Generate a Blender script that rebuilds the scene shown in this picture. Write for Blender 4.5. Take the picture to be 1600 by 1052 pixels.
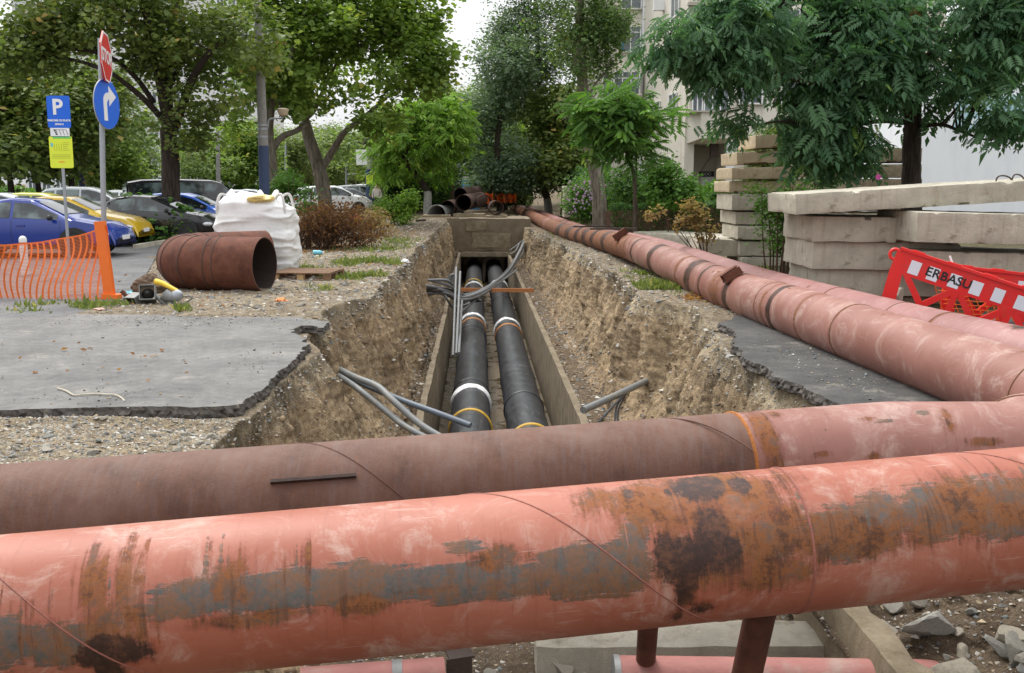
import bpy, bmesh, math, random
import numpy as np
from mathutils import Vector, Matrix

for o in list(bpy.data.objects):
    bpy.data.objects.remove(o)
SC = bpy.context.scene
COL = SC.collection
R = math.radians

# ---------------------------------------------------------------- camera
EYE = 1.85
FOC = 1500.0                       # focal length in pixels of a 1600 px wide picture
PITCH = math.atan(241 / FOC)
cam_d = bpy.data.cameras.new('camera')
cam_d.sensor_width = 36
cam_d.lens = 36 * FOC / 1600
cam_d.clip_end = 2000
cam_o = bpy.data.objects.new('camera', cam_d)
COL.objects.link(cam_o)
cam_o.location = (0, 0, EYE)
cam_o.rotation_euler = (math.pi / 2 - PITCH, 0, 0)
SC.camera = cam_o

# ---------------------------------------------------------------- sky, sun, exposure
SUN_EL, SUN_AZ = R(58), R(-35)     # high soft sun behind thin cloud, from ahead-left
world = bpy.data.worlds.new('World')
SC.world = world
world.use_nodes = True
wn, wl = world.node_tree.nodes, world.node_tree.links
sky = wn.new('ShaderNodeTexSky')
sky.sky_type = 'NISHITA'
sky.sun_disc = False
sky.sun_elevation = SUN_EL
sky.sun_rotation = SUN_AZ
sky.air_density = 1.0
sky.dust_density = 4.0
sky.ozone_density = 1.0
hsv = wn.new('ShaderNodeHueSaturation')
hsv.inputs['Saturation'].default_value = 0.16
hsv.inputs['Value'].default_value = 1.0
wl.new(sky.outputs[0], hsv.inputs['Color'])
cloud = wn.new('ShaderNodeMixRGB')          # an even white cloud sheet over the clear sky
cloud.blend_type = 'MIX'
cloud.inputs[0].default_value = 0.55
cloud.inputs[2].default_value = (7.6, 7.7, 7.9, 1)
wl.new(hsv.outputs[0], cloud.inputs[1])
# overcast: the zenith is brighter than the horizon
geo = wn.new('ShaderNodeTexCoord')
sepz = wn.new('ShaderNodeSeparateXYZ')
wl.new(geo.outputs['Generated'], sepz.inputs[0])
grad = wn.new('ShaderNodeMapRange')
grad.inputs['From Min'].default_value = 0.0
grad.inputs['From Max'].default_value = 1.0
grad.inputs['To Min'].default_value = 0.70
grad.inputs['To Max'].default_value = 1.70
wl.new(sepz.outputs[2], grad.inputs['Value'])
lum = wn.new('ShaderNodeMixRGB')
lum.blend_type = 'MULTIPLY'
lum.inputs[0].default_value = 1.0
wl.new(cloud.outputs[0], lum.inputs[1])
wl.new(grad.outputs[0], lum.inputs[2])
bgn = wn['Background']
bgn.inputs['Strength'].default_value = 0.145
wl.new(lum.outputs[0], bgn.inputs['Color'])

sun_d = bpy.data.lights.new('sun', 'SUN')
sun_d.energy = 1.5
sun_d.angle = R(24)
sun_d.color = (1.0, 0.965, 0.91)
sun_o = bpy.data.objects.new('sun', sun_d)
COL.objects.link(sun_o)
sd = Vector((math.sin(SUN_AZ) * math.cos(SUN_EL), math.cos(SUN_AZ) * math.cos(SUN_EL), math.sin(SUN_EL)))
sun_o.rotation_euler = sd.to_track_quat('Z', 'Y').to_euler()
sun_o.location = (0, 0, 60)

SC.view_settings.view_transform = 'Standard'
SC.view_settings.look = 'None'
SC.view_settings.exposure = 0.45
SC.view_settings.gamma = 1.0
SC.view_settings.use_curve_mapping = False
SC.render.engine = 'CYCLES'
SC.cycles.use_denoising = True
SC.cycles.max_bounces = 6
SC.cycles.diffuse_bounces = 3
SC.cycles.transparent_max_bounces = 8

# ---------------------------------------------------------------- places
FW = np.array([0, math.cos(PITCH), -math.sin(PITCH)])
UP = np.array([0, math.sin(PITCH), math.cos(PITCH)])
def _ray(px, py):
    return np.array([(px - 800) / FOC, 0, 0]) + FW - (py - 526) / FOC * UP
def gnd(px, py, z=0.0):
    """point at height z that a survey sight through (px, py) meets"""
    d = _ray(px, py)
    return np.array([0, 0, EYE]) + (z - EYE) / d[2] * d
def at(px, py, y):
    """point at distance y along the street"""
    d = _ray(px, py)
    return np.array([0, 0, EYE]) + y / d[1] * d
TR = 0.0367                        # the trench runs slightly to the left of +Y
def tx(c, y):
    return c - TR * y

# ---------------------------------------------------------------- noise
def _hash(ix, iy, iz, seed):
    h = (ix.astype(np.int64) * 374761393 + iy.astype(np.int64) * 668265263 + iz.astype(np.int64) * 2147483647 + seed * 974711) & 0xFFFFFFFF
    h = ((h ^ (h >> 13)) * 1274126177) & 0xFFFFFFFF
    h = ((h ^ (h >> 16)) * 2246822519) & 0xFFFFFFFF
    return ((h ^ (h >> 15)) & 0xFFFFFF) / float(0xFFFFFF)
def vnoise(P, seed=0):
    P = np.asarray(P, float)
    i = np.floor(P).astype(np.int64)
    f = P - i
    f = f * f * (3 - 2 * f)
    out = 0
    for dx in (0, 1):
        wx = f[:, 0] if dx else 1 - f[:, 0]
        for dy in (0, 1):
            wy = f[:, 1] if dy else 1 - f[:, 1]
            for dz in (0, 1):
                wz = f[:, 2] if dz else 1 - f[:, 2]
                out = out + wx * wy * wz * _hash(i[:, 0] + dx, i[:, 1] + dy, i[:, 2] + dz, seed)
    return out * 2 - 1
def fbm(P, freq, octv=4, seed=0, gain=0.5):
    P = np.asarray(P, float) * freq
    a, s, t = 1.0, 0, 0
    for k in range(octv):
        s = s + a * vnoise(P + 17.3 * k, seed + k)
        t += a
        a *= gain
        P = P * 2.03
    return s / t
def sstep(x, a, b):
    t = np.clip((x - a) / (b - a), 0, 1)
    return t * t * (3 - 2 * t)

# ---------------------------------------------------------------- meshes and objects
def fast_mesh(name, V, faces, smooth=True):
    """faces: a list of (M, k) integer arrays"""
    me = bpy.data.meshes.new(name)
    V = np.asarray(V, np.float32)
    faces = [np.asarray(f, np.int32) for f in faces if len(f)]
    nl = sum(f.size for f in faces)
    nf = sum(len(f) for f in faces)
    me.vertices.add(len(V))
    me.vertices.foreach_set('co', V.ravel())
    me.loops.add(nl)
    me.polygons.add(nf)
    me.loops.foreach_set('vertex_index', np.concatenate([f.ravel() for f in faces]))
    st, k = [], 0
    for f in faces:
        st.append(k + np.arange(len(f)) * f.shape[1])
        k += f.size
    me.polygons.foreach_set('loop_start', np.concatenate(st).astype(np.int32))
    me.polygons.foreach_set('use_smooth', np.full(nf, bool(smooth)))
    me.update(calc_edges=True)
    return me
def attr(me, name, vals):
    vals = np.asarray(vals, np.float32)
    if vals.ndim == 1:
        a = me.attributes.new(name, 'FLOAT', 'POINT')
        a.data.foreach_set('value', vals)
    else:
        a = me.attributes.new(name, 'FLOAT_COLOR', 'POINT')
        if vals.shape[1] == 3:
            vals = np.concatenate([vals, np.ones((len(vals), 1), np.float32)], 1)
        a.data.foreach_set('color', vals.ravel())

class MB:
    """collects shapes that become one mesh"""
    def __init__(s):
        s.v, s.f = [], []
    def add(s, V, F):
        k = len(s.v)
        s.v.extend([tuple(map(float, p)) for p in V])
        s.f.extend([tuple(int(i) + k for i in f) for f in F])
        return s
    def box(s, c, size, rot=None):
        x, y, z = (q / 2 for q in size)
        V = [Vector((a * x, b * y, d * z)) for a, b, d in ((-1,-1,-1),(1,-1,-1),(1,1,-1),(-1,1,-1),(-1,-1,1),(1,-1,1),(1,1,1),(-1,1,1))]
        if rot is not None:
            V = [rot @ v for v in V]
        V = [v + Vector(c) for v in V]
        return s.add(V, [(0,3,2,1),(4,5,6,7),(0,1,5,4),(1,2,6,5),(2,3,7,6),(3,0,4,7)])
    def bar(s, a, b, w, h, upv=(0, 0, 1)):
        a, b = Vector(a), Vector(b)
        d = b - a
        L = d.length
        y = d.normalized()
        x = y.cross(Vector(upv))
        x = x.normalized() if x.length > 1e-5 else Vector((1, 0, 0))
        z = x.cross(y)
        return s.box((a + b) / 2, (w, L, h), Matrix((x, y, z)).transposed())
    def tube(s, pts, r, n=8, cap=True):
        V, F = tube_arrays(pts, r, n, cap)
        return s.add(V, F)
    def prism(s, poly, M, depth):
        """2-D polygon (x, z) pushed along -y by depth, then moved by matrix M"""
        n = len(poly)
        V = [M @ Vector((x, 0, z)) for x, z in poly] + [M @ Vector((x, depth, z)) for x, z in poly]
        F = [tuple(range(n)), tuple(range(2 * n - 1, n - 1, -1))]
        F += [(i, i + n, (i + 1) % n + n, (i + 1) % n) for i in range(n)]
        return s.add(V, F)
    def lathe(s, prof, n=24, M=None):
        V, F = [], []
        for r_, z in prof:
            for k in range(n):
                a = 2 * math.pi * k / n
                V.append(Vector((r_ * math.cos(a), r_ * math.sin(a), z)))
        for i in range(len(prof) - 1):
            for k in range(n):
                F.append((i * n + k, i * n + (k + 1) % n, (i + 1) * n + (k + 1) % n, (i + 1) * n + k))
        F.append(tuple(range(n - 1, -1, -1)))
        F.append(tuple((len(prof) - 1) * n + k for k in range(n)))
        if M is not None:
            V = [M @ v for v in V]
        return s.add(V, F)
    def mesh(s, name, sharp=35, smooth=True):
        me = bpy.data.meshes.new(name)
        me.from_pydata(s.v, [], s.f)
        bm = bmesh.new()
        bm.from_mesh(me)
        bmesh.ops.recalc_face_normals(bm, faces=bm.faces)
        bm.to_mesh(me)
        bm.free()
        if smooth:
            me.polygons.foreach_set('use_smooth', np.ones(len(me.polygons), bool))
            me.set_sharp_from_angle(angle=R(sharp))
        me.update()
        return me

def frames(pts):
    P = np.asarray(pts, float)
    T = np.gradient(P, axis=0)
    T /= np.linalg.norm(T, axis=1)[:, None] + 1e-12
    n0 = np.cross(T[0], [0, 0, 1.0])
    if np.linalg.norm(n0) < 1e-3:
        n0 = np.array([1.0, 0, 0])
    n0 /= np.linalg.norm(n0)
    N = [n0]
    for i in range(1, len(P)):
        n = N[-1] - T[i] * (N[-1] @ T[i])
        N.append(n / (np.linalg.norm(n) + 1e-12))
    N = np.array(N)
    return P, T, N, np.cross(N, T)
def tube_arrays(pts, r, n=8, cap=True):
    P, T, N, B = frames(pts)
    m = len(P)
    r = np.broadcast_to(np.asarray(r, float), (m,)) if np.ndim(r) < 2 else r
    a = np.arange(n) * 2 * math.pi / n
    V = P[:, None, :] + r[:, None, None] * (np.cos(a)[None, :, None] * N[:, None, :] + np.sin(a)[None, :, None] * B[:, None, :])
    V = V.reshape(-1, 3)
    i = np.arange(m - 1)[:, None]
    k = np.arange(n)[None, :]
    F = np.stack([i * n + k, i * n + (k + 1) % n, (i + 1) * n + (k + 1) % n, (i + 1) * n + k], -1).reshape(-1, 4).tolist()
    if cap:
        F += [list(range(n - 1, -1, -1)), [(m - 1) * n + q for q in range(n)]]
    return V, F
def bez(pts, n=24):
    """smooth curve through points (Catmull-Rom)"""
    P = np.asarray(pts, float)
    P = np.vstack([2 * P[0] - P[1], P, 2 * P[-1] - P[-2]])
    out = []
    for i in range(1, len(P) - 2):
        for t in np.linspace(0, 1, n, endpoint=False):
            a, b, c, d = P[i - 1], P[i], P[i + 1], P[i + 2]
            out.append(.5 * ((2 * b) + (c - a) * t + (2 * a - 5 * b + 4 * c - d) * t * t + (3 * b - a - 3 * c + d) * t ** 3))
    out.append(P[-2])
    return np.array(out)

def link(name, me, m=None, parent=None, loc=None):
    o = bpy.data.objects.new(name, me)
    COL.objects.link(o)
    if m is not None and me is not None and not me.materials:
        me.materials.append(m)
    if parent is not None:
        o.parent = parent
    if loc is not None:
        o.location = loc
    return o
def tag(o, label=None, cat=None, group=None, kind=None):
    if label: o['label'] = label
    if cat:
        o['category'] = cat
        kind = kind or 'thing'
    if group: o['group'] = group
    if kind: o['kind'] = kind
    return o
def thing(name, label, cat, loc=(0, 0, 0), rz=0, group=None):
    o = bpy.data.objects.new(name, None)
    COL.objects.link(o)
    o.empty_display_size = .2
    o.location = loc
    o.rotation_euler = (0, 0, rz)
    return tag(o, label, cat, group)
def copy_tree(o, parent=None):
    c = o.copy()
    COL.objects.link(c)
    c.parent = parent
    for ch in o.children:
        copy_tree(ch, c)
    return c
def rel(o, pts):
    """world points in the frame of an unrotated parent"""
    return np.asarray(pts, float) - np.array(o.location)
# ---------------------------------------------------------------- materials
class NT:
    def __init__(s, name):
        s.m = bpy.data.materials.new(name)
        s.m.use_nodes = True
        s.n, s.l = s.m.node_tree.nodes, s.m.node_tree.links
        s.p = s.n['Principled BSDF']
        s.out = s.n['Material Output']
        s.co = s.n.new('ShaderNodeTexCoord').outputs['Object']
    def setin(s, node, key, v):
        if hasattr(v, 'is_output') or isinstance(v, bpy.types.NodeSocket):
            s.l.new(v, node.inputs[key])
        else:
            node.inputs[key].default_value = v
    def map(s, scale=(1, 1, 1), co=None):
        n = s.n.new('ShaderNodeMapping')
        n.inputs['Scale'].default_value = scale
        s.l.new(co or s.co, n.inputs['Vector'])
        return n.outputs[0]
    def noise(s, scale, detail=4, rough=.55, co=None, dist=0):
        n = s.n.new('ShaderNodeTexNoise')
        n.inputs['Scale'].default_value = scale
        n.inputs['Detail'].default_value = detail
        n.inputs['Roughness'].default_value = rough
        n.inputs['Distortion'].default_value = dist
        s.l.new(co or s.co, n.inputs['Vector'])
        return n.outputs['Fac']
    def vor(s, scale, feature='F1', co=None, out='Distance'):
        n = s.n.new('ShaderNodeTexVoronoi')
        n.feature = feature
        n.inputs['Scale'].default_value = scale
        s.l.new(co or s.co, n.inputs['Vector'])
        return n.outputs[out]
    def ramp(s, fac, stops, mode='LINEAR'):
        n = s.n.new('ShaderNodeValToRGB')
        n.color_ramp.interpolation = mode
        el = n.color_ramp.elements
        while len(el) < len(stops):
            el.new(.5)
        for e, (p, c) in zip(el, stops):
            e.position = p
            e.color = (*c, 1) if len(c) == 3 else c
        s.setin(n, 'Fac', fac)
        return n.outputs['Color']
    def step(s, v, a, b):
        n = s.n.new('ShaderNodeMapRange')
        n.interpolation_type = 'SMOOTHSTEP'
        n.inputs['From Min'].default_value = a
        n.inputs['From Max'].default_value = b
        s.setin(n, 'Value', v)
        return n.outputs[0]
    def mix(s, f, a, b, mode='MIX'):
        n = s.n.new('ShaderNodeMixRGB')
        n.blend_type = mode
        for k, v in zip((0, 1, 2), (f, a, b)):
            if isinstance(v, tuple) and len(v) == 3: v = (*v, 1)
            s.setin(n, k, v)
        return n.outputs[0]
    def math(s, op, a, b=0.0):
        n = s.n.new('ShaderNodeMath')
        n.operation = op
        s.setin(n, 0, a)
        s.setin(n, 1, b)
        return n.outputs[0]
    def attr(s, name, col=False):
        n = s.n.new('ShaderNodeAttribute')
        n.attribute_name = name
        return n.outputs['Color' if col else 'Fac']
    def bump(s, h, strength=.4, dist=.02):
        n = s.n.new('ShaderNodeBump')
        n.inputs['Strength'].default_value = strength
        n.inputs['Distance'].default_value = dist
        s.l.new(h, n.inputs['Height'])
        s.l.new(n.outputs[0], s.p.inputs['Normal'])
    def fin(s, col, rough=.7, metal=0.0, spec=.5):
        s.setin(s.p, 'Base Color', (*col, 1) if isinstance(col, tuple) and len(col) == 3 else col)
        s.setin(s.p, 'Roughness', rough)
        s.setin(s.p, 'Metallic', metal)
        s.setin(s.p, 'Specular IOR Level', spec)
        return s.m
def sc3(c, k):
    return tuple(min(1, q * k) for q in c)
def simple(name, c, rough=.6, var=.25, scale=6, bump=.1, bscale=40, metal=0, spec=.5, dirt=None):
    t = NT(name)
    n = t.noise(scale, 5)
    col = t.mix(n, sc3(c, 1 - var), sc3(c, 1 + var))
    if dirt:
        col = t.mix(t.math('MULTIPLY', t.step(t.noise(scale * .6, 6, .65), .5, .75), .7), col, dirt)
    if bump:
        t.bump(t.noise(bscale, 3), bump, .01)
    return t.fin(col, rough, metal, spec)

MAT = {}
def build_materials():
    m = MAT
    # ---- soil: vertex colour (what kind of earth) broken up by grain
    t = NT('soil')
    base = t.attr('earth', True)
    n1 = t.noise(9, 8, .7)
    n2 = t.noise(60, 5, .7)
    col = t.mix(t.step(n1, .3, .72), t.mix(1, base, (.52, .48, .44), 'MULTIPLY'), t.mix(1, base, (1.25, 1.22, 1.15), 'MULTIPLY'))
    col = t.mix(t.step(n2, .35, .7), t.mix(1, col, (.62, .6, .58), 'MULTIPLY'), col)
    v = t.vor(38, co=None)
    peb = t.math('MULTIPLY', t.step(v, .32, .18), t.step(t.noise(5, 4), .42, .62))
    vc = t.vor(38, out='Color')
    pebc = t.ramp(vc, [(0, (.5, .43, .32)), (.5, (.34, .32, .29)), (1, (.6, .56, .48))])
    col = t.mix(t.math('MULTIPLY', peb, t.attr('stony')), col, pebc)
    h = t.math('ADD', t.math('MULTIPLY', n1, 1.0), t.math('ADD', t.math('MULTIPLY', n2, .45), t.math('MULTIPLY', peb, .5)))
    t.bump(h, .85, .05)
    m['soil'] = t.fin(col, .95, 0, .2)
    # ---- loose stones
    t = NT('stones')
    c = t.attr('tint', True)
    m['stones'] = t.fin(t.mix(t.noise(50, 4), t.mix(1, c, (.7, .7, .7), 'MULTIPLY'), c), .9, 0, .25)
    t = NT('rock')
    rc = t.ramp(t.noise(7, 6), [(.2, (.13, .13, .12)), (.5, (.3, .28, .24)), (.8, (.42, .38, .3))])
    oi = t.n.new('ShaderNodeObjectInfo')
    rc = t.mix(.45, rc, t.ramp(oi.outputs['Random'], [(0, (.2, .22, .22)), (.35, (.34, .29, .2)), (.6, (.5, .46, .38)), (.85, (.16, .19, .2)), (1, (.48, .34, .16))]))
    t.bump(t.noise(25, 6), .6, .02)
    m['rock'] = t.fin(rc, .9, 0, .3)
    # ---- asphalt
    def asphalt(name, c1, c2, wet=.35):
        t = NT(name)
        n = t.noise(1.1, 10, .78)
        g = t.noise(130, 4, .8)
        col = t.mix(t.step(n, .36, .64), c1, c2)
        col = t.mix(t.step(t.noise(9, 8, .8), .35, .65), t.mix(1, col, (.78, .78, .78), 'MULTIPLY'), t.mix(1, col, (1.12, 1.12, 1.1), 'MULTIPLY'))
        col = t.mix(t.step(g, .3, .75), t.mix(1, col, (.72, .72, .72), 'MULTIPLY'), t.mix(1, col, (1.2, 1.2, 1.2), 'MULTIPLY'))
        col = t.mix(t.math('MULTIPLY', t.step(t.noise(.9, 8, .72), .5, .7), .6), col, sc3(c1, .62))
        col = t.mix(t.math('MULTIPLY', t.step(t.noise(1.7, 8, .75), .54, .72), .55), col, (.33, .30, .25))
        spk = t.vor(120)
        col = t.mix(t.math('MULTIPLY', t.step(spk, .22, .12), .5), col, sc3(c2, 1.5))
        t.bump(t.math('ADD', g, t.noise(45, 6, .8)), .5, .008)
        r = t.ramp(t.noise(.8, 5), [(.3, (.62,) * 3), (.7, (.9,) * 3)])
        m[name] = t.fin(col, r, 0, .3)
    asphalt('asphalt', (.135, .133, .129), (.205, .20, .192))
    asphalt('asphalt_road', (.12, .12, .125), (.175, .175, .175))
    asphalt('asphalt_dark', (.055, .054, .053), (.095, .092, .087))
    m['asphalt_edge'] = simple('asphalt_edge', (.12, .11, .10), .95, .7, 22, 1.0, 60, 0, .2, dirt=(.28, .24, .19))
    # ---- concrete
    def conc(name, c1, c2, stain, sc=1.0):
        t = NT(name)
        n = t.noise(2.2 * sc, 7, .65)
        drip = t.noise(1, 5, .6, t.map((9 * sc, 9 * sc, .7 * sc)))
        col = t.mix(t.step(n, .3, .7), c1, c2)
        col = t.mix(t.math('MULTIPLY', t.step(drip, .5, .72), .34), col, stain)
        col = t.mix(t.math('MULTIPLY', t.step(t.noise(1, 4, .6, t.map((16 * sc, 16 * sc, 1.2 * sc))), .58, .7), .22), col, sc3(c2, 1.3))
        col = t.mix(t.math('MULTIPLY', t.step(t.noise(3 * sc, 9, .78), .54, .68), .6), col, sc3(stain, .6))
        col = t.mix(t.math('MULTIPLY', t.step(t.noise(11 * sc, 6, .7), .6, .75), .6), col, sc3(c2, 1.35))
        t.bump(t.math('ADD', t.noise(14, 9, .8), t.math('MULTIPLY', t.step(t.vor(60), .25, .1), -.3)), .85, .035)
        m[name] = t.fin(col, .9, 0, .25)
    conc('concrete', (.43, .40, .32), (.58, .54, .44), (.30, .23, .14))
    conc('concrete_rusty', (.46, .37, .24), (.60, .51, .36), (.36, .20, .08))
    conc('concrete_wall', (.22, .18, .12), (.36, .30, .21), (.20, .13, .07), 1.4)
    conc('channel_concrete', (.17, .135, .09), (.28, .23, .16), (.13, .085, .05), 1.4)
    conc('concrete_pole', (.26, .25, .24), (.34, .33, .31), (.2, .19, .17), 2)
    # ---- red lead paint, three fields of wear: bare steel, rust, tar
    def paint(name, c1, c2, chalk, k_chalk=.5, soft=1.0):
        t = NT(name)
        cb = t.n.new('ShaderNodeCombineXYZ')
        t.l.new(t.attr('along'), cb.inputs[0]); t.l.new(t.attr('around'), cb.inputs[1])
        sa = cb.outputs[0]
        st = t.noise(5, 9, .72)
        fine = t.noise(48, 6, .75)
        drip = t.noise(1, 5, .65, t.map((34, 3.2, 1), sa), .6)
        lng = t.noise(1, 6, .7, t.map((3, 26, 1), sa), .5)
        big = t.noise(1.3, 5, .6)
        col = t.mix(t.step(big, .32, .68), c1, c2)
        col = t.mix(t.math('MULTIPLY', t.step(t.noise(2.6, 9, .78, None, 1.2), .47, .70), k_chalk), col, chalk)
        col = t.mix(t.math('MULTIPLY', t.step(drip, .54, .72), .30), col, sc3(c1, .62))
        col = t.mix(t.math('MULTIPLY', t.step(lng, .60, .72), .35), col, chalk)
        col = t.mix(t.math('MULTIPLY', t.step(fine, .62, .76), .35), col, sc3(c1, .5))
        def c0(x, k): return t.math('MULTIPLY', t.math('SUBTRACT', x, .5), k)
        wob = t.math('ADD', c0(st, 1.7), c0(fine, .9))
        wobd = t.math('ADD', wob, c0(drip, 1.3))
        wobl = t.math('ADD', t.math('MULTIPLY', wob, .75), c0(lng, 1.5))
        def field(a, w, k, lo=.34, hi=.62):
            return t.step(t.math('ADD', t.attr(a), t.math('MULTIPLY', w, k)), lo, hi)
        steel = t.ramp(t.noise(4, 9, .8), [(.25, (.04, .042, .04)), (.45, (.085, .087, .08)), (.53, (.17, .08, .035)), (.6, (.08, .08, .072)), (.8, (.16, .165, .15))])
        steel = t.mix(t.math('MULTIPLY', t.step(drip, .5, .66), .6), steel, (.115, .055, .028))
        rust = t.ramp(t.noise(6, 9, .82), [(.25, (.03, .015, .01)), (.42, (.10, .04, .02)), (.51, (.24, .085, .026)), (.58, (.15, .075, .045)), (.72, (.10, .09, .078))])
        rust = t.mix(t.math('MULTIPLY', t.step(drip, .52, .7), .7), rust, (.05, .026, .018))
        fs = t.math('MULTIPLY', field('bare', wobl, 1.0, .36, .62), t.ramp(fine, [(.3, (.75,) * 3), (.6, (1,) * 3)]))
        fr = t.math('MULTIPLY', field('rust', wobd, 1.05, .30, .72), t.ramp(st, [(.35, (.55,) * 3), (.55, (1,) * 3)]))
        ft = field('tar', t.math('ADD', wob, t.math('ADD', c0(drip, 1.0), c0(t.noise(2.6, 5, .65), 1.8))), .85, .30, .68)
        halo = t.math('MULTIPLY', t.math('MAXIMUM', field('rust', wobd, 1.3, -.1, .5), field('tar', wobd, 1.2, -.1, .5)), .5)
        col = t.mix(halo, col, t.mix(1, col, (.62, .42, .32), 'MULTIPLY'))
        col = t.mix(fs, col, steel)
        # runs of paint over the bare steel
        col = t.mix(t.math('MULTIPLY', fs, t.step(t.noise(1, 2, .5, t.map((26, 1.2, 1), sa)), .70, .73)), col, c2)
        col = t.mix(fr, col, rust)
        tar = t.ramp(t.noise(9, 9, .82), [(.3, (.014, .007, .005)), (.5, (.045, .019, .013)), (.6, (.12, .046, .022)), (.75, (.07, .055, .05))])
        col = t.mix(ft, col, tar)
        scr = t.step(t.noise(1, 2, .5, t.map((2.2, 60, 1), sa), .3), .715, .735)
        col = t.mix(t.math('MULTIPLY', t.math('MULTIPLY', scr, t.math('SUBTRACT', 1.0, t.math('MAXIMUM', fr, ft))), .45), col, sc3(chalk, 1.05))
        rg = t.mix(fs, (.5,) * 3, (.45,) * 3)
        rg = t.mix(fr, rg, (.85,) * 3)
        rg = t.mix(ft, rg, (.6,) * 3)
        h = t.math('SUBTRACT', t.math('ADD', t.math('MULTIPLY', fine, .16), t.math('MULTIPLY', t.math('ADD', fr, ft), .25)), t.math('MULTIPLY', fs, .4))
        t.bump(h, .45, .012)
        m[name] = t.fin(col, rg, 0, .4)
    paint('paint_front', (.315, .095, .056), (.385, .138, .09), (.50, .345, .285), .8)
    paint('paint_long', (.245, .105, .08), (.32, .153, .124), (.46, .33, .28), .8)
    paint('paint_outer', (.26, .115, .105), (.32, .15, .137), (.42, .29, .27), .6)
    t = NT('rusty_steel')
    n = t.noise(3, 8, .7)
    g = t.noise(1, 8, .75, t.map((26, 4, 4)), .4)
    col = t.ramp(n, [(.25, (.06, .03, .02)), (.48, (.135, .064, .042)), (.7, (.175, .10, .075))])
    col = t.mix(t.math('MULTIPLY', t.step(g, .42, .72), .45), col, (.16, .125, .115))
    col = t.mix(t.math('MULTIPLY', t.step(t.noise(1.4, 7, .7), .5, .7), .45), col, (.09, .04, .028))
    col = t.mix(t.math('MULTIPLY', t.step(t.noise(1, 7, .8, t.map((60, 16, 16))), .56, .70), .6), col, (.25, .10, .04))
    t.bump(t.noise(70, 5, .7), .35, .008)
    m['rusty_steel'] = t.fin(col, .72, .0, .4)
    t = NT('old_rust')
    n = t.noise(2.4, 8, .72)
    col = t.ramp(n, [(.25, (.035, .016, .012)), (.48, (.115, .042, .026)), (.66, (.17, .068, .042)), (.8, (.1, .075, .07))])
    col = t.mix(t.math('MULTIPLY', t.step(t.noise(6, 7, .75), .6, .68), .7), col, (.07, .065, .065))
    col = t.mix(t.math('MULTIPLY', t.step(t.noise(1.7, 5, .7), .67, .74), .8), col, (.36, .24, .12))
    t.bump(t.noise(40, 6, .75), .5, .012)
    m['old_rust'] = t.fin(col, .85, 0, .3)
    m['dark_rust'] = simple('dark_rust', (.06, .03, .022), .9, .5, 4, .5, 30, dirt=(.1, .045, .028))
    m['pipe_inside'] = simple('pipe_inside', (.03, .018, .014), .95, .5, 8, .3, 40)
    m['weld'] = simple('weld', (.16, .075, .035), .8, .5, 40, .5, 90)
    m['seam_paint'] = simple('seam_paint', (.27, .095, .07), .7, .4, 30, .4, 90, dirt=(.16, .07, .035))
    m['weld_orange'] = simple('weld_orange', (.36, .13, .03), .85, .5, 25, .5, 90)
    m['dark_steel'] = simple('dark_steel', (.055, .035, .028), .7, .4, 15, .3, 60)
    # ---- polyethylene jacket of the new pipes
    t = NT('black_jacket')
    n = t.noise(4, 8, .7)
    col = t.mix(t.step(n, .4, .7), (.012, .013, .016), (.03, .033, .04))
    col = t.mix(t.math('MULTIPLY', t.step(t.noise(1, 7, .75, t.map((12, 3, 12))), .52, .72), .5), col, (.17, .165, .155))
    t.bump(n, .15, .01)
    m['black_jacket'] = t.fin(col, t.mix(n, (.3,) * 3, (.55,) * 3), 0, .5)
    t = NT('foam_white')
    col = t.mix(t.step(t.noise(14, 6), .5, .7), (.78, .78, .78), (.32, .3, .28))
    t.bump(t.noise(30, 5), .4, .01)
    m['foam_white'] = t.fin(col, .6)
    m['yellow_band'] = simple('yellow_band', (.55, .33, .03), .6, .3, 10, .2)
    m['orange_band'] = simple('orange_band', (.42, .16, .03), .7, .4, 10, .3)
    m['cable_grey'] = simple('cable_grey', (.15, .155, .16), .55, .35, 9, .1)
    m['cable_black'] = simple('cable_black', (.045, .045, .05), .5, .4, 9, .1)
    m['conduit'] = simple('conduit', (.17, .18, .18), .55, .25, 9, .1, dirt=(.3, .24, .16))
    m['conduit_blue'] = simple('conduit_blue', (.11, .13, .16), .5, .3, 9, .1)
    m['rust_bar'] = simple('rust_bar', (.42, .17, .06), .8, .4, 12, .3)
    m['wood'] = simple('wood', (.22, .13, .075), .85, .4, 7, .4, 30, dirt=(.1, .08, .065))
    m['wood_pale'] = simple('wood_pale', (.5, .34, .16), .85, .3, 9, .3, 30)
    # ---- woven bag
    t = NT('bag_fabric')
    w = t.vor(90)
    col = t.mix(t.step(t.noise(3, 6), .4, .75), (.78, .78, .77), (.66, .65, .62))
    col = t.mix(t.math('MULTIPLY', t.step(t.noise(6, 6), .62, .75), .4), col, (.5, .44, .34))
    t.bump(t.math('ADD', t.noise(9, 5), t.math('MULTIPLY', w, .1)), .35, .03)
    m['bag_fabric'] = t.fin(col, .6, 0, .4)
    m['orange_plastic'] = simple('orange_plastic', (.85, .17, .02), .5, .12, 8, .05)
    m['orange_net'] = simple('orange_net', (.82, .17, .025), .55, .15, 8, 0)
    m['red_plastic'] = simple('red_plastic', (.72, .018, .016), .4, .12, 5, .1, 20, dirt=(.55, .05, .045))
    m['white_sheet'] = simple('white_sheet', (.72, .72, .78), .4, .06, 5, 0)
    m['black_ink'] = simple('black_ink', (.012, .012, .013), .6, .1, 5, 0)
    m['sign_blue'] = simple('sign_blue', (.005, .13, .72), .35, .06, 3, 0)
    m['sign_white'] = simple('sign_white', (.82, .83, .84), .4, .04, 3, 0)
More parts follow.
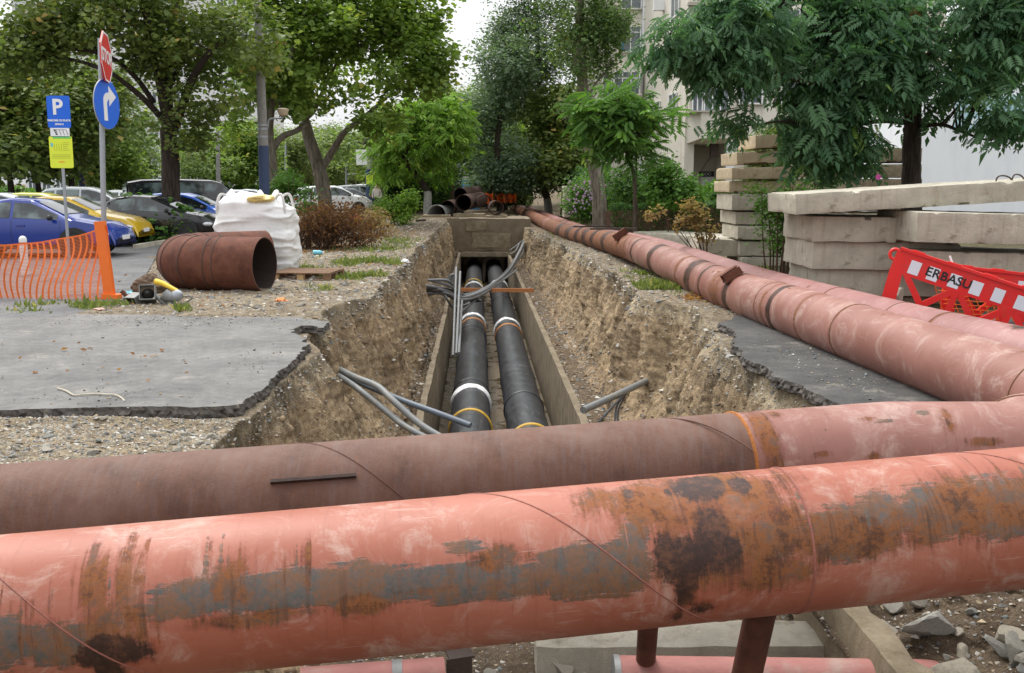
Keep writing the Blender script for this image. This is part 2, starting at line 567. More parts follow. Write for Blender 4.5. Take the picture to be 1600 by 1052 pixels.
    m['sign_red'] = simple('sign_red', (.62, .02, .02), .4, .06, 3, 0)
    m['sign_yellow'] = simple('sign_yellow', (.74, .84, .05), .4, .06, 3, 0)
    m['sign_green'] = simple('sign_green', (.12, .6, .13), .4, .06, 3, 0)
    m['sign_ink'] = simple('sign_ink', (.3, .34, .04), .5, .06, 3, 0)
    m['sign_orange'] = simple('sign_orange', (.8, .35, .05), .5, .06, 3, 0)
    m['galvanised'] = simple('galvanised', (.36, .39, .42), .42, .15, 9, .05, 40, .5)
    m['grey_paint'] = simple('grey_paint', (.42, .44, .44), .5, .12, 6, .05)
    m['blue_pole'] = simple('blue_pole', (.035, .06, .13), .6, .2, 6, .05)
    m['cast_grey'] = simple('cast_grey', (.22, .225, .22), .55, .3, 12, .25, 40, .3, dirt=(.13, .11, .09))
    m['hose_black'] = simple('hose_black', (.03, .028, .026), .7, .4, 9, .2)
    m['yellow_plastic'] = simple('yellow_plastic', (.75, .5, .02), .45, .15, 8, .1)
    m['blue_plastic'] = simple('blue_plastic', (.16, .5, .6), .35, .2, 8, .1)
    m['litter_white'] = simple('litter_white', (.7, .7, .68), .6, .15, 8, .1)
    m['litter_orange'] = simple('litter_orange', (.6, .22, .06), .7, .3, 8, .1)
    m['rope'] = simple('rope', (.5, .45, .35), .9, .25, 20, .3, 80)
    m['white_paint'] = simple('white_paint', (.72, .72, .70), .7, .12, 6, .2)
    m['whitewash'] = simple('whitewash', (.42, .41, .38), .95, .4, 9, .9, 20, dirt=(.16, .13, .1))
    m['red_paint'] = simple('red_paint', (.55, .04, .03), .5, .1, 6, .05)
    # ---- bark
    def bark(name, c, k=1.0):
        t = NT(name)
        b = t.noise(1, 7, .7, t.map((14 * k, 14 * k, 2.2 * k)))
        col = t.mix(t.step(b, .3, .7), sc3(c, .45), sc3(c, 1.4))
        t.bump(b, .9, .05)
        m[name] = t.fin(col, .95, 0, .2)
    bark('bark', (.115, .09, .07))
    bark('bark_plane', (.2, .175, .14), .7)
    bark('bark_dark', (.055, .043, .035))
    bark('twig', (.12, .075, .05), 2)
    # ---- leaves
    def leaf(name, dark, light, odd, k_odd=.12, rough=.5):
        t = NT(name)
        a = t.attr('tint')
        col = t.mix(a, dark, light)
        col = t.mix(t.math('MULTIPLY', t.step(a, 1 - k_odd, 1 - k_odd * .6), .75), col, odd)
        t.fin(col, rough, 0, .35)
        tr = t.n.new('ShaderNodeBsdfTranslucent')
        t.setin(tr, 'Color', t.mix(1, col, (1.25, 1.35, .7), 'MULTIPLY'))
        mx = t.n.new('ShaderNodeMixShader')
        mx.inputs[0].default_value = .42
        t.l.new(t.p.outputs[0], mx.inputs[1])
        t.l.new(tr.outputs[0], mx.inputs[2])
        t.l.new(mx.outputs[0], t.out.inputs[0])
        m[name] = t.m
    leaf('leaf_linden', (0.085, 0.137, 0.034), (0.245, 0.296, 0.083), (0.466, 0.296, 0.092), .14)
    leaf('leaf_plane', (0.107, 0.186, 0.035), (0.308, 0.416, 0.087), (0.520, 0.481, 0.097), .1)
    leaf('leaf_bright', (0.106, 0.210, 0.027), (0.289, 0.466, 0.068), (0.482, 0.515, 0.114), .1)
    leaf('leaf_blue', (0.074, 0.122, 0.071), (0.197, 0.279, 0.173), (0.262, 0.295, 0.142), .08)
    leaf('leaf_elm', (0.067, 0.131, 0.041), (0.213, 0.297, 0.106), (0.387, 0.372, 0.082), .1)
    leaf('leaf_ash', (0.044, 0.120, 0.057), (0.151, 0.276, 0.135), (0.343, 0.514, 0.116), .07)
    leaf('leaf_far', (0.110, 0.179, 0.061), (0.285, 0.358, 0.131), (0.438, 0.420, 0.123), .12)
    leaf('leaf_pale', (.13, .19, .06), (.26, .32, .12), (.34, .34, .12), .15)
    leaf('leaf_hedge', (0.044, 0.114, 0.026), (0.123, 0.245, 0.061), (0.210, 0.298, 0.088), .1)
    leaf('leaf_bush', (0.052, 0.131, 0.026), (0.175, 0.333, 0.061), (0.350, 0.473, 0.105), .1)
    leaf('leaf_dead', (.075, .035, .018), (.2, .1, .05), (.26, .14, .06), .2, .8)
    leaf('leaf_dry', (.2, .13, .055), (.42, .3, .14), (.3, .3, .1), .15, .8)
    leaf('leaf_orange', (.22, .09, .03), (.36, .19, .08), (.4, .24, .1), .2, .8)
    leaf('petal', (.28, .16, .42), (.5, .36, .6), (.6, .5, .65), .2)
    leaf('petal_pink', (.6, .08, .4), (.7, .15, .5), (.7, .2, .5), .2)
    leaf('grass_blade', (.09, .13, .03), (.24, .28, .09), (.42, .36, .17), .3)
build_materials()
# ================================================================ the ground with its trench
END = 49.8                                       # where the trench stops and the covered channel begins
CHL, CHR = -.83, 1.59                            # inner faces of the channel
FLOOR_Z = -3.37
def lip_l(y):
    y = np.asarray(y, float)
    q = np.stack([y, y * 0, y * 0], -1)
    return np.interp(y, [4, 7.5, 8, 11.2, 12.2, 14.0, 15.4, 24, 45, 60], [-1.9, -2.0, -1.95, -1.95, -2.3, -2.2, -1.74, -1.66, -1.5, -1.5]) + .12 * fbm(q, .6, 3, 3) + .07 * fbm(q, 3.1, 4, 5, .6)
def lip_r(y):
    y = np.asarray(y, float)
    q = np.stack([y, y * 0, y * 0], -1)
    return np.interp(y, [4, 5.5, 7.7, 10.6, 12, 14.6, 15.5, 20, 25, 40, 50], [3.4, 3.4, 3.1, 2.9, 3.15, 3.25, 2.76, 2.95, 3.0, 2.75, 2.5]) + .12 * fbm(q, .6, 3, 13) + .07 * fbm(q, 3.1, 4, 15, .6)
def dirt_edge(y):                                # X where the bare strip meets the car-park asphalt
    return np.interp(y, [12, 15.5, 18, 28, 40, 60, 120], [-6.2, -6.3, -6.9, -10.2, -12.5, -17, -30])
def ground_z(c, y):
    """height of the open ground beside the trench"""
    c, y = np.broadcast_arrays(np.asarray(c, float), np.asarray(y, float))
    q = np.stack([c.ravel(), y.ravel(), 0 * y.ravel()], -1)
    n = (.045 * fbm(q, .55, 4, 21) + .02 * fbm(q, 3.0, 4, 23) + .008 * fbm(q, 14, 3, 24)).reshape(c.shape)
    x = c - TR * y
    z = .03 + n - .0115 * np.clip(y - 11, 0, 40) * sstep(c, 1.5, 2.5) * sstep(c, 10, 6.5)
    # bedding under the asphalt on the near left, gravel apron in front of it
    wob = (.3 * fbm(q, .8, 4, 27)).reshape(c.shape)
    under = sstep(y, 7.55, 7.75) * sstep(y + wob, 13.6, 12.9) * sstep(c, -1.7, -1.85)
    z = z * (1 - under) - .1 * under
    apron = sstep(y, 7.75, 7.5) * sstep(c, -1.2, -1.6)
    z = z * (1 - apron) + (n * 1.6 - .10 - .05 * np.clip(7.7 - y, 0, 5)) * apron
    ru = sstep(c, 2.6, 2.8) * sstep(y, 14.0, 13.0)
    z = z * (1 - ru) + (n - .115) * ru
    rd = sstep(x + .25 * wob, dirt_edge(y) + .15, dirt_edge(y) - .15) * sstep(y, 12.6, 13.2)
    z = z * (1 - rd) - .05 * rd
    return z

def build_ground():
    ys = [-60, -30, -12, -6, -3, -1, .5, 1.5, 2.2, 2.7]
    y = 3.0
    while y < END:
        ys.append(y)
        y += max(.02, .0042 * y)
    ys += [END - .02, END + .06, 50.6, 51.4, 52.4, 53.4, 54.4, 54.5]
    ys += list(np.geomspace(55.5, 900, 44))
    ys = np.array(ys)
    n = len(ys)
    cl, cr = lip_l(ys), lip_r(ys)
    opn = sstep(ys, END + .03, END)              # banks end at the end wall
    chan = ((ys > 7.2) & (ys < 54.45)).astype(float)
    near = sstep(ys, 7.1, 6.0)                   # the shallower pit under the two bypass pipes
    dl = np.geomspace(.03, 700, 84)[::-1]
    dr = np.geomspace(.03, 700, 76)
    tl = np.linspace(0, 1, 92)
    trr = np.linspace(0, 1, 92)
    cols_c, cols_z, col_t = [], [], []
    for d in dl:
        cols_c.append(cl - d)
        cols_z.append(None)
        col_t.append(-1)
    footl = -1.10 + .14 * near
    zf = -1.98 + 1.02 * near
    gl = ground_z(cl, ys)
    for t in tl:
        f = .45 * t + .55 * t ** 2.6
        h = t ** .9
        cols_c.append(cl + (footl - cl) * f)
        cols_z.append(gl + (zf * opn + gl * (1 - opn) - gl) * h)
        col_t.append(t)
    # floor columns
    for c, deep in ((-1.05, 0), (-.98, 0), (-.91, 0), (-.89, 1), (-.5, 1), (-.14, 1), (.4, 1), (.94, 1), (1.3, 1), (1.64, 1), (1.66, 0), (1.76, 0), (1.86, 0), (1.96, 0), (2.05, 0), (2.14, 0)):
        fl = zf * opn + ground_z(np.full(n, c), ys) * (1 - opn)
        if deep:
            fl = np.where(chan > 0, FLOOR_Z, fl)
        cols_c.append(np.full(n, c))
        cols_z.append(fl)
        col_t.append(-2 if not deep else -3)
    footr = 2.22 - .26 * near
    zfr = -2.0 + 1.36 * near
    gr = ground_z(cr, ys)
    for t in trr:
        f = .12 * t + .88 * t ** 1.9
        h = t ** .85
        f = f * (1 - near) + t * near            # a rubble slope close to the camera
        h = h * (1 - near) + t * near
        s = 1 - t
        cols_c.append(None)
        cols_z.append(None)
        col_t.append(2 + t)
        cols_c[-1] = (cr + (footr - cr) * (.45 * s + .55 * s ** 2.6) * (1 - near) + (footr - cr) * s * near)
        hh = (s ** .9) * (1 - near) + s * near
        cols_z[-1] = gr + (zfr * opn + gr * (1 - opn) - gr) * hh
    for d in dr:
        cols_c.append(cr + d)
        cols_z.append(None)
        col_t.append(-1)
    C = np.array(cols_c).T                       # (n, m)
    m = C.shape[1]
    Y = np.repeat(ys[:, None], m, 1)
    G = ground_z(C, Y)
    Z = np.stack([G[:, j] if cols_z[j] is None else cols_z[j] for j in range(m)], 1)
    t = np.array(col_t)[None, :].repeat(n, 0)
    lb, rb = (t >= 0) & (t <= 1), (t >= 2)
    tt = np.where(lb, t, np.where(rb, 3 - t, 0))
    onbank = (lb | rb) & (Y < END)
    P = np.stack([C.ravel(), Y.ravel(), Z.ravel()], -1)
    big = fbm(P * [1, 1, .6], .8, 3, 31).reshape(n, m)
    med = fbm(P * [1, 1, .45], 2.7, 5, 33, .6).reshape(n, m)
    fine = fbm(P, 13, 4, 35, .6).reshape(n, m)
    fur = fbm(P * [.3, 1, .16], 1.3, 4, 37, .55).reshape(n, m)
    fur2 = fbm(P * [.4, 1, .3], 6.0, 4, 38, .6).reshape(n, m)
    rid = 1 - 2.4 * np.abs(fbm(P * [1, 1, .6], 3.6, 4, 39, .6).reshape(n, m))
    w = np.where(onbank, np.sin(np.clip(tt, 0, 1) * math.pi) ** .5 * .85 + .15 * (tt < .5), 0) * np.where(Y > 2.5, 1, 0)
    w = w * (.35 + .65 * sstep(tt, 0, .12)) * sstep(1 - tt, 0, .1)
    side = np.where(lb, 1.0, -1.0)
    C = C + side * w * (.20 * big + .13 * med + .05 * fine + .30 * np.abs(fur) ** .7 * np.sign(fur) + .05 * rid + .10 * fur2)
    Z = Z + w * (.05 * med + .03 * fine)
    flo = (t == -2) & (Y < END)
    Z = Z + np.where(flo, .06 * med + .03 * fine, 0)
    Z = Z + np.where((t == -3) & (Y < 7.2), .07 * med + .03 * fine, 0)
    X = C - TR * Y
    # kinds of earth
    def colr(c): return np.array(c)[None, None, :]
    nn = fbm(P, .5, 4, 41).reshape(n, m)[..., None]
    n2 = fbm(P, 1.7, 4, 43).reshape(n, m)[..., None]
    gravel = colr((.33, .285, .215)) * (1 + .35 * nn)
    mud = colr((.21, .16, .11))
    ochre = colr((.50, .40, .265)) * (1 + .3 * n2)
    brown = colr((.34, .255, .17)) * (1 + .3 * n2)
    sandy = colr((.52, .43, .28)) * (1 + .2 * n2)
    dark = colr((.12, .085, .065))
    T = tt[..., None]
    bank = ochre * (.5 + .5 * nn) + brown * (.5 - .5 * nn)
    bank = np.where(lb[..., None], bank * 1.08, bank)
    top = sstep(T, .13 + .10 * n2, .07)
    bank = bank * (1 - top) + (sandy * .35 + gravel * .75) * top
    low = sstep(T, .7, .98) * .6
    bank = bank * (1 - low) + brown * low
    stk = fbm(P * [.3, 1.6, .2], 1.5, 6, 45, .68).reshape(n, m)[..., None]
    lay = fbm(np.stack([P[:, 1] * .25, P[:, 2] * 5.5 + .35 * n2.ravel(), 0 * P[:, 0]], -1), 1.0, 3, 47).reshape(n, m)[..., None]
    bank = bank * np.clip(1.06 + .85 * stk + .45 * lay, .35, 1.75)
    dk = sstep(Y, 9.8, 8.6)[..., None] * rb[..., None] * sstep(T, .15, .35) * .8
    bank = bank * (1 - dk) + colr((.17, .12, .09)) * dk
    E = gravel * 1.0
    rightside = (C > 3.4 + .6 * nn[..., 0])[..., None]
    gardn = colr((.12, .105, .06)) * (1 + .4 * nn) + np.array([.0, .05, .0]) * sstep(n2, 0, .3)
    gd = sstep(C, 5.2, 6.4)[..., None]
    E = E * (1 - gd) + gardn * gd
    farb = sstep(Y, 24, 40)[..., None] * .7
    E = E * (1 - farb) + colr((.19, .145, .095)) * (1 + .4 * nn) * farb
    dirty = (sstep(n2, .1, .45) * .55)
    E = E * (1 - dirty) + colr((.2, .15, .1)) * dirty
    apr = (sstep(Y, 7.9, 7.4) * sstep(C, -1.2, -1.6))[..., None]
    E = E * (1 - apr) + (colr((.40, .34, .245)) * (1 + .25 * n2)) * apr
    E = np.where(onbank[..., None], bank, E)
    E = np.where(((t == -2) | (t == -3))[..., None] & (Y < END)[..., None], mud * (1 + .4 * n2), E)
    nr = (sstep(Y, 6.9, 5.9) * (C > -1))[..., None]
    E = E * (1 - nr) + (colr((.185, .145, .105)) * (1 + .45 * n2)) * nr
    st = np.where(onbank, .35 + .65 * sstep(tt, .3, .05), .9)
    st = np.where((t <= -2), .4, st)
    V = np.stack([X.ravel(), Y.ravel(), Z.ravel()], -1)
    i = np.arange(n - 1)[:, None]
    k = np.arange(m - 1)[None, :]
    F = np.stack([i * m + k, i * m + k + 1, (i + 1) * m + k + 1, (i + 1) * m + k], -1).reshape(-1, 4)
    me = fast_mesh('ground', V, [F])
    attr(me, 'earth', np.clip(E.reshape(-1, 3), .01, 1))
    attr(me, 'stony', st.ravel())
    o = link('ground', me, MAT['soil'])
    tag(o, 'dug-up earth and gravel with the open trench', None, None, 'structure')
    return o, V.reshape(n, m, 3), t, F
GROUND, GV, GT, _ = build_ground()

from mathutils.bvhtree import BVHTree
def _bvh():
    n, m = GV.shape[:2]
    i = np.arange(n - 1)[:, None]
    k = np.arange(m - 1)[None, :]
    F = np.stack([i * m + k, i * m + k + 1, (i + 1) * m + k + 1, (i + 1) * m + k], -1).reshape(-1, 4)
    return BVHTree.FromPolygons(GV.reshape(-1, 3).tolist(), F.tolist())
BVH = _bvh()
def drop(x, y, z0=4.0):
    h = BVH.ray_cast(Vector((x, y, z0)), Vector((0, 0, -1)))
    return (h[0].z, h[1]) if h[0] is not None else (0.0, Vector((0, 0, 1)))
def gz(x, y):
    return drop(x, y)[0]

# ---------------------------------------------------------------- asphalt
def jag(pts, amp, step, seed=0):
    """a broken edge: uneven at several scales"""
    out, run = [], 0.0
    for a, b in zip(pts, pts[1:]):
        a, b = np.array(a), np.array(b)
        L = np.linalg.norm(b - a)
        n = max(1, int(L / (step * .45)))
        nr = np.array([-(b - a)[1], (b - a)[0]]) / (L + 1e-9)
        t = np.arange(n) / n
        q = np.stack([run + t * L, t * 0 + seed * 3.7, t * 0], -1)
        off = amp * (2.2 * fbm(q, 1.6, 3, 81 + seed) + 1.5 * fbm(q, 9, 3, 83 + seed, .7))
        for k in range(n):
            out.append(a + (b - a) * t[k] + nr * off[k] * (1 if k else .6))
        run += L
    out.append(np.array(pts[-1]))
    return out
def slab_mesh(name, poly, z, th, rag=.026, seed=1):
    rng = random.Random(seed)
    n = len(poly)
    V = [(p[0], p[1], z) for p in poly]
    c = np.mean(poly, 0)
    for lv, q in ((.33, 0.6), (.66, 1.2), (1, 0.4)):
        for p in poly:
            V.append((p[0] + rng.uniform(-1, 1) * rag * q, p[1] + rng.uniform(-1, 1) * rag * q, z - th * lv))
    F = [tuple(range(n))]
    for r_ in range(3):
        F += [(r_ * n + i, (r_ + 1) * n + i, (r_ + 1) * n + (i + 1) % n, r_ * n + (i + 1) % n) for i in range(n)]
    me = bpy.data.meshes.new(name)
    me.from_pydata(V, [], F)
    for k, p in enumerate(me.polygons):
        p.material_index = 0 if k == 0 else 1
    me.update()
    return me
def xy(px, py, z=0.0):
    p = gnd(px, py, z)
    return (p[0], p[1])
pl = [(-16, 7.55), (-9, 7.62)] + [xy(0, 641), xy(150, 638), xy(260, 634), xy(310, 636), xy(384, 630)]
pl = jag(pl, .03, .07, 4)[:-1]
pl += jag([xy(384, 630), xy(400, 612), xy(428, 590), xy(455, 565), xy(484, 538)], .045, .07, 5)[:-1]
pl += jag([xy(484, 538), xy(468, 528), xy(447, 515), xy(470, 508), xy(505, 512), xy(512, 503), xy(480, 498)], .05, .12, 6)[:-1]
pl += [(-3.4, 14.0), (-16, 14.0)]
o = link('pavement', slab_mesh('pavement', pl, 0.0, .095), MAT['asphalt'])
o.data.materials.append(MAT['asphalt_edge'])
tag(o, 'broken grey asphalt footpath cut off beside the trench', None, None, 'structure')
pr = jag([xy(1338, 641), xy(1290, 622), xy(1240, 598), xy(1205, 588), xy(1192, 572), xy(1172, 566), xy(1158, 548), xy(1141, 541), xy(1150, 520), xy(1128, 505), xy(1150, 492)], .035, .08, 8)[:-1]
pr = [(6.5, 5.2), (3.9, 5.6), (3.4, 6.3)] + jag([(3.25, 6.6), xy(1338, 641)], .03, .1, 9)[:-1] + pr + [(4.3, 13.6), (8.5, 13.6), (8.5, 5.2)]
o = link('pavement', slab_mesh('pavement_remnant', pr, 0.0, .10, .03, 3), MAT['asphalt_dark'])
o.data.materials.append(MAT['asphalt_edge'])
tag(o, 'dark asphalt remnant undercut by the trench below the red pipe', None, None, 'structure')
# the car park and street
rd = [(dirt_edge(y) + .1 * math.sin(y * 1.7), y) for y in (13.2, 15.5, 18, 22, 28, 34, 40, 50, 60, 90, 120)]
rd += [(-30, 300), (-300, 300), (-300, 13.2)]
me = bpy.data.meshes.new('road')
me.from_pydata([(x, y, .002) for x, y in rd], [], [tuple(range(len(rd)))[::-1]])
tag(link('road', me, MAT['asphalt_road']), 'wet grey asphalt of the car park', None, None, 'structure')

# ---------------------------------------------------------------- loose stones: uncountable gravel, and rocks one can pick out
def stone_arrays(pos, size, rng, flat=.65):
    """rough eight-sided pebbles"""
    base = np.array([(1,0,0),(-1,0,0),(0,1,0),(0,-1,0),(0,0,1),(0,0,-1)], float)
    faces = np.array([(0,2,4),(2,1,4),(1,3,4),(3,0,4),(2,0,5),(1,2,5),(3,1,5),(0,3,5)])
    n = len(pos)
    V = base[None] * (1 + .45 * rng.uniform(-1, 1, (n, 6, 1))) + .3 * rng.uniform(-1, 1, (n, 6, 3))
    V = V * np.stack([np.ones(n), rng.uniform(.6, 1, n), rng.uniform(flat * .6, flat, n)], -1)[:, None, :]
    q = rng.normal(size=(n, 3, 3))
    a = rng.uniform(0, 6.283, n)
    ca, sa = np.cos(a), np.sin(a)
    x, y = V[..., 0].copy(), V[..., 1].copy()
    V[..., 0] = ca[:, None] * x - sa[:, None] * y
    V[..., 1] = sa[:, None] * x + ca[:, None] * y
    b = rng.uniform(-.5, .5, n)
    cb, sb = np.cos(b), np.sin(b)
    y, z = V[..., 1].copy(), V[..., 2].copy()
    V[..., 1] = cb[:, None] * y - sb[:, None] * z
    V[..., 2] = sb[:, None] * y + cb[:, None] * z
    V = V * size[:, None, None] + pos[:, None, :]
    F = faces[None] + (np.arange(n) * 6)[:, None, None]
    return V.reshape(-1, 3), F.reshape(-1, 3)
STONE_COLS = np.array([(.5, .45, .36), (.58, .54, .47), (.33, .32, .3), (.26, .29, .29), (.45, .36, .24), (.66, .63, .57), (.2, .19, .18), (.4, .3, .2)])
def scatter_gravel():
    rng = np.random.default_rng(11)
    n, m = GV.shape[:2]
    A = GV[:-1, :-1].reshape(-1, 3)
    B = GV[:-1, 1:].reshape(-1, 3)
    Dd = GV[1:, :-1].reshape(-1, 3)
    tcell = GT[:-1, :-1].ravel()
    area = np.linalg.norm(np.cross(B - A, Dd - A), axis=1)
    y, x = A[:, 1], A[:, 0]
    c = x + TR * y
    d = np.zeros(len(A))                                     # stones per square metre
    ok = (y > 3) & (y < 48) & (np.abs(c) < 8)
    topl = (tcell == -1) & (c < 0) & ok & (x > dirt_edge(y) - .2)
    und = (y > 7.75) & (y < 12.6) & (c < -1.85)
    d[topl & ~und] = 260
    d[topl & (y < 7.8)] = 2300
    d[(tcell == -1) & (c > 2) & (c < 4.6) & ok & (y > 12)] = 160
    bank = (tcell >= 0) & ok
    up = np.where(tcell <= 1, tcell, 3 - tcell)
    d[bank] = 70
    d[bank & (up < .14)] = 420
    d[bank & (up > .85)] = 240
    d[(tcell == -2) & ok] = 260
    d[(y < 6.9) & (c > -1) & ok] = 420
    d *= np.clip(9 / np.maximum(y, 4), .22, 1.4)
    cnt = rng.poisson(area * d)
    idx = np.repeat(np.arange(len(A)), cnt)
    u, v = rng.random(len(idx)), rng.random(len(idx))
    pos = A[idx] + (B - A)[idx] * u[:, None] + (Dd - A)[idx] * v[:, None]
    size = np.minimum(.011 * np.exp(rng.normal(0, .5, len(idx))), .04) * np.clip(y[idx] / 9, .8, 2.0)
    V, F = stone_arrays(pos, size, rng)
    me = fast_mesh('gravel', V, [F], False)
    col = STONE_COLS[rng.integers(0, len(STONE_COLS), len(pos))] * rng.uniform(.6, 1.05, (len(pos), 1))
    attr(me, 'tint', np.repeat(col, 6, 0))
    o = link('gravel', me, MAT['stones'])
    tag(o, 'scattered pale gravel over the dug earth', None, None, 'stuff')
scatter_gravel()
def scatter_clods():
    rng = np.random.default_rng(23)
    n, m = GV.shape[:2]
    A, B_, Dd = GV[:-1, :-1].reshape(-1, 3), GV[:-1, 1:].reshape(-1, 3), GV[1:, :-1].reshape(-1, 3)
    tc = GT[:-1, :-1].ravel()
    y = A[:, 1]
    area = np.linalg.norm(np.cross(B_ - A, Dd - A), axis=1)
    up = np.where((tc >= 0) & (tc <= 1), tc, np.where(tc >= 2, 3 - tc, -1))
    d = np.where((up > .8) | ((tc == -2) & (y > 7.2)), 120, np.where(up > .05, 22, 0)) * ((y > 5) & (y < 48)) * np.clip(10 / np.maximum(y, 5), .3, 1)
    idx = np.repeat(np.arange(len(A)), rng.poisson(area * d))
    pos = A[idx] + (B_ - A)[idx] * rng.random((len(idx), 1)) + (Dd - A)[idx] * rng.random((len(idx), 1))
    size = np.minimum(.02 * np.exp(rng.normal(0, .55, len(idx))), .075)
    V, F = stone_arrays(pos, size, rng, .85)
    me = fast_mesh('soil_clods', V, [F], True)
    col = np.array([(.26, .19, .12), (.33, .25, .16), (.2, .14, .09)])[rng.integers(0, 3, len(pos))] * rng.uniform(.7, 1.15, (len(pos), 1))
    attr(me, 'tint', np.repeat(col * 1.15, 6, 0))
    tag(link('soil_clods', me, MAT['stones']), 'loose clods of earth crumbled from the trench banks', None, None, 'stuff')
scatter_clods()
def scatter_spill():
    rng = np.random.default_rng(19)
    P = []
    for px, py, w, h, n in ((430, 570, 60, 50, 150), (200, 620, 240, 14, 130), (250, 500, 260, 14, 500), (330, 490, 120, 16, 500), (150, 560, 220, 60, 120), (1230, 560, 90, 40, 260), (1330, 600, 90, 36, 220)):
        for _ in range(n):
            q = gnd(px + rng.normal(0, w * .45), py + rng.normal(0, h * .45))
            P.append(q)
    P = np.array(P)
    c = P[:, 0] + TR * P[:, 1]
    P = P[((c < -2.1) & (P[:, 1] > 7.7) & (P[:, 1] < 13.6)) | (c > 3.15)]
    size = np.minimum(.007 * np.exp(rng.normal(0, .5, len(P))), .03)
    P[:, 2] = size * .3 + .001
    V, F = stone_arrays(P, size, rng)
    me = fast_mesh('gravel', V, [F], False)
    col = STONE_COLS[rng.integers(0, len(STONE_COLS), len(P))] * rng.uniform(.5, 1.0, (len(P), 1))
    attr(me, 'tint', np.repeat(col, 6, 0))
    tag(link('gravel', me, MAT['stones']), 'grit and pebbles strewn over the asphalt', None, None, 'stuff')
scatter_spill()
def rock_mesh(seed):
    bm = bmesh.new()
    bmesh.ops.create_icosphere(bm, subdivisions=3, radius=1)
    rng = random.Random(seed)
    cuts = [(Vector((rng.gauss(0, 1), rng.gauss(0, 1), rng.gauss(0, 1))).normalized(), rng.uniform(.45, .8)) for _ in range(9)]
    bm.verts.ensure_lookup_table()
    nz = fbm(np.array([v.co[:] for v in bm.verts]) + seed * 9, 2.5, 4, seed)
    for v in bm.verts:
        for nrm, dd in cuts:
            k = v.co.dot(nrm)
            if k > dd:
                v.co -= nrm * (k - dd)
        v.co *= 1 + .10 * nz[v.index]
        v.co.z *= .7
    me = bpy.data.meshes.new('rock')
    bm.to_mesh(me)
    bm.free()
    me.polygons.foreach_set('use_smooth', np.ones(len(me.polygons), bool))
    me.set_sharp_from_angle(angle=R(24))
    me.materials.append(MAT['rock'])
    return me
ROCKS = [rock_mesh(s) for s in range(8)]
def scatter_rocks():
    rng = random.Random(5)
    spots = []
    for _ in range(130):                                      # rubble in the near right corner
        c, y = rng.uniform(1.9, 3.8), rng.uniform(3.2, 5.9)
        spots.append((c, y, rng.uniform(.02, .055) * (1.6 if rng.random() < .2 else 1)))
    for _ in range(40):                                      # along the cut edge of the footpath
        spots.append((rng.uniform(-5.2, -1.9), rng.uniform(6.9, 7.6), rng.uniform(.018, .036)))
    for _ in range(110):
        spots.append((rng.uniform(-4.8, -1.75), rng.uniform(5.3, 7.5), rng.uniform(.014, .045)))
    for _ in range(26):                                      # pit floor
        spots.append((rng.uniform(-.8, 1.7), rng.uniform(4.3, 5.4), rng.uniform(.02, .05)))
    for _ in range(30):
        spots.append((rng.uniform(-3.4, -1.9), rng.uniform(13.4, 22), rng.uniform(.03, .06)))
    for c, y, s in spots:
        x = tx(c, y)
        z = gz(x, y)
        o = link('stone', rng.choice(ROCKS), None, GROUND, (x, y, z + s * .2))
        o.scale = (s * rng.uniform(.9, 1.6), s * rng.uniform(.8, 1.2), s)
        o.rotation_euler = (rng.uniform(-.4, .4), rng.uniform(-.4, .4), rng.uniform(0, 6.3))
    for px, py, s in ((1455, 972, .13), (1560, 1000, .07), (1590, 1010, .10), (1500, 1045, .12), (1400, 1010, .06), (880, 1035, .09), (770, 1046, .06), (1345, 955, .04), (1410, 1025, .05), (1575, 985, .09)):
        z = -.35 if px > 1300 else -.9
        p = gnd(px, py, z)
        for _ in range(4):
            z = gz(p[0], p[1])
            p = gnd(px, py, z + .05)
        o = link('stone', rng.choice(ROCKS), None, GROUND, (p[0], p[1], z + s * .25))
        o.scale = (s * 1.2, s * .9, s * .8)
        o.rotation_euler = (rng.uniform(-.4, .4), rng.uniform(-.4, .4), rng.uniform(0, 6.3))
scatter_rocks()

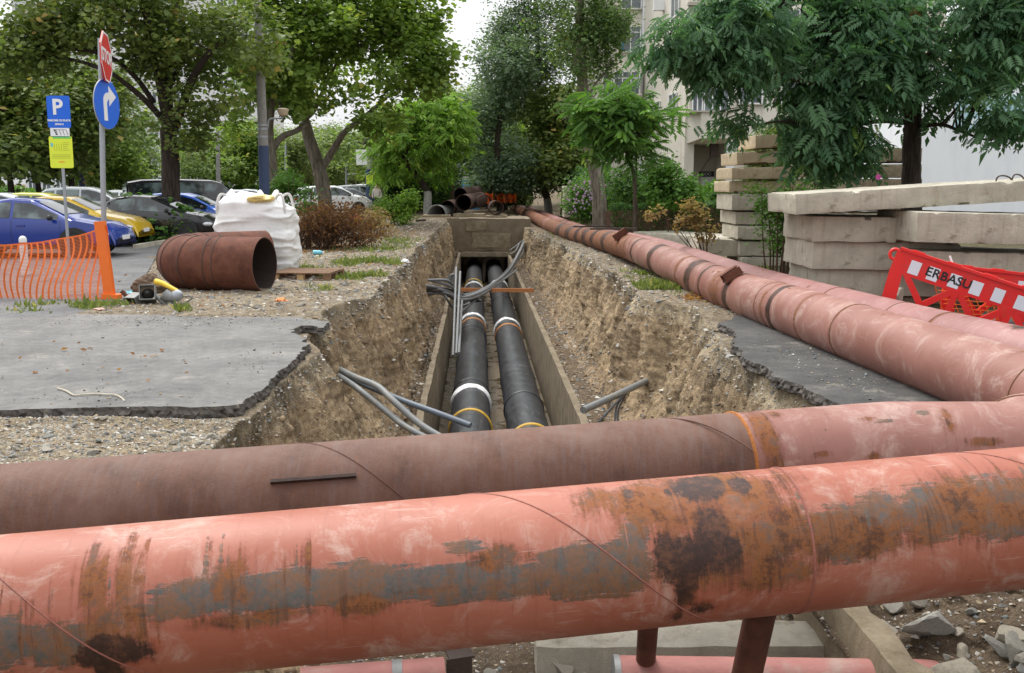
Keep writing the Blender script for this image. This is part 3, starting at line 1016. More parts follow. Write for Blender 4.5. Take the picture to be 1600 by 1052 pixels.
# ---------------------------------------------------------------- the concrete channel
def rough_box(name, x0, x1, y0, y1, z0, z1, seg=(2, 60, 6), amp=.012, bev=.02, seed=0, lean=True):
    """a cast block with worn arrises and an uneven skin, as arrays"""
    nx, ny, nz = seg
    bm = bmesh.new()
    bmesh.ops.create_cube(bm, size=1)
    for v in bm.verts:
        v.co = Vector((x0 + (v.co.x + .5) * (x1 - x0), y0 + (v.co.y + .5) * (y1 - y0), z0 + (v.co.z + .5) * (z1 - z0)))
    for ax, k in ((0, nx), (1, ny), (2, nz)):
        if k > 1:
            ed = [e for e in bm.edges if abs((e.verts[0].co - e.verts[1].co)[ax]) > 1e-4 and abs((e.verts[0].co - e.verts[1].co).normalized()[ax]) > .99]
            bmesh.ops.subdivide_edges(bm, edges=ed, cuts=k - 1, use_grid_fill=True)
    P = np.array([v.co[:] for v in bm.verts])
    S = np.array([seed * 7.1, seed * 3.3, seed * 5.7])
    D_ = np.stack([fbm(P + S + 50 * k, 3.5, 4, 60 + k) for k in range(3)], -1) * amp * 1.6
    lo, hi = np.array([x0, y0, z0]), np.array([x1, y1, z1])
    near = (np.minimum(P - lo, hi - P) < 1e-4).sum(1)
    chip = np.clip(fbm(P + S, 7.0, 4, 77, .6) - .22, 0, 1) * 4.0
    cen = (lo + hi) / 2
    for v, d, e, ch, p in zip(bm.verts, D_, near, chip, P):
        v.co += Vector(d)
        if e >= 2:                                            # arris: knock it back
            for ax in range(3):
                if min(p[ax] - lo[ax], hi[ax] - p[ax]) < 1e-4:
                    sgn = 1 if p[ax] > cen[ax] else -1
                    v.co[ax] -= sgn * bev * (.22 + ch)
    bmesh.ops.recalc_face_normals(bm, faces=bm.faces)
    me = bpy.data.meshes.new(name)
    bm.to_mesh(me)
    bm.free()
    me.polygons.foreach_set('use_smooth', np.ones(len(me.polygons), bool))
    me.set_sharp_from_angle(angle=R(40))
    return me
def shear_to_trench(me):
    P = np.zeros(len(me.vertices) * 3, np.float32)
    me.vertices.foreach_get('co', P)
    P = P.reshape(-1, 3)
    P[:, 0] -= TR * P[:, 1]
    me.vertices.foreach_set('co', P.ravel())
    me.update()
    return me
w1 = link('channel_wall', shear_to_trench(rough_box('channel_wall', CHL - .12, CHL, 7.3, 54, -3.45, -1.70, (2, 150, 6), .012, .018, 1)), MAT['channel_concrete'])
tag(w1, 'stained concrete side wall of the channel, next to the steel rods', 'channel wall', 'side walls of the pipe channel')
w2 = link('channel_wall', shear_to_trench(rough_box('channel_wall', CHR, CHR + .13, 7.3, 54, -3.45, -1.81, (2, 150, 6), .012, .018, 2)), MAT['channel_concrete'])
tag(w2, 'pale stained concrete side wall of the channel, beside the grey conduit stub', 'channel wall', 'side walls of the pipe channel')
t = NT('wet_mud')
nn_ = t.noise(2.2, 7, .7)
colm = t.mix(t.step(nn_, .35, .65), (.12, .085, .05), (.2, .15, .09))
t.bump(t.noise(12, 6), .25, .03)
MAT['wet_mud'] = t.fin(colm, t.ramp(nn_, [(.42, (.08,) * 3), (.56, (.75,) * 3)]), 0, .5)
me = bpy.data.meshes.new('channel_floor')
me.from_pydata([(tx(CHL, 7.3), 7.3, -3.34), (tx(CHR, 7.3), 7.3, -3.34), (tx(CHR, 54), 54, -3.34), (tx(CHL, 54), 54, -3.34)], [], [(0, 1, 2, 3)])
tag(link('channel_floor', me, MAT['wet_mud']), 'wet muddy floor of the channel', None, None, 'structure')
MAT['end_earth'] = simple('end_earth', (.21, .165, .115), .95, .4, 3, 1.0, 10, dirt=(.30, .25, .18))
# covered part: roof slab, end wall of blocks above it
def tbox(name, c0, c1, y0, y1, z0, z1, mat, label=None, cat=None, seg=(6, 2, 3), seed=0, parent=None, amp=.012, bev=.02, group=None):
    o = link(name, shear_to_trench(rough_box(name, c0, c1, y0, y1, z0, z1, seg, amp, bev, seed)), mat, parent)
    if label: tag(o, label, cat, group)
    return o
tbox('channel_roof_slab', -1.25, 2.05, END - .45, 54.3, -1.93, -1.70, MAT['concrete_wall'], 'thin concrete slab roofing the dark channel mouth', 'roof slab', (10, 8, 2), 5)
ew = thing('end_wall', 'earth-stained concrete wall closing the trench above the channel mouth', 'wall', (0, 0, 0))
tbox('wall_panel', -1.9, 2.8, END - .02, 54.0, -1.69, .02, MAT['end_earth'], seg=(24, 3, 10), seed=10, parent=ew, amp=.05, bev=.06)
for k, (a, b, za, zb_) in enumerate(((-.55, .5, -.62, -.12), (-.25, 1.75, -1.5, -.72))):
    tbox('block', a, b, END - .06 - .01 * k, END + .1, za, zb_, MAT['concrete_wall'], seg=(6, 2, 5), seed=14 + k, parent=ew, amp=.03, bev=.05)
tbox('channel_divider', .30, .46, END + .8, 53, -3.34, -1.94, MAT['concrete_wall'], 'narrow concrete pier inside the dark channel mouth', 'pier', (2, 4, 5), 8)

# ---------------------------------------------------------------- the two new insulated pipes
def ring(c, y0, y1, r0, r1, z, mat, name, parent, n=40, wav=0, seed=0, arc=None):
    rng = random.Random(seed)
    k = 9
    pts, rr = [], []
    for i in range(k):
        t_ = i / (k - 1)
        yy = y0 + (y1 - y0) * t_
        pts.append((tx(c, yy), yy, z))
        rr.append(r0 + (r1 - r0) * math.sin(math.pi * t_) ** .6)
    V, F = tube_arrays(pts, np.array(rr), n, True)
    if wav:
        V = np.array(V)
        q = fbm(V, 9, 3, 90 + seed)
        V[:, 1] += wav * fbm(V, 5, 3, 95 + seed)
        ax = np.array([tx(c, 0), 0, z])
        V[:, 2] += (V[:, 2] - z) * .07 * q
    m_ = MB().add(V, F)
    return link(name, m_.mesh(name, 50), mat, parent)
ZP, RP = -2.75, .395
def new_pipe(c, label, feats, seed):
    y0, y1 = 8.5, 53.8
    o = thing('insulated_pipe', label, 'pipe', (0, 0, 0), 0, 'black insulated pipes lying in the channel')
    yy = np.concatenate([np.arange(y0, y1, .25), [y1]])
    V, F = tube_arrays([(tx(c, y_), y_, ZP) for y_ in yy], RP, 56, True)
    V = np.array(V)
    link('casing', MB().add(V, F).mesh('casing', 50), MAT['black_jacket'], o)
    for kind, py in feats:
        px = 745 + (c / (EYE - ZP - RP)) * (py - 285)
        y_ = gnd(px, py, ZP + RP)[1]
        if kind == 'white':
            ring(c, y_ - .16, y_ + .16, RP + .004, RP + .042, ZP, MAT['foam_white'], 'foam_collar', o, wav=.10, seed=seed + py)
        elif kind == 'yellow':
            ring(c, y_ - .05, y_ + .05, RP + .002, RP + .03, ZP, MAT['yellow_band'], 'yellow_band', o)
        elif kind == 'orange':
            ring(c, y_ - .07, y_ + .07, RP + .002, RP + .026, ZP, MAT['orange_band'], 'orange_band', o)
        elif kind == 'rib':
            ring(c, y_ - .04, y_ + .04, RP + .001, RP + .025, ZP, MAT['black_jacket'], 'joint_rib', o)
        elif kind == 'muff':
            ring(c, y_ - .65, y_ + .65, RP + .002, RP + .017, ZP, MAT['black_jacket'], 'sleeve', o)
    return o
new_pipe(-.139, 'black insulated pipe on the side of the steel rods, with torn white collar', [('white', 603), ('yellow', 640), ('rib', 592), ('muff', 545), ('white', 490), ('orange', 497), ('rib', 507), ('rib', 513), ('white', 441), ('yellow', 436), ('muff', 465)], 1)
new_pipe(.943, 'black insulated pipe on the side of the pale channel wall, under the cables', [('yellow', 663), ('rib', 612), ('white', 498), ('orange', 506), ('muff', 570), ('rib', 462), ('white', 438), ('muff', 445)], 2)

# ---------------------------------------------------------------- the bypass pipes
RB = .315
def wear_fields(S, A, blobs):
    """S, A: metres along and around the pipe; blobs: (field, s, a, rs, ra, weight)"""
    out = {k: np.full(len(S), -.35) for k in ('bare', 'rust', 'tar')}
    for f, s, a, rs, ra, w in blobs:
        d = ((S - s) / rs) ** 2 + ((A - a) / ra) ** 2
        out[f] = np.maximum(out[f], w * (1.15 - d * .65))
    return out
def big_pipe(name, path, r, mat, parent, blobs=(), n=96, ds=.03, open_ends=False, bands=()):
    """pipe skin carrying its wear fields; angle measured from the crown, positive to the camera side"""
    P = np.asarray(path, float)
    L = np.concatenate([[0], np.cumsum(np.linalg.norm(np.diff(P, axis=0), axis=1))])
    s = np.arange(0, L[-1], ds)
    s = np.append(s, L[-1])
    P = np.stack([np.interp(s, L, P[:, k]) for k in range(3)], -1)
    P, T, N, B = frames(P)
    V, F = tube_arrays(P, r, n, not open_ends)
    V = np.array(V)
    S = np.repeat(s, n)
    # angle around, from the crown towards the near side
    up = np.array([0, 0, 1.0])
    U = up - T * (T @ up)[:, None]
    U /= np.linalg.norm(U, axis=1)[:, None]
    Wd = np.cross(T, U)                                     # to one side
    rel_ = V.reshape(len(P), n, 3) - P[:, None, :]
    A = np.arctan2((rel_ * Wd[:, None, :]).sum(-1), (rel_ * U[:, None, :]).sum(-1)).ravel() * r
    f = wear_fields(S, A, blobs)
    for fld, sb, hw, w in bands:                            # rings around the whole pipe
        f[fld] = np.maximum(f[fld], w * (1.1 - ((S - sb) / hw) ** 2 * .6))
    me = fast_mesh(name, V, [np.array([q for q in F if len(q) == 4])])
    if not open_ends:
        pass
    for k, v in f.items():
        attr(me, k, v)
    attr(me, 'along', S)
    attr(me, 'around', A)
    return link(name, me, mat, parent), s, P
def weld_ring(p, d, r, tilt, mat, parent, rad=.007, name='weld_seam'):
    """bead around a pipe; tilt leans the ring along the axis"""
    d = np.array(d, float) / np.linalg.norm(d)
    u = np.array([0, 0, 1.0]) - d * d[2]
    u /= np.linalg.norm(u)
    v = np.cross(u, d)
    pts = [np.array(p) + r * (math.cos(a) * u + math.sin(a) * v) + d * tilt * math.sin(a - .6) for a in np.linspace(0, 2 * math.pi, 73)]
    return link(name, MB().tube(pts, rad, 6, False).mesh(name), mat, parent)
# ---- front pipe: crosses the trench nearest the camera
FRONT0, FRONTD = np.array([0, 3.89, .235]), np.array([1, .135, .045])
def fr(x):
    return FRONT0 + FRONTD * x
LF = float(np.linalg.norm(FRONTD))
X0 = -4.6
def fp(px, t):
    """metres along / around the front pipe for a mark at px, fraction t down its visible face"""
    x = (px - 800) / FOC * (3.93 + .05 * (px - 800) / 400)
    return (x - X0) * LF, (R(66) + math.asin(max(-1, min(1, 2 * t - 1)))) * RB
def fblobs(rows):
    out = []
    for f, px, t, rx, rt, w in rows:
        s, a = fp(px, t)
        a0, a1 = fp(px, t - rt)[1], fp(px, t + rt)[1]
        out.append((f, s, a, rx / FOC * 3.95, max(.02, (a1 - a0) / 2), w))
    return out
rows = [
    ('bare', 340, .52, 110, .13, .9), ('bare', 460, .52, 110, .13, .95), ('bare', 580, .55, 120, .13, 1), ('bare', 700, .58, 110, .13, 1),
    ('bare', 800, .60, 90, .12, .95), ('bare', 885, .58, 80, .17, 1), ('bare', 950, .6, 50, .18, .9), ('bare', 720, .36, 34, .06, .7), ('bare', 545, .40, 40, .05, .6),
    ('bare', 40, .68, 75, .16, .9), ('bare', 130, .72, 60, .14, .9), ('bare', -60, .7, 80, .16, .9),
    ('bare', 980, .38, 26, .16, .8), ('bare', 1185, .50, 45, .14, .8), ('bare', 1300, .5, 70, .2, .75), ('bare', 1370, .42, 50, .2, .85), ('bare', 1450, .42, 70, .2, .9), ('bare', 1560, .42, 80, .22, .9), ('bare', 1660, .42, 80, .2, .9),
    ('rust', 170, .42, 13, .30, .75), ('rust', 188, .5, 10, .3, .72), ('rust', 222, .45, 14, .34, .8), ('rust', 240, .5, 11, .32, .78), ('rust', 205, .62, 48, .14, .7), ('rust', 110, .66, 34, .1, .7),
    ('rust', 365, .45, 22, .16, .8), ('rust', 385, .52, 20, .1, .75), ('rust', 390, .68, 75, .05, .8), ('rust', 565, .66, 40, .06, .8), ('rust', 460, .66, 40, .04, .7), ('rust', 770, .46, 50, .08, .72), ('rust', 660, .62, 60, .03, .7),
    ('rust', 1000, .2, 60, .16, .82), ('rust', 1060, .2, 80, .22, .95), ('rust', 1150, .25, 80, .28, .95), ('rust', 1190, .42, 60, .25, .85), ('rust', 1110, .6, 110, .2, .8), ('rust', 1180, .7, 70, .13, .85), ('rust', 930, .14, 40, .1, .6),
    ('rust', 1260, .5, 90, .16, .8), ('rust', 1240, .1, 30, .12, .55), ('rust', 1420, .5, 60, .14, .72), ('rust', 1500, .38, 50, .22, .8), ('rust', 1580, .4, 60, .2, .75), ('rust', 1340, .58, 60, .1, .72),
    ('tar', 200, .80, 50, .09, 1), ('tar', 190, .9, 22, .06, .9), ('tar', 1052, .56, 46, .16, .8), ('tar', 1100, .46, 34, .22, .82), ('tar', 1125, .55, 18, .16, .7), ('tar', 1022, .5, 22, .13, .72), ('tar', 1050, .78, 20, .14, .72), ('tar', 1075, .88, 34, .05, .6), ('tar', 1040, .92, 16, .05, .6),
    ('tar', 1095, .1, 46, .09, 1), ('tar', 1165, .12, 18, .06, .85), ('tar', 985, .11, 9, .04, .7), ('tar', 1048, .13, 8, .04, .7),
]
rgd = random.Random(21)
for k in range(70):
    reg = rgd.choice([(120, 280, .15, .5), (330, 400, .2, .45), (1180, 1600, .15, .5), (1500, 1640, .1, .5), (20, 120, .3, .6), (440, 520, .25, .4)])
    px_ = rgd.uniform(reg[0], reg[1])
    t0 = rgd.uniform(reg[2], reg[3])
    rows.append((rgd.choice(['rust', 'rust', 'bare']), px_, t0 + .08, rgd.uniform(1.5, 4), rgd.uniform(.06, .22), rgd.uniform(.45, .7)))
o = thing('bypass_pipe', 'salmon red steel pipe with grey scrapes and tar stains, closest across the trench', 'pipe')
skin, s_, P_ = big_pipe('pipe_shell', [fr(X0), fr(5.2)], RB, MAT['paint_front'], o, fblobs(rows), 128, .009)
def helix(p0, d, r, L, pitch, ph, mat, parent, sgn=1, rad=.005):
    d = np.array(d) / np.linalg.norm(d)
    u = np.array([0, 0, 1.0]) - d * d[2]
    u /= np.linalg.norm(u)
    v = np.cross(d, u)
    n = int(L / pitch * 64)
    pts = [np.array(p0) + d * L * k / n + (r + .0005) * (math.cos(sgn * 2 * math.pi * L * k / n / pitch + ph) * u + math.sin(sgn * 2 * math.pi * L * k / n / pitch + ph) * v) for k in range(n + 1)]
    return link('spiral_seam', MB().tube(pts, rad, 5, False).mesh('spiral_seam'), mat, parent)
# the bead must pass the marks seen at (60, .5) and (880, .5)
s1, s2 = fp(50, .6)[0], fp(890, .5)[0]
pitch = s2 - s1
helix(fr(X0), FRONTD, RB, LF * (5.2 - X0), pitch, R(66 - 20) - 2 * math.pi * (s2 / pitch), MAT['seam_paint'], o, 1, .0035)
for px in (1252, -180):
    s, _ = fp(px, .5)
    weld_ring(fr(X0 + s / LF), FRONTD, RB, .0, MAT['seam_paint'], o, .006)
# props welded between the front pipe and the foundation pipe in the pit
def prop(px0, py0, px1, py1, y0, y1, r, label):
    a, b = at(px0, py0, y0), at(px1, py1, y1)
    t_ = thing('prop_post', label, 'prop', tuple(b), 0, 'rusty props under the front pipe')
    link('post', MB().tube(rel(t_, [b, b * .5 + a * .5, a]), r, 20).mesh('post'), MAT['old_rust'], t_)
    weld_ring(rel(t_, [b + (a - b) * .03])[0], a - b, r, .0, MAT['weld_orange'], t_, .012)
prop(1018, 900, 1008, 1046, 4.12, 4.66, .05, 'slim rusty post standing on the red foundation pipe')
prop(1205, 880, 1160, 1085, 4.1, 4.35, .072, 'thicker leaning rusty post below the front pipe')

# ---- rear pipe with its elbow and the long run beside the trench
REAR = [(-5.4, 4.42, -.02), (-2.7, 4.92, .05), (0, 5.42, .11), (2.4, 5.92, .16)]
PA = np.array([2.4, 5.92, .16])
dA = np.array([1, .208, .02]); dA /= np.linalg.norm(dA)
LONG = np.array([(4.02, 7.95, .24), (3.76, 8.4, .27), at(1250, 490, 11.8), at(1120, 445, 15.6), at(1000, 392, 22.5), at(930, 373, 31), at(870, 357, 42), at(800, 322, 85)])
dB = LONG[1] - LONG[0]; dB = np.array([-.17, .976, .06]); dB /= np.linalg.norm(dB)
# corner of the two straight runs
A2, B2 = PA[:2], LONG[1][:2]
M2 = np.array([[dA[0], -dB[0]], [dA[1], -dB[1]]])
k1, k2 = np.linalg.solve(M2, B2 - A2)
corner = np.array([*(A2 + dA[:2] * k1), .19])
turn = math.acos(float(np.clip(dA[:2] @ dB[:2] / np.linalg.norm(dA[:2]) / np.linalg.norm(dB[:2]), -1, 1)))
RE = .82
tl_ = RE * math.tan(turn / 2)
e0, e1 = corner[:2] - dA[:2] / np.linalg.norm(dA[:2]) * tl_, corner[:2] + dB[:2] / np.linalg.norm(dB[:2]) * tl_
nA = np.array([-dA[1], dA[0]]) / np.linalg.norm(dA[:2])
cen = e0 + nA * RE
arc = []
a0 = math.atan2(*(e0 - cen)[::-1])
for k in range(0, 33):
    a = a0 + turn * k / 32
    arc.append((cen[0] + RE * math.cos(a), cen[1] + RE * math.sin(a), .165 + (.25 - .165) * k / 32))
long_path = bez(np.vstack([arc[-1], LONG[2:]]), 14)
o = thing('bypass_pipe', 'long rust-banded pink pipeline turning along the trench edge past the slab stacks', 'pipe')
weldX = 1.37                                              # where rusty steel meets the painted length
rear = np.array(REAR)
def rear_at(x):
    return np.array([x, np.interp(x, rear[:, 0], rear[:, 1]), np.interp(x, rear[:, 0], rear[:, 2])])
xs = np.linspace(-5.4, weldX, 60)
rs = link('rusty_length', MB().add(*tube_arrays([rear_at(x) for x in xs], RB, 96, True)).mesh('rusty_length', 60), MAT['rusty_steel'], o)
tag(rs, 'bare brown rusty length')
path2 = np.vstack([[rear_at(x) for x in np.linspace(weldX, e0[0] - .02, 20)], arc, long_path[1:]])
L2 = np.concatenate([[0], np.cumsum(np.linalg.norm(np.diff(path2, axis=0), axis=1))])
def s_of_px(px):
    q = np.array([800 + FOC * p[0] / (p[1] * math.cos(PITCH) - (p[2] - EYE) * math.sin(PITCH)) for p in path2])
    i = np.argmin(np.abs(q - px) + 1e5 * (np.arange(len(q)) < 55))
    return L2[i]
rngp = random.Random(3)
bands = [('tar', s_of_px(px), hw * 1.5, .84) for px, hw in ((1240, .05), (1160, .09), (1124, .05), (1097, .15), (1037, .15), (1010, .08))]
bands += [('tar', s_of_px(px), hw, .95) for px, hw in ((957, .42), (941, .42), (925, .5), (912, .4), (900, .6), (880, .7))]
bands += [('rust', s_of_px(px), hw, .66) for px, hw in ((1282, .05), (1150, .3), (970, .7), (948, .8), (920, 1.2), (890, 1.4), (1080, .1), (1225, .05), (1340, .03))]
bands += [('rust', s_of_px(px), 3.0, 1.0) for px in (968, 935, 900, 870, 850, 835, 820, 808)]
bl = [('rust', s_of_px(1425), .12, .03, .07, .8), ('rust', .75, .42, .05, .03, .8), ('rust', .42, .38, .06, .02, .8), ('rust', .1, .3, .06, .9, .8), ('bare', .9, .2, .1, .02, .6),
      ('rust', 1.32, .2, .05, .09, .7), ('rust', 1.5, .35, .12, .03, .7), ('rust', .22, .05, .06, .05, .7)]
for k in range(60):
    bl.append((rngp.choice(['rust', 'rust', 'bare']), rngp.uniform(.2, 14), rngp.uniform(-.2, .6), rngp.uniform(.02, .08), rngp.uniform(.006, .03), rngp.uniform(.5, .8)))
for k in range(34):                                     # rust runs down the flank
    bl.append(('rust', rngp.uniform(2.5, 22), rngp.uniform(.0, .5), rngp.uniform(.015, .06), rngp.uniform(.1, .3), rngp.uniform(.4, .62)))
big_pipe('painted_length', path2, RB, MAT['paint_long'], o, bl, 96, .035, False, bands)
weld_ring(rear_at(weldX), dA, RB, 0, MAT['weld_orange'], o, .012)
for k in (0, 11, 22, 32):
    i = 20 + k - (1 if k else 0)
    weld_ring(path2[min(i, len(path2) - 2)], path2[i + 1] - path2[i - 1], RB, 0, MAT['weld'], o, .007)
for px in (1350, 1215):
    s0 = s_of_px(px)
    i = int(np.argmin(np.abs(L2 - s0)))
    weld_ring(path2[i], path2[i + 1] - path2[i - 1], RB, 0, MAT['weld'], o, .006)
sp = fp(560, .5)[0]
helix(rear_at(-2.7), rear_at(0) - rear_at(-2.7), RB, np.linalg.norm(rear_at(weldX) - rear_at(-2.7)) - .02, 2.15, R(46) - 2 * math.pi * ((2.7 - .83) * 1.017 / 2.15), MAT['rusty_steel'], o, 1, .005)
# flat bar welded along the rusty length
pb = [at(415, 741, 4.72), at(545, 727, 4.93)]
d_ = pb[1] - pb[0]
bar = MB()
mid_ = (pb[0] + pb[1]) / 2
axm = rear_at(float(mid_[0]))
out_ = mid_ - axm
out_[0] = 0
out_ = out_ / np.linalg.norm(out_)
base_ = axm + out_ * (RB + .018)
dd_ = (rear_at(mid_[0] + .2) - rear_at(mid_[0] - .2))
dd_ /= np.linalg.norm(dd_)
bar.bar(base_ - dd_ * .225, base_ + dd_ * .225, .016, .05, tuple(out_))
link('welded_bar', bar.mesh('welded_bar'), MAT['dark_steel'], o)
# saddle lugs on the long run
def lug(px, k):
    i = int(np.argmin(np.abs(L2 - s_of_px(px))))
    p, d = path2[i], path2[i + 1] - path2[i - 1]
    d = d / np.linalg.norm(d)
    side = np.cross(d, [0, 0, 1.0])
    side /= np.linalg.norm(side)
    u = np.cross(side, d)
    ang = R(-34)
    rad = math.cos(ang) * u + math.sin(ang) * side
    tan = np.cross(d, rad)
    M_ = Matrix(((tan[0], d[0], rad[0]), (tan[1], d[1], rad[1]), (tan[2], d[2], rad[2])))
    lm = MB()
    c = p + rad * (RB + .01)
    lm.box(c, (.30 * k, .20 * k, .02), M_)
    lm.box(c + rad * .05 * k + d * .09 * k, (.28 * k, .014, .11 * k), M_)
    lm.box(c + rad * .05 * k - d * .09 * k, (.28 * k, .014, .11 * k), M_)
    lm.box(c + rad * .105 * k + d * .05 * k, (.28 * k, .11 * k, .012), M_)
    link('saddle_lug', lm.mesh('saddle_lug'), MAT['old_rust'], o)
lug(1160, 1.0)
lug(985, 1.3)
strap_spots = (29.5, 33.5)
# ---- outer pipe running beside the long one
OUT = bez([(5.75, 6.7, .22), (4.62, 8.6, .25), (4.27, 12.75, .18), (4.2, 15.8, .12), (4.08, 19, .10), (3.85, 24.8, .10), (3.46, 31, .0), (2.75, 42, -.2), (.9, 85, -.3)], 14)
o = thing('bypass_pipe', 'dusty pink pipe farther from the trench, in front of the red barrier', 'pipe')
L3 = np.concatenate([[0], np.cumsum(np.linalg.norm(np.diff(OUT, axis=0), axis=1))])
def so(px):
    q = np.array([800 + FOC * p[0] / (p[1] * math.cos(PITCH) - (p[2] - EYE) * math.sin(PITCH)) for p in OUT])
    return L3[int(np.argmin(np.abs(q - px)))]
bl = [('rust', so(1505) - .05, .15, .05, .2, .85), ('rust', so(1530), .25, .12, .05, .8), ('tar', so(1600), .0, .12, .1, .8), ('rust', so(1310), .2, .03, .4, .7), ('bare', so(1425), .05, .05, .04, .7), ('rust', so(1570), .1, .08, .12, .7)]
for k in range(30):
    bl.append((rngp.choice(['rust', 'bare']), rngp.uniform(.2, 12), rngp.uniform(-.2, .5), rngp.uniform(.02, .06), rngp.uniform(.006, .03), rngp.uniform(.5, .75)))
bands = [('rust', so(px), hw, .6) for px, hw in ((1490, .04), (1305, .03), (1407, .012), (1425, .012))] + [('rust', so(px), 2.5, .55) for px in (930, 900, 880, 860)] + [('tar', so(px), .4, .6) for px in (945, 925, 905, 880)]
big_pipe('pipe_shell', OUT, RB * .98, MAT['paint_outer'], o, bl, 80, .04, False, bands)
for px in (1492, 1305, 1407):
    i = int(np.argmin(np.abs(L3 - so(px))))
    weld_ring(OUT[i], OUT[i + 1] - OUT[i - 1], RB * .98, 0, MAT['weld'], o, .006)
for k, y_ in enumerate(strap_spots):
    p = np.array([np.interp(y_, long_path[:, 1], long_path[:, j]) for j in range(3)]) + [-.35, 0, RB + .03]
    q = np.array([np.interp(y_ + .3, OUT[:, 1], OUT[:, j]) for j in range(3)]) + [.3, 0, RB + .03]
    q[2] = p[2] = max(p[2], q[2])
    t_ = thing('steel_strap', 'thin dark bar resting across the far pipes' + (', nearer one', ', farther one')[k], 'bar', tuple((p + q) / 2), 0, 'bars laid across the far pipes')
    link('bar', MB().bar(*rel(t_, [p, q]), .12, .05).mesh('bar'), MAT['dark_steel'], t_)
# timbers that carry the two long runs
for k, y_ in enumerate((9.6, 13.2, 18, 24, 30)):
    p = np.array([np.interp(y_, long_path[:, 1], long_path[:, j]) for j in range(3)])
    q = np.array([np.interp(y_, OUT[:, 1], OUT[:, j]) for j in range(3)])
    zb = min(p[2], q[2]) - RB
    g0 = min(gz(p[0], y_), gz(q[0], y_))
    hh = max(.05, zb - g0 + .03)
    t_ = thing('sleeper', ['first', 'second', 'third', 'fourth', 'fifth'][k] + ' timber sleeper from the elbow, under the two long pink pipes', 'sleeper', (0, 0, 0), 0, 'sleepers under the long pipes')
    link('timber', MB().bar((p[0] - .15, y_, zb - hh / 2), (q[0] + .3, y_ + .05, zb - hh / 2), .2, hh).mesh('timber'), MAT['wood'], t_)

# ---- in the pit below: foundation pipe, concrete block, edge beam
o = thing('foundation_pipe', 'pink pipe lying in the pit with a post welded on it', 'pipe')
pa, pb_ = at(962, 1062, 4.62), at(1500, 1070, 4.5)
link('pipe_shell', MB().tube([pa, (pa + pb_) / 2, pb_], .12, 40).mesh('pipe_shell', 50), MAT['paint_outer_plain'] if 'paint_outer_plain' in MAT else simple('pink_plain', (.34, .14, .12), .7, .35, 8, .3, 40, dirt=(.34, .29, .24)), o)
link('end_ring', MB().tube([pa - [.012, 0, 0], pa + [.02, 0, 0]], .124, 40).mesh('end_ring', 50), MAT['cast_grey'], o)
o = thing('pipe_offcut', 'short pink pipe end lying in the gravel under the front pipe', 'pipe')
pa, pb_ = at(470, 1075, 4.5), at(694, 1058, 4.62)
link('pipe_shell', MB().tube([pa, (pa + pb_) / 2, pb_], .10, 40).mesh('pipe_shell', 50), bpy.data.materials['pink_plain'], o)
link('band', MB().tube([pb_ + (pa - pb_) * .30, pb_ + (pa - pb_) * .37], .105, 40).mesh('band', 50), MAT['cast_grey'], o)
o = thing('steel_offcut', 'short dark steel angle beside the pipe end in the gravel', 'steel angle')
pa, pb_ = at(698, 1046, 4.62), at(737, 1040, 4.66)
m_ = MB(); m_.bar(pa, pb_, .015, .11); m_.bar(pa + [0, .05, .05], pb_ + [0, .05, .05], .11, .012)
link('angle', m_.mesh('angle'), MAT['dark_steel'], o)
zb = -.78
pa, pb_ = gnd(835, 985, zb), gnd(1306, 977, zb)
o = link('concrete_block', rough_box('concrete_block', pa[0], pb_[0], 5.16, 5.50, -1.06, zb, (14, 4, 4), .012, .014, 21), MAT['concrete'])
tag(o, 'long pale concrete block lying across the pit floor', 'block')
o = link('edge_beam', shear_to_trench(rough_box('edge_beam', 1.98, 2.16, 3.3, 6.6, -.9, -.44, (2, 24, 4), .02, .03, 22)), MAT['concrete_wall'])
tag(o, 'low concrete beam edging the pit next to the rubble', 'beam')

# ---------------------------------------------------------------- cables, conduits and rods in the trench
def cable(pts, r, mat, name='cable', n=12, seg=10):
    return MB().tube(bez(pts, seg), r, n).mesh(name, 60)
def curve_thing(name, label, cat, pts, r, mat, group=None, n=16):
    o = link(name, cable(pts, r, mat, name, n), mat)
    return tag(o, label, cat, group)
bundle = thing('cable_bundle', 'bundle of grey and black cables slung over the black pipes', 'cables')
key = [(664, 450, 26.6), (690, 454, 26.6), (716, 465, 27.4), (742, 461, 28.6), (770, 446, 31.5), (795, 424, 38.8), (810, 398, 43.7), (821, 374, 49.3)]
rngc = random.Random(9)
for k in range(8):
    ox, oy = (k - 3.5) * 2.0, (k % 4 - 1.5) * 2.6
    pts = []
    for j, (px, py, yy) in enumerate(key):
        sc_ = (1 - j / 9) * 1.0
        p = at(px + ox * sc_ * .6 + rngc.uniform(-1, 1), py + oy * sc_ + rngc.uniform(-1, 1), yy + rngc.uniform(-.12, .12))
        pts.append(p)
    if k % 2:
        pts = [at(660 + rngc.uniform(-3, 3), 450 + k * 1.6, 27.2)] + pts[1:]
    link('cable', cable(pts, .037 + .009 * (k % 3), None), MAT['cable_grey'] if k % 3 else MAT['cable_black'], bundle)
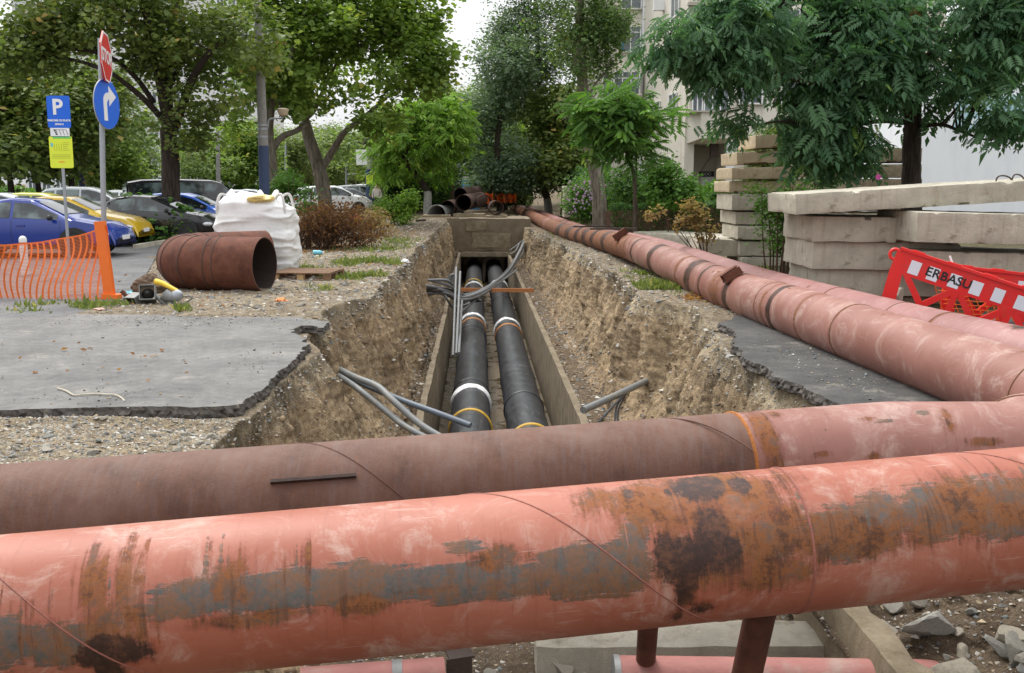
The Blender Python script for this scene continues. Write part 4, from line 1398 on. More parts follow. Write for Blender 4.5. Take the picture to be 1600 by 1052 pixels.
for q in ([(658, 460, 26.6), (690, 459, 26.6), (700, 470, 26.6), (708, 480, 27.4), (730, 476, 28.6), (748, 464, 28.6)],
          [(659, 453, 26.6), (695, 451, 26.6), (712, 458, 27.4), (735, 470, 28.6), (752, 470, 28.6)],
          [(668, 438, 26.6), (700, 439, 26.6), (712, 455, 27.4), (722, 465, 27.4)],
          [(672, 438, 26.6), (700, 446, 26.6), (718, 458, 27.4), (740, 468, 28.6)],
          [(710, 496, 27.4), (722, 486, 27.4), (742, 470, 28.6), (765, 452, 31.5), (800, 428, 37.4), (807, 422, 38.3)],
          [(701, 446, 27.4), (704, 432, 27.4), (709, 430, 27.4), (706, 442, 27.4)],
          [(796, 392, 47.1), (806, 385, 48.0), (818, 375, 49.3)], [(797, 398, 46.4), (806, 392, 47.1), (812, 380, 48.5)], [(800, 412, 43.0), (812, 404, 45.0), (819, 392, 47.1), (821, 376, 49.2)]):
    link('cable', cable([at(*p) for p in q], .038, None), MAT['cable_black'] if q[0][1] % 2 else MAT['cable_grey'], bundle)
link('tie', MB().tube([at(820, 366, 49.6), at(821, 372, 49.3), at(822, 378, 49.2)], .08, 8).mesh('tie'), MAT['foam_white'], bundle)
curve_thing('cable_conduit', 'grey conduit bending down from the bank, upper of the pair', 'conduit', [at(528, 576, 13.2), at(556, 590, 12.4), at(590, 604, 12.0), at(612, 624, 11.7), at(655, 662, 11.4), at(705, 692, 11.1), at(760, 720, 10.8)], .042, MAT['conduit'], 'conduits from the left bank')
curve_thing('cable_conduit', 'grey conduit bending down from the bank, lower of the pair', 'conduit', [at(528, 586, 13.0), at(556, 605, 12.2), at(600, 640, 11.8), at(636, 668, 11.4), at(690, 696, 11.1), at(740, 716, 10.8)], .040, MAT['conduit'], 'conduits from the left bank')
curve_thing('cable_conduit', 'dark blue conduit stub ending in mid-air over the black pipe', 'conduit', [at(528, 582, 13.3), at(580, 606, 12.3), at(632, 627, 12.0), at(690, 648, 11.7), at(735, 665, 11.5)], .038, MAT['conduit_blue'], 'conduits from the left bank')
curve_thing('cable_conduit', 'pale grey conduit stub sticking out of the bank below the asphalt remnant', 'conduit', [at(1014, 594, 15.2), at(990, 605, 14.4), at(960, 619, 13.8), at(911, 641, 13.0)], .05, MAT['conduit'])
wires = thing('wire_pair', 'thin black wires drooping from the pale conduit stub', 'wires')
link('wire', cable([at(985, 608, 14.4), at(962, 630, 13.6), at(940, 655, 13.2), at(915, 680, 12.8)], .018, None), MAT['cable_black'], wires)
link('wire', cable([at(982, 610, 14.4), at(965, 632, 13.8), at(961, 655, 13.4), at(959, 690, 13)], .016, None), MAT['cable_black'], wires)
link('wire', cable([at(980, 613, 14.4), at(967, 638, 13.8), at(965, 660, 13.4), at(963, 690, 13)], .016, None), MAT['cable_black'], wires)
for k, (a_, b_) in enumerate((((713, 418), (708, 556)), ((719, 425), (713, 553)), ((722, 470), (717, 552)))):
    p, q = at(*a_, 26 - .3 * k), at(*b_, 21 - .3 * k)
    curve_thing('steel_rod', 'thin grey rod leaning in the channel, ' + ('tallest', 'middle', 'shortest')[k] + ' of three', 'rod', [p, (p + q) / 2, q], .03, MAT['cable_grey'], 'rods in the channel')
o = link('spreader_bar', MB().bar(at(719, 453, 30.5), at(834, 454, 30.9), .07, .12).mesh('spreader_bar'), MAT['rust_bar'])
tag(o, 'orange rusty flat bar spanning the channel below the cables', 'bar')
# ================================================================ things on the left
def text_mesh(s, size, mat, depth=.001, bold=0.0):
    cu = bpy.data.curves.new('text', 'FONT')
    cu.body = s
    cu.size = size
    cu.align_x = 'CENTER'
    cu.align_y = 'CENTER'
    cu.extrude = depth
    cu.offset = bold
    cu.resolution_u = 3
    ob = bpy.data.objects.new('text', cu)
    COL.objects.link(ob)
    dg = bpy.context.evaluated_depsgraph_get()
    me = bpy.data.meshes.new_from_object(ob.evaluated_get(dg))
    bpy.data.objects.remove(ob)
    me.materials.clear()
    me.materials.append(mat)
    return me
def upright(me):
    me.transform(Matrix.Rotation(math.pi / 2, 4, 'X'))
    return me
def arrow_poly():
    out = [(-.055, -.27), (.055, -.27), (.055, .02)]
    out += [(.055 + .09 - .09 * math.cos(a), .02 + .09 * math.sin(a)) for a in np.linspace(.3, math.pi / 2, 5)][0:0]
    out += [(.10, .075), (.13, .08), (.13, -.03), (.36, .135), (.13, .30), (.13, .19), (.06, .185), (-.01, .15), (-.05, .08)]
    return out
def disc_poly(n, r, rot=0.0):
    return [(r * math.cos(rot + 2 * math.pi * k / n), r * math.sin(rot + 2 * math.pi * k / n)) for k in range(n)]

# ---- big rusty bend
o = thing('pipe_bend', 'large rusty steel pipe bend with an open end, beside the white bag', 'pipe')
RBIG = .465
c0 = at(414, 416, 16.3)
cx_, cy_, rr_ = c0[0] - .80, c0[1] + 1.0, .86
pth = [(c0[0], c0[1], .47), (c0[0] - .75, c0[1] + .16, .47)]
for a in (-84, -62, -38, -14, 8, 30, 52):
    a = R(a)
    pth.append((cx_ - rr_ * math.sin(R(90) + a) if False else cx_ + rr_ * math.cos(R(-180) - R(84) + 0 * a) if False else cx_ - rr_ * math.cos(-a), cy_ + rr_ * math.sin(a), .47))
pth.append((cx_ + .25, cy_ + 1.25, .47))
pth = np.array(pth)
m_out = MB().tube(pth, RBIG, 64, False)
me_o = m_out.mesh('bend_shell', 22)
link('bend_shell', me_o, MAT['old_rust'], o)
link('bend_inside', MB().tube(pth, RBIG - .014, 64, False).mesh('bend_inside', 60), MAT['pipe_inside'], o)
def rim(p, d, r0, r1, mat, parent, w=.004):
    d = np.array(d) / np.linalg.norm(d)
    u = np.array([0, 0, 1.0]); v = np.cross(d, u); v /= np.linalg.norm(v); u = np.cross(v, d)
    V, F = [], []
    for k in range(48):
        a = 2 * math.pi * k / 48
        q = math.cos(a) * u + math.sin(a) * v
        V += [p + q * r0, p + q * r1]
    F = [(2 * k, 2 * k + 1, (2 * k + 3) % 96, (2 * k + 2) % 96) for k in range(48)]
    return link('rim', MB().add(V, F).mesh('rim'), mat, parent)
rim(pth[0], pth[0] - pth[1], RBIG - .014, RBIG, MAT['rusty_steel'], o)
for i in range(1, len(pth) - 1):
    d = pth[min(i + 1, len(pth) - 1)] - pth[i - 1]
    weld_ring(pth[i], d, RBIG + .002, 0, MAT['dark_steel'], o, .009)

# ---- white bulk bag
def bag():
    o = thing('bulk_bag', 'bulging white woven bulk bag standing behind the rusty bend', 'bag', tuple(gnd(405, 428)), 0)
    nu, nv = 120, 80
    u = np.linspace(0, 2 * math.pi, nu, endpoint=False)
    v = np.linspace(0, 1, nv)
    U, Vv = np.meshgrid(u, v)
    def se(a, e):
        return np.sign(a) * np.abs(a) ** e
    h = 1.52
    prof = np.interp(Vv, [0, .03, .25, .5, .75, .9, .97, 1], [.72, .93, 1.0, .98, .93, .86, .6, 0.0])
    X = .80 * prof * se(np.cos(U), .42)
    Y = .62 * prof * se(np.sin(U), .42)
    Z = h * Vv ** .97
    P = np.stack([X.ravel(), Y.ravel(), Z.ravel()], -1)
    fold = fbm(P * [.7, .7, 3.2], 1.3, 4, 5)
    fold2 = 1 - np.abs(fbm(P * [.8, .8, 2.4] + 9, 1.5, 3, 8)) * 2
    fold = .035 * fold + .05 * np.clip(fold2, -.3, 1) ** 3
    rad = np.stack([X.ravel(), Y.ravel(), np.zeros(X.size)], -1)
    rad /= np.linalg.norm(rad, axis=1)[:, None] + 1e-6
    P += rad * fold[:, None]
    top = sstep(Vv.ravel(), .8, 1)
    P[:, 2] += top * (.10 * fbm(P, 2.2, 3, 6) + .10 * np.sin(P[:, 0] * 3 + 2.2) + .03)
    i = np.arange(nv - 1)[:, None]
    k = np.arange(nu)[None, :]
    F = np.stack([i * nu + k, i * nu + (k + 1) % nu, (i + 1) * nu + (k + 1) % nu, (i + 1) * nu + k], -1).reshape(-1, 4)
    link('sack', fast_mesh('sack', P, [F]), MAT['bag_fabric'], o)
    for (x, z, s, sd) in ((.42, 1.40, .26, 3), (-.48, 1.44, .24, 4), (.1, 1.48, .2, 5)):      # open flaps at the mouth
        g = []
        n = 14
        for a in np.linspace(-1, 1, n):
            for b in np.linspace(0, 1, n):
                q = np.array([x + s * a * (1 - .75 * b), -.30 + .25 * b, z + s * (.1 + 1.0 * b - .35 * a * a)])
                g.append(q)
        g = np.array(g)
        g += .06 * np.stack([fbm(g + 3 * k, 4, 3, sd + k) for k in range(3)], -1)
        ii = np.arange(n - 1)[:, None]; kk = np.arange(n - 1)[None, :]
        Fg = np.stack([ii * n + kk, ii * n + kk + 1, (ii + 1) * n + kk + 1, (ii + 1) * n + kk], -1).reshape(-1, 4)
        me = fast_mesh('flap', g, [Fg])
        fo = link('flap', me, MAT['bag_fabric'], o)
        md = fo.modifiers.new('thick', 'SOLIDIFY'); md.thickness = .012
    for sx, sy in ((-.62, -.42), (.62, -.42), (-.6, .42), (.6, .42)):
        q = [(sx * 1.05, sy, 1.12), (sx * 1.08, sy * 1.05, 1.36), (sx * .98, sy * .9, 1.60), (sx * .78, sy * .7, 1.56), (sx * .66, sy * .62, 1.30)]
        V_, F_ = tube_arrays(bez(q, 6), .028, 6)
        link('lifting_loop', MB().add(V_, F_).mesh('lifting_loop'), MAT['strap'], o)
    return o
MAT['strap'] = simple('strap', (.62, .61, .58), .7, .2, 20, .3, 90)
bag_o = bag()
p = at(408, 310, 19.2)
o = thing('yellow_sack', 'crumpled yellow plastic lying on top of the white bag', 'plastic bag', tuple(p))
bm = bmesh.new(); bmesh.ops.create_icosphere(bm, subdivisions=4, radius=1)
Pq = np.array([v.co[:] for v in bm.verts])
nq = fbm(Pq, 1.6, 4, 4)
for v, q in zip(bm.verts, nq):
    v.co *= 1 + .5 * q
    v.co = Vector((v.co.x * .24, v.co.y * .2, v.co.z * .09 - .02))
me = bpy.data.meshes.new('film'); bm.to_mesh(me); bm.free()
me.polygons.foreach_set('use_smooth', np.ones(len(me.polygons), bool))
link('film', me, simple('yellow_film', (.72, .55, .2), .4, .25, 6, .2), o)

# ---- pallet
pc = gnd(478, 441)
o = thing('pallet', 'weathered wooden pallet lying on the gravel by the bag', 'pallet', (pc[0] - .02, pc[1] + .35, gz(pc[0], pc[1] + .3)), R(-6))
for k in range(7):
    link('board', MB().box((0, -.46 + k * .153, .138), (1.12, .098, .022), Matrix.Rotation(.01 * ((k * 7) % 3 - 1), 3, 'Z')).mesh('board'), MAT['wood'], o)
for k in range(3):
    link('stringer', MB().box((-.5 + k * .5, 0, .116), (.1, 1.02, .022)).mesh('stringer'), MAT['wood'], o)
    for j in range(3):
        link('block', MB().box((-.5 + k * .5, -.45 + j * .45, .055), (.12, .1, .10)).mesh('block'), MAT['wood_pale'] if (j == 0 and k < 2) else MAT['wood'], o)
    link('skid', MB().box((0, -.45 + k * .45, .004), (1.12, .1, .02)).mesh('skid'), MAT['wood'], o)

# ---- orange net fence with its post
pb0, pt0 = gnd(173, 467), None
YF = pb0[1]
pt0 = at(156, 346, YF)
o = thing('net_fence', 'orange plastic safety net hanging from a square orange post', 'fence', tuple(pb0))
post = MB()
bb, tt_ = rel(o, [pb0, pt0])
post.bar(bb + [0, 0, -.1], tt_, .155, .10, (0, 1, 0))
post.box(bb + [.02, 0, .02], (.26, .18, .12), Matrix.Rotation(R(4), 3, 'Y'))
link('post', post.mesh('post'), MAT['orange_plastic'], o)
ncol, nrow = 42, 50
LX = 4.6
G_ = np.zeros((nrow, ncol, 3))
for j in range(ncol):
    u = j / (ncol - 1)
    px = 166 - u * 420
    ytop = np.interp(px, [-300, -100, 0, 60, 110, 140, 166], [384, 382, 383, 379, 370, 362, 353])
    ybot = np.interp(px, [-300, 0, 60, 110, 166], [494, 492, 487, 476, 464])
    a, b = at(px, ytop, YF + .12 * math.sin(u * 9)), at(px, ybot, YF)
    for i in range(nrow):
        t_ = i / (nrow - 1)
        q = a * (1 - t_) + b * t_
        wv = .10 * math.sin(t_ * 5.2 + u * 3 + .5 * math.sin(u * 21)) * (1 - .5 * t_) * min(1, u * 9)
        q = q + np.array([wv, .08 * math.sin(t_ * 4 + u * 12), 0])
        G_[i, j] = q
net = MB()
for j in range(ncol):
    w_ = .016
    V = []
    for i in range(nrow):
        V += [G_[i, j] - [w_, 0, 0], G_[i, j] + [w_, 0, 0]]
    net.add(rel(o, V), [(2 * i, 2 * i + 1, 2 * i + 3, 2 * i + 2) for i in range(nrow - 1)])
for i in range(nrow):
    w_ = .012 if i in (0, nrow - 1) else .0042
    V = []
    for j in range(ncol):
        V += [G_[i, j] - [0, 0, w_], G_[i, j] + [0, 0, w_]]
    net.add(rel(o, V), [(2 * j, 2 * j + 1, 2 * j + 3, 2 * j + 2) for j in range(ncol - 1)])
link('netting', net.mesh('netting'), MAT['orange_net'], o)

# ---- traffic signs
def sign_parking():
    y_ = 21.5
    base, top = at(107, 416, y_), at(89, 150, y_)
    base[2] = 0
    o = thing('parking_sign', 'blue parking sign with P over a yellow tariff board on a thin pole', 'sign', tuple(base))
    d = (top - base)
    link('pole', MB().tube([(0, .055, -.1), tuple(d * .5 + [0, .055, 0]), tuple(d + [0, .055, -.05])], .034, 14).mesh('pole'), MAT['galvanised'], o)
    rot = math.atan2(d[0], d[2])
    sc_ = y_ / FOC
    def plate(name, pxc, pyc, wpx, hpx, mat, edge=None):
        c = at(pxc, pyc, y_) - base
        M_ = Matrix.Translation(Vector(c)) @ Matrix.Rotation(rot * .9, 4, 'Y')
        w, h = wpx * sc_ / 2, hpx * sc_ / 2
        r_ = min(w, h) * .16
        poly = []
        for (sx, sz, a0) in ((1, 1, 0), (-1, 1, 90), (-1, -1, 180), (1, -1, 270)):
            for a in (0, 30, 60, 90):
                poly.append((sx * (w - r_) + r_ * math.cos(R(a0 + a)), sz * (h - r_) + r_ * math.sin(R(a0 + a))))
        b = link(name, MB().prism(poly, M_, .012).mesh(name), mat, o)
        return b, M_, w, h
    def put(me, M_, parent, x, z, name):
        me.transform(M_ @ Matrix.Translation((x, -.004, z)) @ Matrix.Rotation(math.pi / 2, 4, 'X'))
        return link(name, me, None, parent)
    b, M_, w, h = plate('blue_plate', 91.5, 175, 35, 48, MAT['sign_blue'])
    put(text_mesh('P', .46, MAT['sign_white'], .002, .012), M_, b, -.02, .09, 'letter_p')
    put(text_mesh('PARCARE CU PLATA', .055, MAT['sign_white'], .002, .003), M_, b, 0, -.185, 'lettering')
    put(text_mesh('ZONA 2', .05, MAT['sign_white'], .002, .003), M_, b, 0, -.265, 'lettering')
    b, M_, w, h = plate('white_plate', 93.5, 207, 29, 13.5, MAT['sign_white'])
    g = MB()
    for k in range(4):
        g.prism([(-.09 + k * .075, .05), (-.08 + k * .075, .05), (-.045 + k * .075, -.06), (-.055 + k * .075, -.06)], M_ @ Matrix.Translation((0, -.003, 0)), .002)
    g.prism([(-.15, .052), (.13, .052), (.13, .06), (-.15, .06)], M_ @ Matrix.Translation((0, -.003, 0)), .002)
    for x_, z_ in ((-.11, .04), (-.095, .0), (-.08, -.04)):
        g.prism(disc_poly(8, .018), M_ @ Matrix.Translation((x_, -.003, z_)), .002)
    link('parking_symbol', g.mesh('parking_symbol'), MAT['black_ink'], b)
    b, M_, w, h = plate('yellow_plate', 95.5, 238, 35.5, 48, MAT['sign_yellow'])
    g = MB(); g.prism([(-.16, h - .05), (w - .02, h - .05), (w - .02, h - .012), (-.16, h - .012)], M_ @ Matrix.Translation((0, -.003, 0)), .002)
    link('green_strip', g.mesh('green_strip'), MAT['sign_green'], b)
    g = MB()
    rs_ = random.Random(2)
    for k in range(5):
        z_ = .2 - k * .04
        g.prism([(.05, z_), (.05 + rs_.uniform(.1, .16), z_), (.15, z_ + .008), (.05, z_ + .008)], M_ @ Matrix.Translation((0, -.003, 0)), .002)
    for k in range(4):
        g.prism([(-.14 + k * .05, .03), (-.134 + k * .05, .03), (-.134 + k * .05, .18), (-.14 + k * .05, .18)], M_ @ Matrix.Translation((0, -.003, 0)), .002)
    for k in range(3):
        z_ = -.06 - k * .035
        g.prism([(-.2, z_), (.2, z_), (.2, z_ + .007), (-.2, z_ + .007)], M_ @ Matrix.Translation((0, -.003, 0)), .002)
    link('small_print', g.mesh('small_print'), MAT['sign_ink'], b)
    g = MB(); g.prism([(-.22, .12), (-.17, .12), (-.17, .2), (-.22, .2)], M_ @ Matrix.Translation((0, -.003, 0)), .002)
    link('blue_mark', g.mesh('blue_mark'), MAT['blue_plastic'], b)
    g = MB(); g.prism([(-.08, -.22), (.1, -.22), (.02, -.19), (-.06, -.2)], M_ @ Matrix.Translation((0, -.003, 0)), .002)
    link('orange_mark', g.mesh('orange_mark'), MAT['sign_orange'], b)
sign_parking()
def sign_stop():
    y_ = 16.3
    base = at(164, 456, y_); base[2] = 0
    top = at(157, 60, y_)
    o = thing('traffic_sign', 'pole with a red STOP octagon above a round blue turn-right sign', 'sign', tuple(base))
    d = top - base
    link('pole', MB().tube([(0, 0, -.1), tuple(d * .5), tuple(d)], .043, 16).mesh('pole'), MAT['galvanised'], o)
    s_ = y_ / FOC
    c1 = at(161, 163, y_) - base
    n1 = Vector((math.sin(R(84)), -math.cos(R(84)), 0))
    M1 = Matrix.Translation(Vector(c1) + n1 * .075) @ Matrix.Rotation(R(84), 4, 'Z')
    b = link('blue_disc', MB().prism(disc_poly(40, .40), M1, .02).mesh('blue_disc'), MAT['sign_blue'], o)
    link('disc_edge', MB().prism(disc_poly(40, .408), M1 @ Matrix.Translation((0, .008, 0)), .016).mesh('disc_edge'), MAT['grey_paint'], b)
    link('arrow', MB().prism(arrow_poly(), M1 @ Matrix.Translation((-.07, -.004, 0)), .004).mesh('arrow'), MAT['sign_white'], b)
    c2 = at(159, 90, y_) - base
    n2_ = Vector((math.sin(R(101)), -math.cos(R(101)), 0))
    M2_ = Matrix.Translation(Vector(c2) + n2_ * .075) @ Matrix.Rotation(R(101), 4, 'Z') @ Matrix.Rotation(R(4), 4, 'Y')
    b = link('octagon', MB().prism(disc_poly(8, .43, math.pi / 8), M2_, .02).mesh('octagon'), MAT['sign_red'], o)
    ring_ = MB()
    a_, b_ = disc_poly(8, .425, math.pi / 8), disc_poly(8, .395, math.pi / 8)
    for k in range(8):
        ring_.prism([a_[k], a_[(k + 1) % 8], b_[(k + 1) % 8], b_[k]], M2_ @ Matrix.Translation((0, -.003, 0)), .003)
    link('white_border', ring_.mesh('white_border'), MAT['sign_white'], b)
    me = text_mesh('STOP', .30, MAT['sign_white'], .002, .008)
    me.transform(M2_ @ Matrix.Translation((0, -.004, 0)) @ Matrix.Rotation(math.pi / 2, 4, 'X'))
    link('lettering', me, None, b)
sign_stop()

# ---- bollard behind the net
p = gnd(40, 430)
o = thing('bollard', 'white bollard with red stripe seen through the orange net', 'bollard', tuple(p))
link('shaft', MB().lathe([(.075, 0), (.075, .62)], 20).mesh('shaft'), MAT['white_paint'], o)
link('red_stripe', MB().lathe([(.077, .62), (.077, .66)], 20).mesh('red_stripe'), MAT['red_paint'], o)
link('cap', MB().lathe([(.075, .66), (.075, .72), (.06, .76), (.03, .785), (.0, .79)], 20).mesh('cap'), MAT['white_paint'], o)

# ---- toppled lamp fittings on the footpath
def fittings():
    y_ = 14.4
    p = gnd(240, 478)
    o = thing('lamp_wreck', 'heap of broken grey street lamp fittings on the footpath edge', 'lamp fittings', (p[0], p[1], gz(p[0], p[1])))
    b = np.array(o.location)
    def q(px, py, dy=0): return at(px, py, p[1] + dy) - b
    def hood(px, py, w, rz, rx, name='lamp_head'):
        c = Vector(q(px, py))
        M_ = Matrix.Translation(c) @ Matrix.Rotation(rz, 4, 'Z') @ Matrix.Rotation(rx, 4, 'X')
        m_ = MB()
        s = w / 2
        t_ = .012
        for (cx, cz, sx, sz) in ((0, s, w, t_), (0, -s, w, t_), (s, 0, t_, w), (-s, 0, t_, w)):
            m_.add([M_ @ Vector(v) for v in [(cx - sx / 2, -s, cz - sz / 2), (cx + sx / 2, -s, cz - sz / 2), (cx + sx / 2, s, cz - sz / 2), (cx - sx / 2, s, cz - sz / 2), (cx - sx / 2, -s, cz + sz / 2), (cx + sx / 2, -s, cz + sz / 2), (cx + sx / 2, s, cz + sz / 2), (cx - sx / 2, s, cz + sz / 2)]],
                   [(0, 3, 2, 1), (4, 5, 6, 7), (0, 1, 5, 4), (1, 2, 6, 5), (2, 3, 7, 6), (3, 0, 4, 7)])
        h = link(name, m_.mesh(name), MAT['cast_grey'], o)
        link('reflector', MB().lathe([(.02, .1), (s * .5, .04), (s * .8, -.03), (s * .82, -.05), (s * .75, -.05), (s * .45, .02), (.01, .06)], 20, M_ @ Matrix.Rotation(math.pi / 2, 4, 'X')).mesh('reflector'), MAT['hose_black'], h)
    hood(231, 459, .22, R(15), R(-20))
    hood(211, 470, .18, R(-20), R(20))
    link('arm', MB().tube([q(243, 462), q(252, 470), q(262, 478), q(272, 480)], .035, 12).mesh('arm'), MAT['cast_grey'], o)
    link('arm', MB().tube([q(265, 474), q(265, 484), q(263, 496, -.35)], .036, 12).mesh('arm'), MAT['conduit'], o)
    link('clamp', MB().tube([q(264, 474), q(266, 480)], .06, 12).mesh('clamp'), MAT['galvanised'], o)
    M_ = Matrix.Translation(Vector(q(277, 462)))
    link('dome', MB().lathe([(.0, -.09), (.06, -.075), (.085, -.03), (.085, .02), (.06, .07), (.02, .088), (0, .09)], 20, M_ @ Matrix.Rotation(R(30), 4, 'Y')).mesh('dome'), MAT['galvanised'], o)
    link('socket', MB().tube([q(256, 460), q(262, 464), q(272, 467)], [.09, .085, .06], 14).mesh('socket'), MAT['cast_grey'], o)
    link('rusty_stub', MB().tube([q(190, 455, .1), q(198, 463, .1), q(203, 470)], .032, 12).mesh('rusty_stub'), MAT['old_rust'], o)
    link('cable', cable([q(193, 466), q(196, 474), q(215, 479), q(245, 478), q(262, 470), q(290, 463), q(300, 466), q(292, 472)], .012, None), MAT['cable_grey'], o)
fittings()
p = at(232, 442, 15.9)
o = thing('earth_clod', 'dark crumbly clod of earth beside the rusty bend', 'clod', (p[0], p[1], .12))
bm = bmesh.new(); bmesh.ops.create_icosphere(bm, subdivisions=4, radius=.2)
Pq = np.array([v.co[:] for v in bm.verts]); nq = fbm(Pq, 7, 5, 44, .6)
for v, k in zip(bm.verts, nq):
    v.co *= 1 + .7 * k
    v.co.x *= 1.15
me = bpy.data.meshes.new('earth'); bm.to_mesh(me); bm.free()
link('earth', me, simple('clod', (.13, .09, .06), .95, .5, 12, .8, 30), o)
pts = [at(244, 440, 15.6), at(254, 443, 15.5), at(266, 449, 15.4), at(278, 455, 15.3)]
o = thing('yellow_scrap', 'bent yellow plastic strip under the rusty bend', 'plastic scrap', (0, 0, 0))
m_ = MB(); m_.tube(bez(pts, 6), np.linspace(.05, .028, 19), 10)
link('strip', m_.mesh('strip'), MAT['yellow_plastic'], o)

# ---- litter on the ground
def crumple(name, label, cat, px, py, s, mat, seed, flat=.35, group=None):
    p = gnd(px, py)
    z = gz(p[0], p[1])
    if p[1] < 14 and p[0] < -2.2: z = max(z, 0.0)
    o = thing(name, label, cat, (p[0], p[1], z + s * flat * .55), seed, group)
    bm = bmesh.new(); bmesh.ops.create_icosphere(bm, subdivisions=3, radius=1)
    Pq = np.array([v.co[:] for v in bm.verts]); nq = fbm(Pq + seed, 1.8, 4, seed)
    for v, k in zip(bm.verts, nq):
        v.co *= 1 + .9 * k
        v.co = Vector((v.co.x * s, v.co.y * s * .7, v.co.z * s * flat))
    me = bpy.data.meshes.new('film'); bm.to_mesh(me); bm.free()
    link('film', me, mat, o)
crumple('plastic_scrap', 'pale blue plastic scrap by the orange post', 'litter', 180, 457, .09, MAT['blue_plastic'], 3)
crumple('plastic_scrap', 'turquoise plastic scrap beside the lamp fittings', 'litter', 203, 458, .11, MAT['blue_plastic'], 4)
crumple('plastic_scrap', 'flat white plastic under the orange net', 'litter', 85, 484, .1, MAT['litter_white'], 5, .15)
crumple('plastic_scrap', 'pinkish scrap lying on the grey footpath', 'litter', 154, 488, .08, simple('scrap_pink', (.5, .3, .25)), 6, .2)
crumple('wood_chip', 'orange wood chip on the gravel below the pallet', 'wood chip', 440, 473, .10, MAT['litter_orange'], 7, .3)
crumple('plastic_scrap', 'white crumpled scrap near the trench lip', 'litter', 633, 411, .14, MAT['litter_white'], 8, .3)
p = gnd(489, 400)
o = thing('plastic_bottle', 'crushed turquoise plastic bottle on the gravel', 'bottle', (p[0], p[1], gz(p[0], p[1]) + .06))
link('bottle_body', MB().lathe([(.02, 0), (.05, .01), (.055, .06), (.048, .1), (.055, .15), (.04, .2), (.02, .23)], 16, Matrix.Rotation(R(90), 4, 'Y') @ Matrix.Scale(1.1, 4)).mesh('bottle_body'), MAT['blue_plastic'], o)
link('bottle_cap', MB().lathe([(.022, .232), (.022, .265)], 12, Matrix.Rotation(R(90), 4, 'Y') @ Matrix.Scale(1.1, 4)).mesh('bottle_cap'), MAT['litter_white'], o)
rp = [(90, 609), (103, 613), (116, 620), (130, 619), (150, 618), (168, 619), (182, 620), (195, 626), (208, 633)]
pts = []
for k, (a, b) in enumerate(rp):
    q = gnd(a, b)
    q[2] = .014 if k < 7 else (-.005 if k == 7 else -.08)
    pts.append(q)
o = link('rope', MB().tube(bez(pts, 8), .0075, 8).mesh('rope'), MAT['rope'])
tag(o, 'frayed pale rope lying on the footpath edge', 'rope')
# half pipe shell and blocks at the far end of the trench
def hollow(parent, p0, p1, r, th, mat, nm='pipe_shell', inside='pipe_inside'):
    p0, p1 = np.array(p0, float), np.array(p1, float)
    link(nm, MB().tube([p0, (p0 + p1) / 2, p1], r, 40, False).mesh(nm, 60), mat, parent)
    link('pipe_bore', MB().tube([p0, (p0 + p1) / 2, p1], r - th, 40, False).mesh('pipe_bore', 60), MAT[inside], parent)
    rim(p0, p0 - p1, r - th, r, mat, parent)
    rim(p1, p1 - p0, r - th, r, mat, parent)
pile = [((699, 325), 10.5, 'lowest rusty pipe of the far stack, on the side of the split shell'), ((719, 305), 10, 'topmost rusty pipe in the far stack'), ((724, 317), 11.5, 'rusty pipe with gaping dark end in the middle of the far stack'), ((757, 316), 10.5, 'thin-walled rusty pipe resting beside the middle of the far stack'), ((776, 325), 10, 'short open pipe ring at the end of the far stack, by the long pipelines')]
for k, ((px, py), rp_, lab) in enumerate(pile):
    y_ = (51.6, 53.4, 51.4, 52.4, 51.2)[k]
    a = at(px, py, y_)
    r_ = rp_ * y_ / FOC
    o = thing('stacked_pipe', lab, 'pipe', tuple(a), 0, 'rusty pipes stacked at the far trench end')
    L_ = (6, 7, 7, .9, 1.2)[k]
    dv = np.array([.10, 1, .01]) if k < 3 else np.array([-.12, 1, 0])
    dv /= np.linalg.norm(dv)
    hollow(o, (0, 0, 0), dv * L_, r_ * 1.1, .02 if k < 3 else .035, MAT['dark_rust'])
for k, (x0, x1, y0, y1) in enumerate(((660, 704, 336, 349), (708, 758, 334, 350), (757, 792, 337, 349))):
    a, b = at(x0, y1, 51.0), at(x1, y0, 51.0)
    o = link('concrete_block', rough_box('concrete_block', a[0], b[0], 50.9, 52.6, a[2] - .1, b[2], (5, 4, 3), .02, .02, 40 + k), MAT['concrete_wall'])
    tag(o, ('brownish block under the split grey shell at the far end', 'long dark block under the stacked rusty pipes', 'small pale block under the short pipe ring')[k], 'block', 'blocks under the far pipe stack')
def half_shell():
    a = at(667, 335, 51.4)
    o = thing('split_shell', 'split grey half pipe shell lying by the stacked rusty pipes', 'pipe shell', tuple(a))
    V, F = [], []
    n, mm = 20, 10
    for j in range(mm):
        t_ = j / (mm - 1)
        for i in range(n):
            an = R(190) * i / (n - 1) - R(5)
            r_ = .5
            V.append((r_ - r_ * math.cos(an) + .9 * t_, 1.6 * t_, r_ * math.sin(an) * (1 - .12 * t_)))
    F = [(j * n + i, j * n + i + 1, (j + 1) * n + i + 1, (j + 1) * n + i) for j in range(mm - 1) for i in range(n - 1)]
    so_ = link('shell', MB().add(V, F).mesh('shell'), MAT['cast_grey'], o)
    md = so_.modifiers.new('thick', 'SOLIDIFY'); md.thickness = .04
half_shell()
p0, p1 = gnd(651, 347, .05), gnd(664, 346, .05)
o = link('pipe_offcut', MB().tube([p0 + [0, 0, .06], p1 + [0, 0, .06]], .055, 16).mesh('pipe_offcut'), MAT['dark_steel'])
tag(o, 'small dark pipe lying on the far left trench lip', 'pipe')

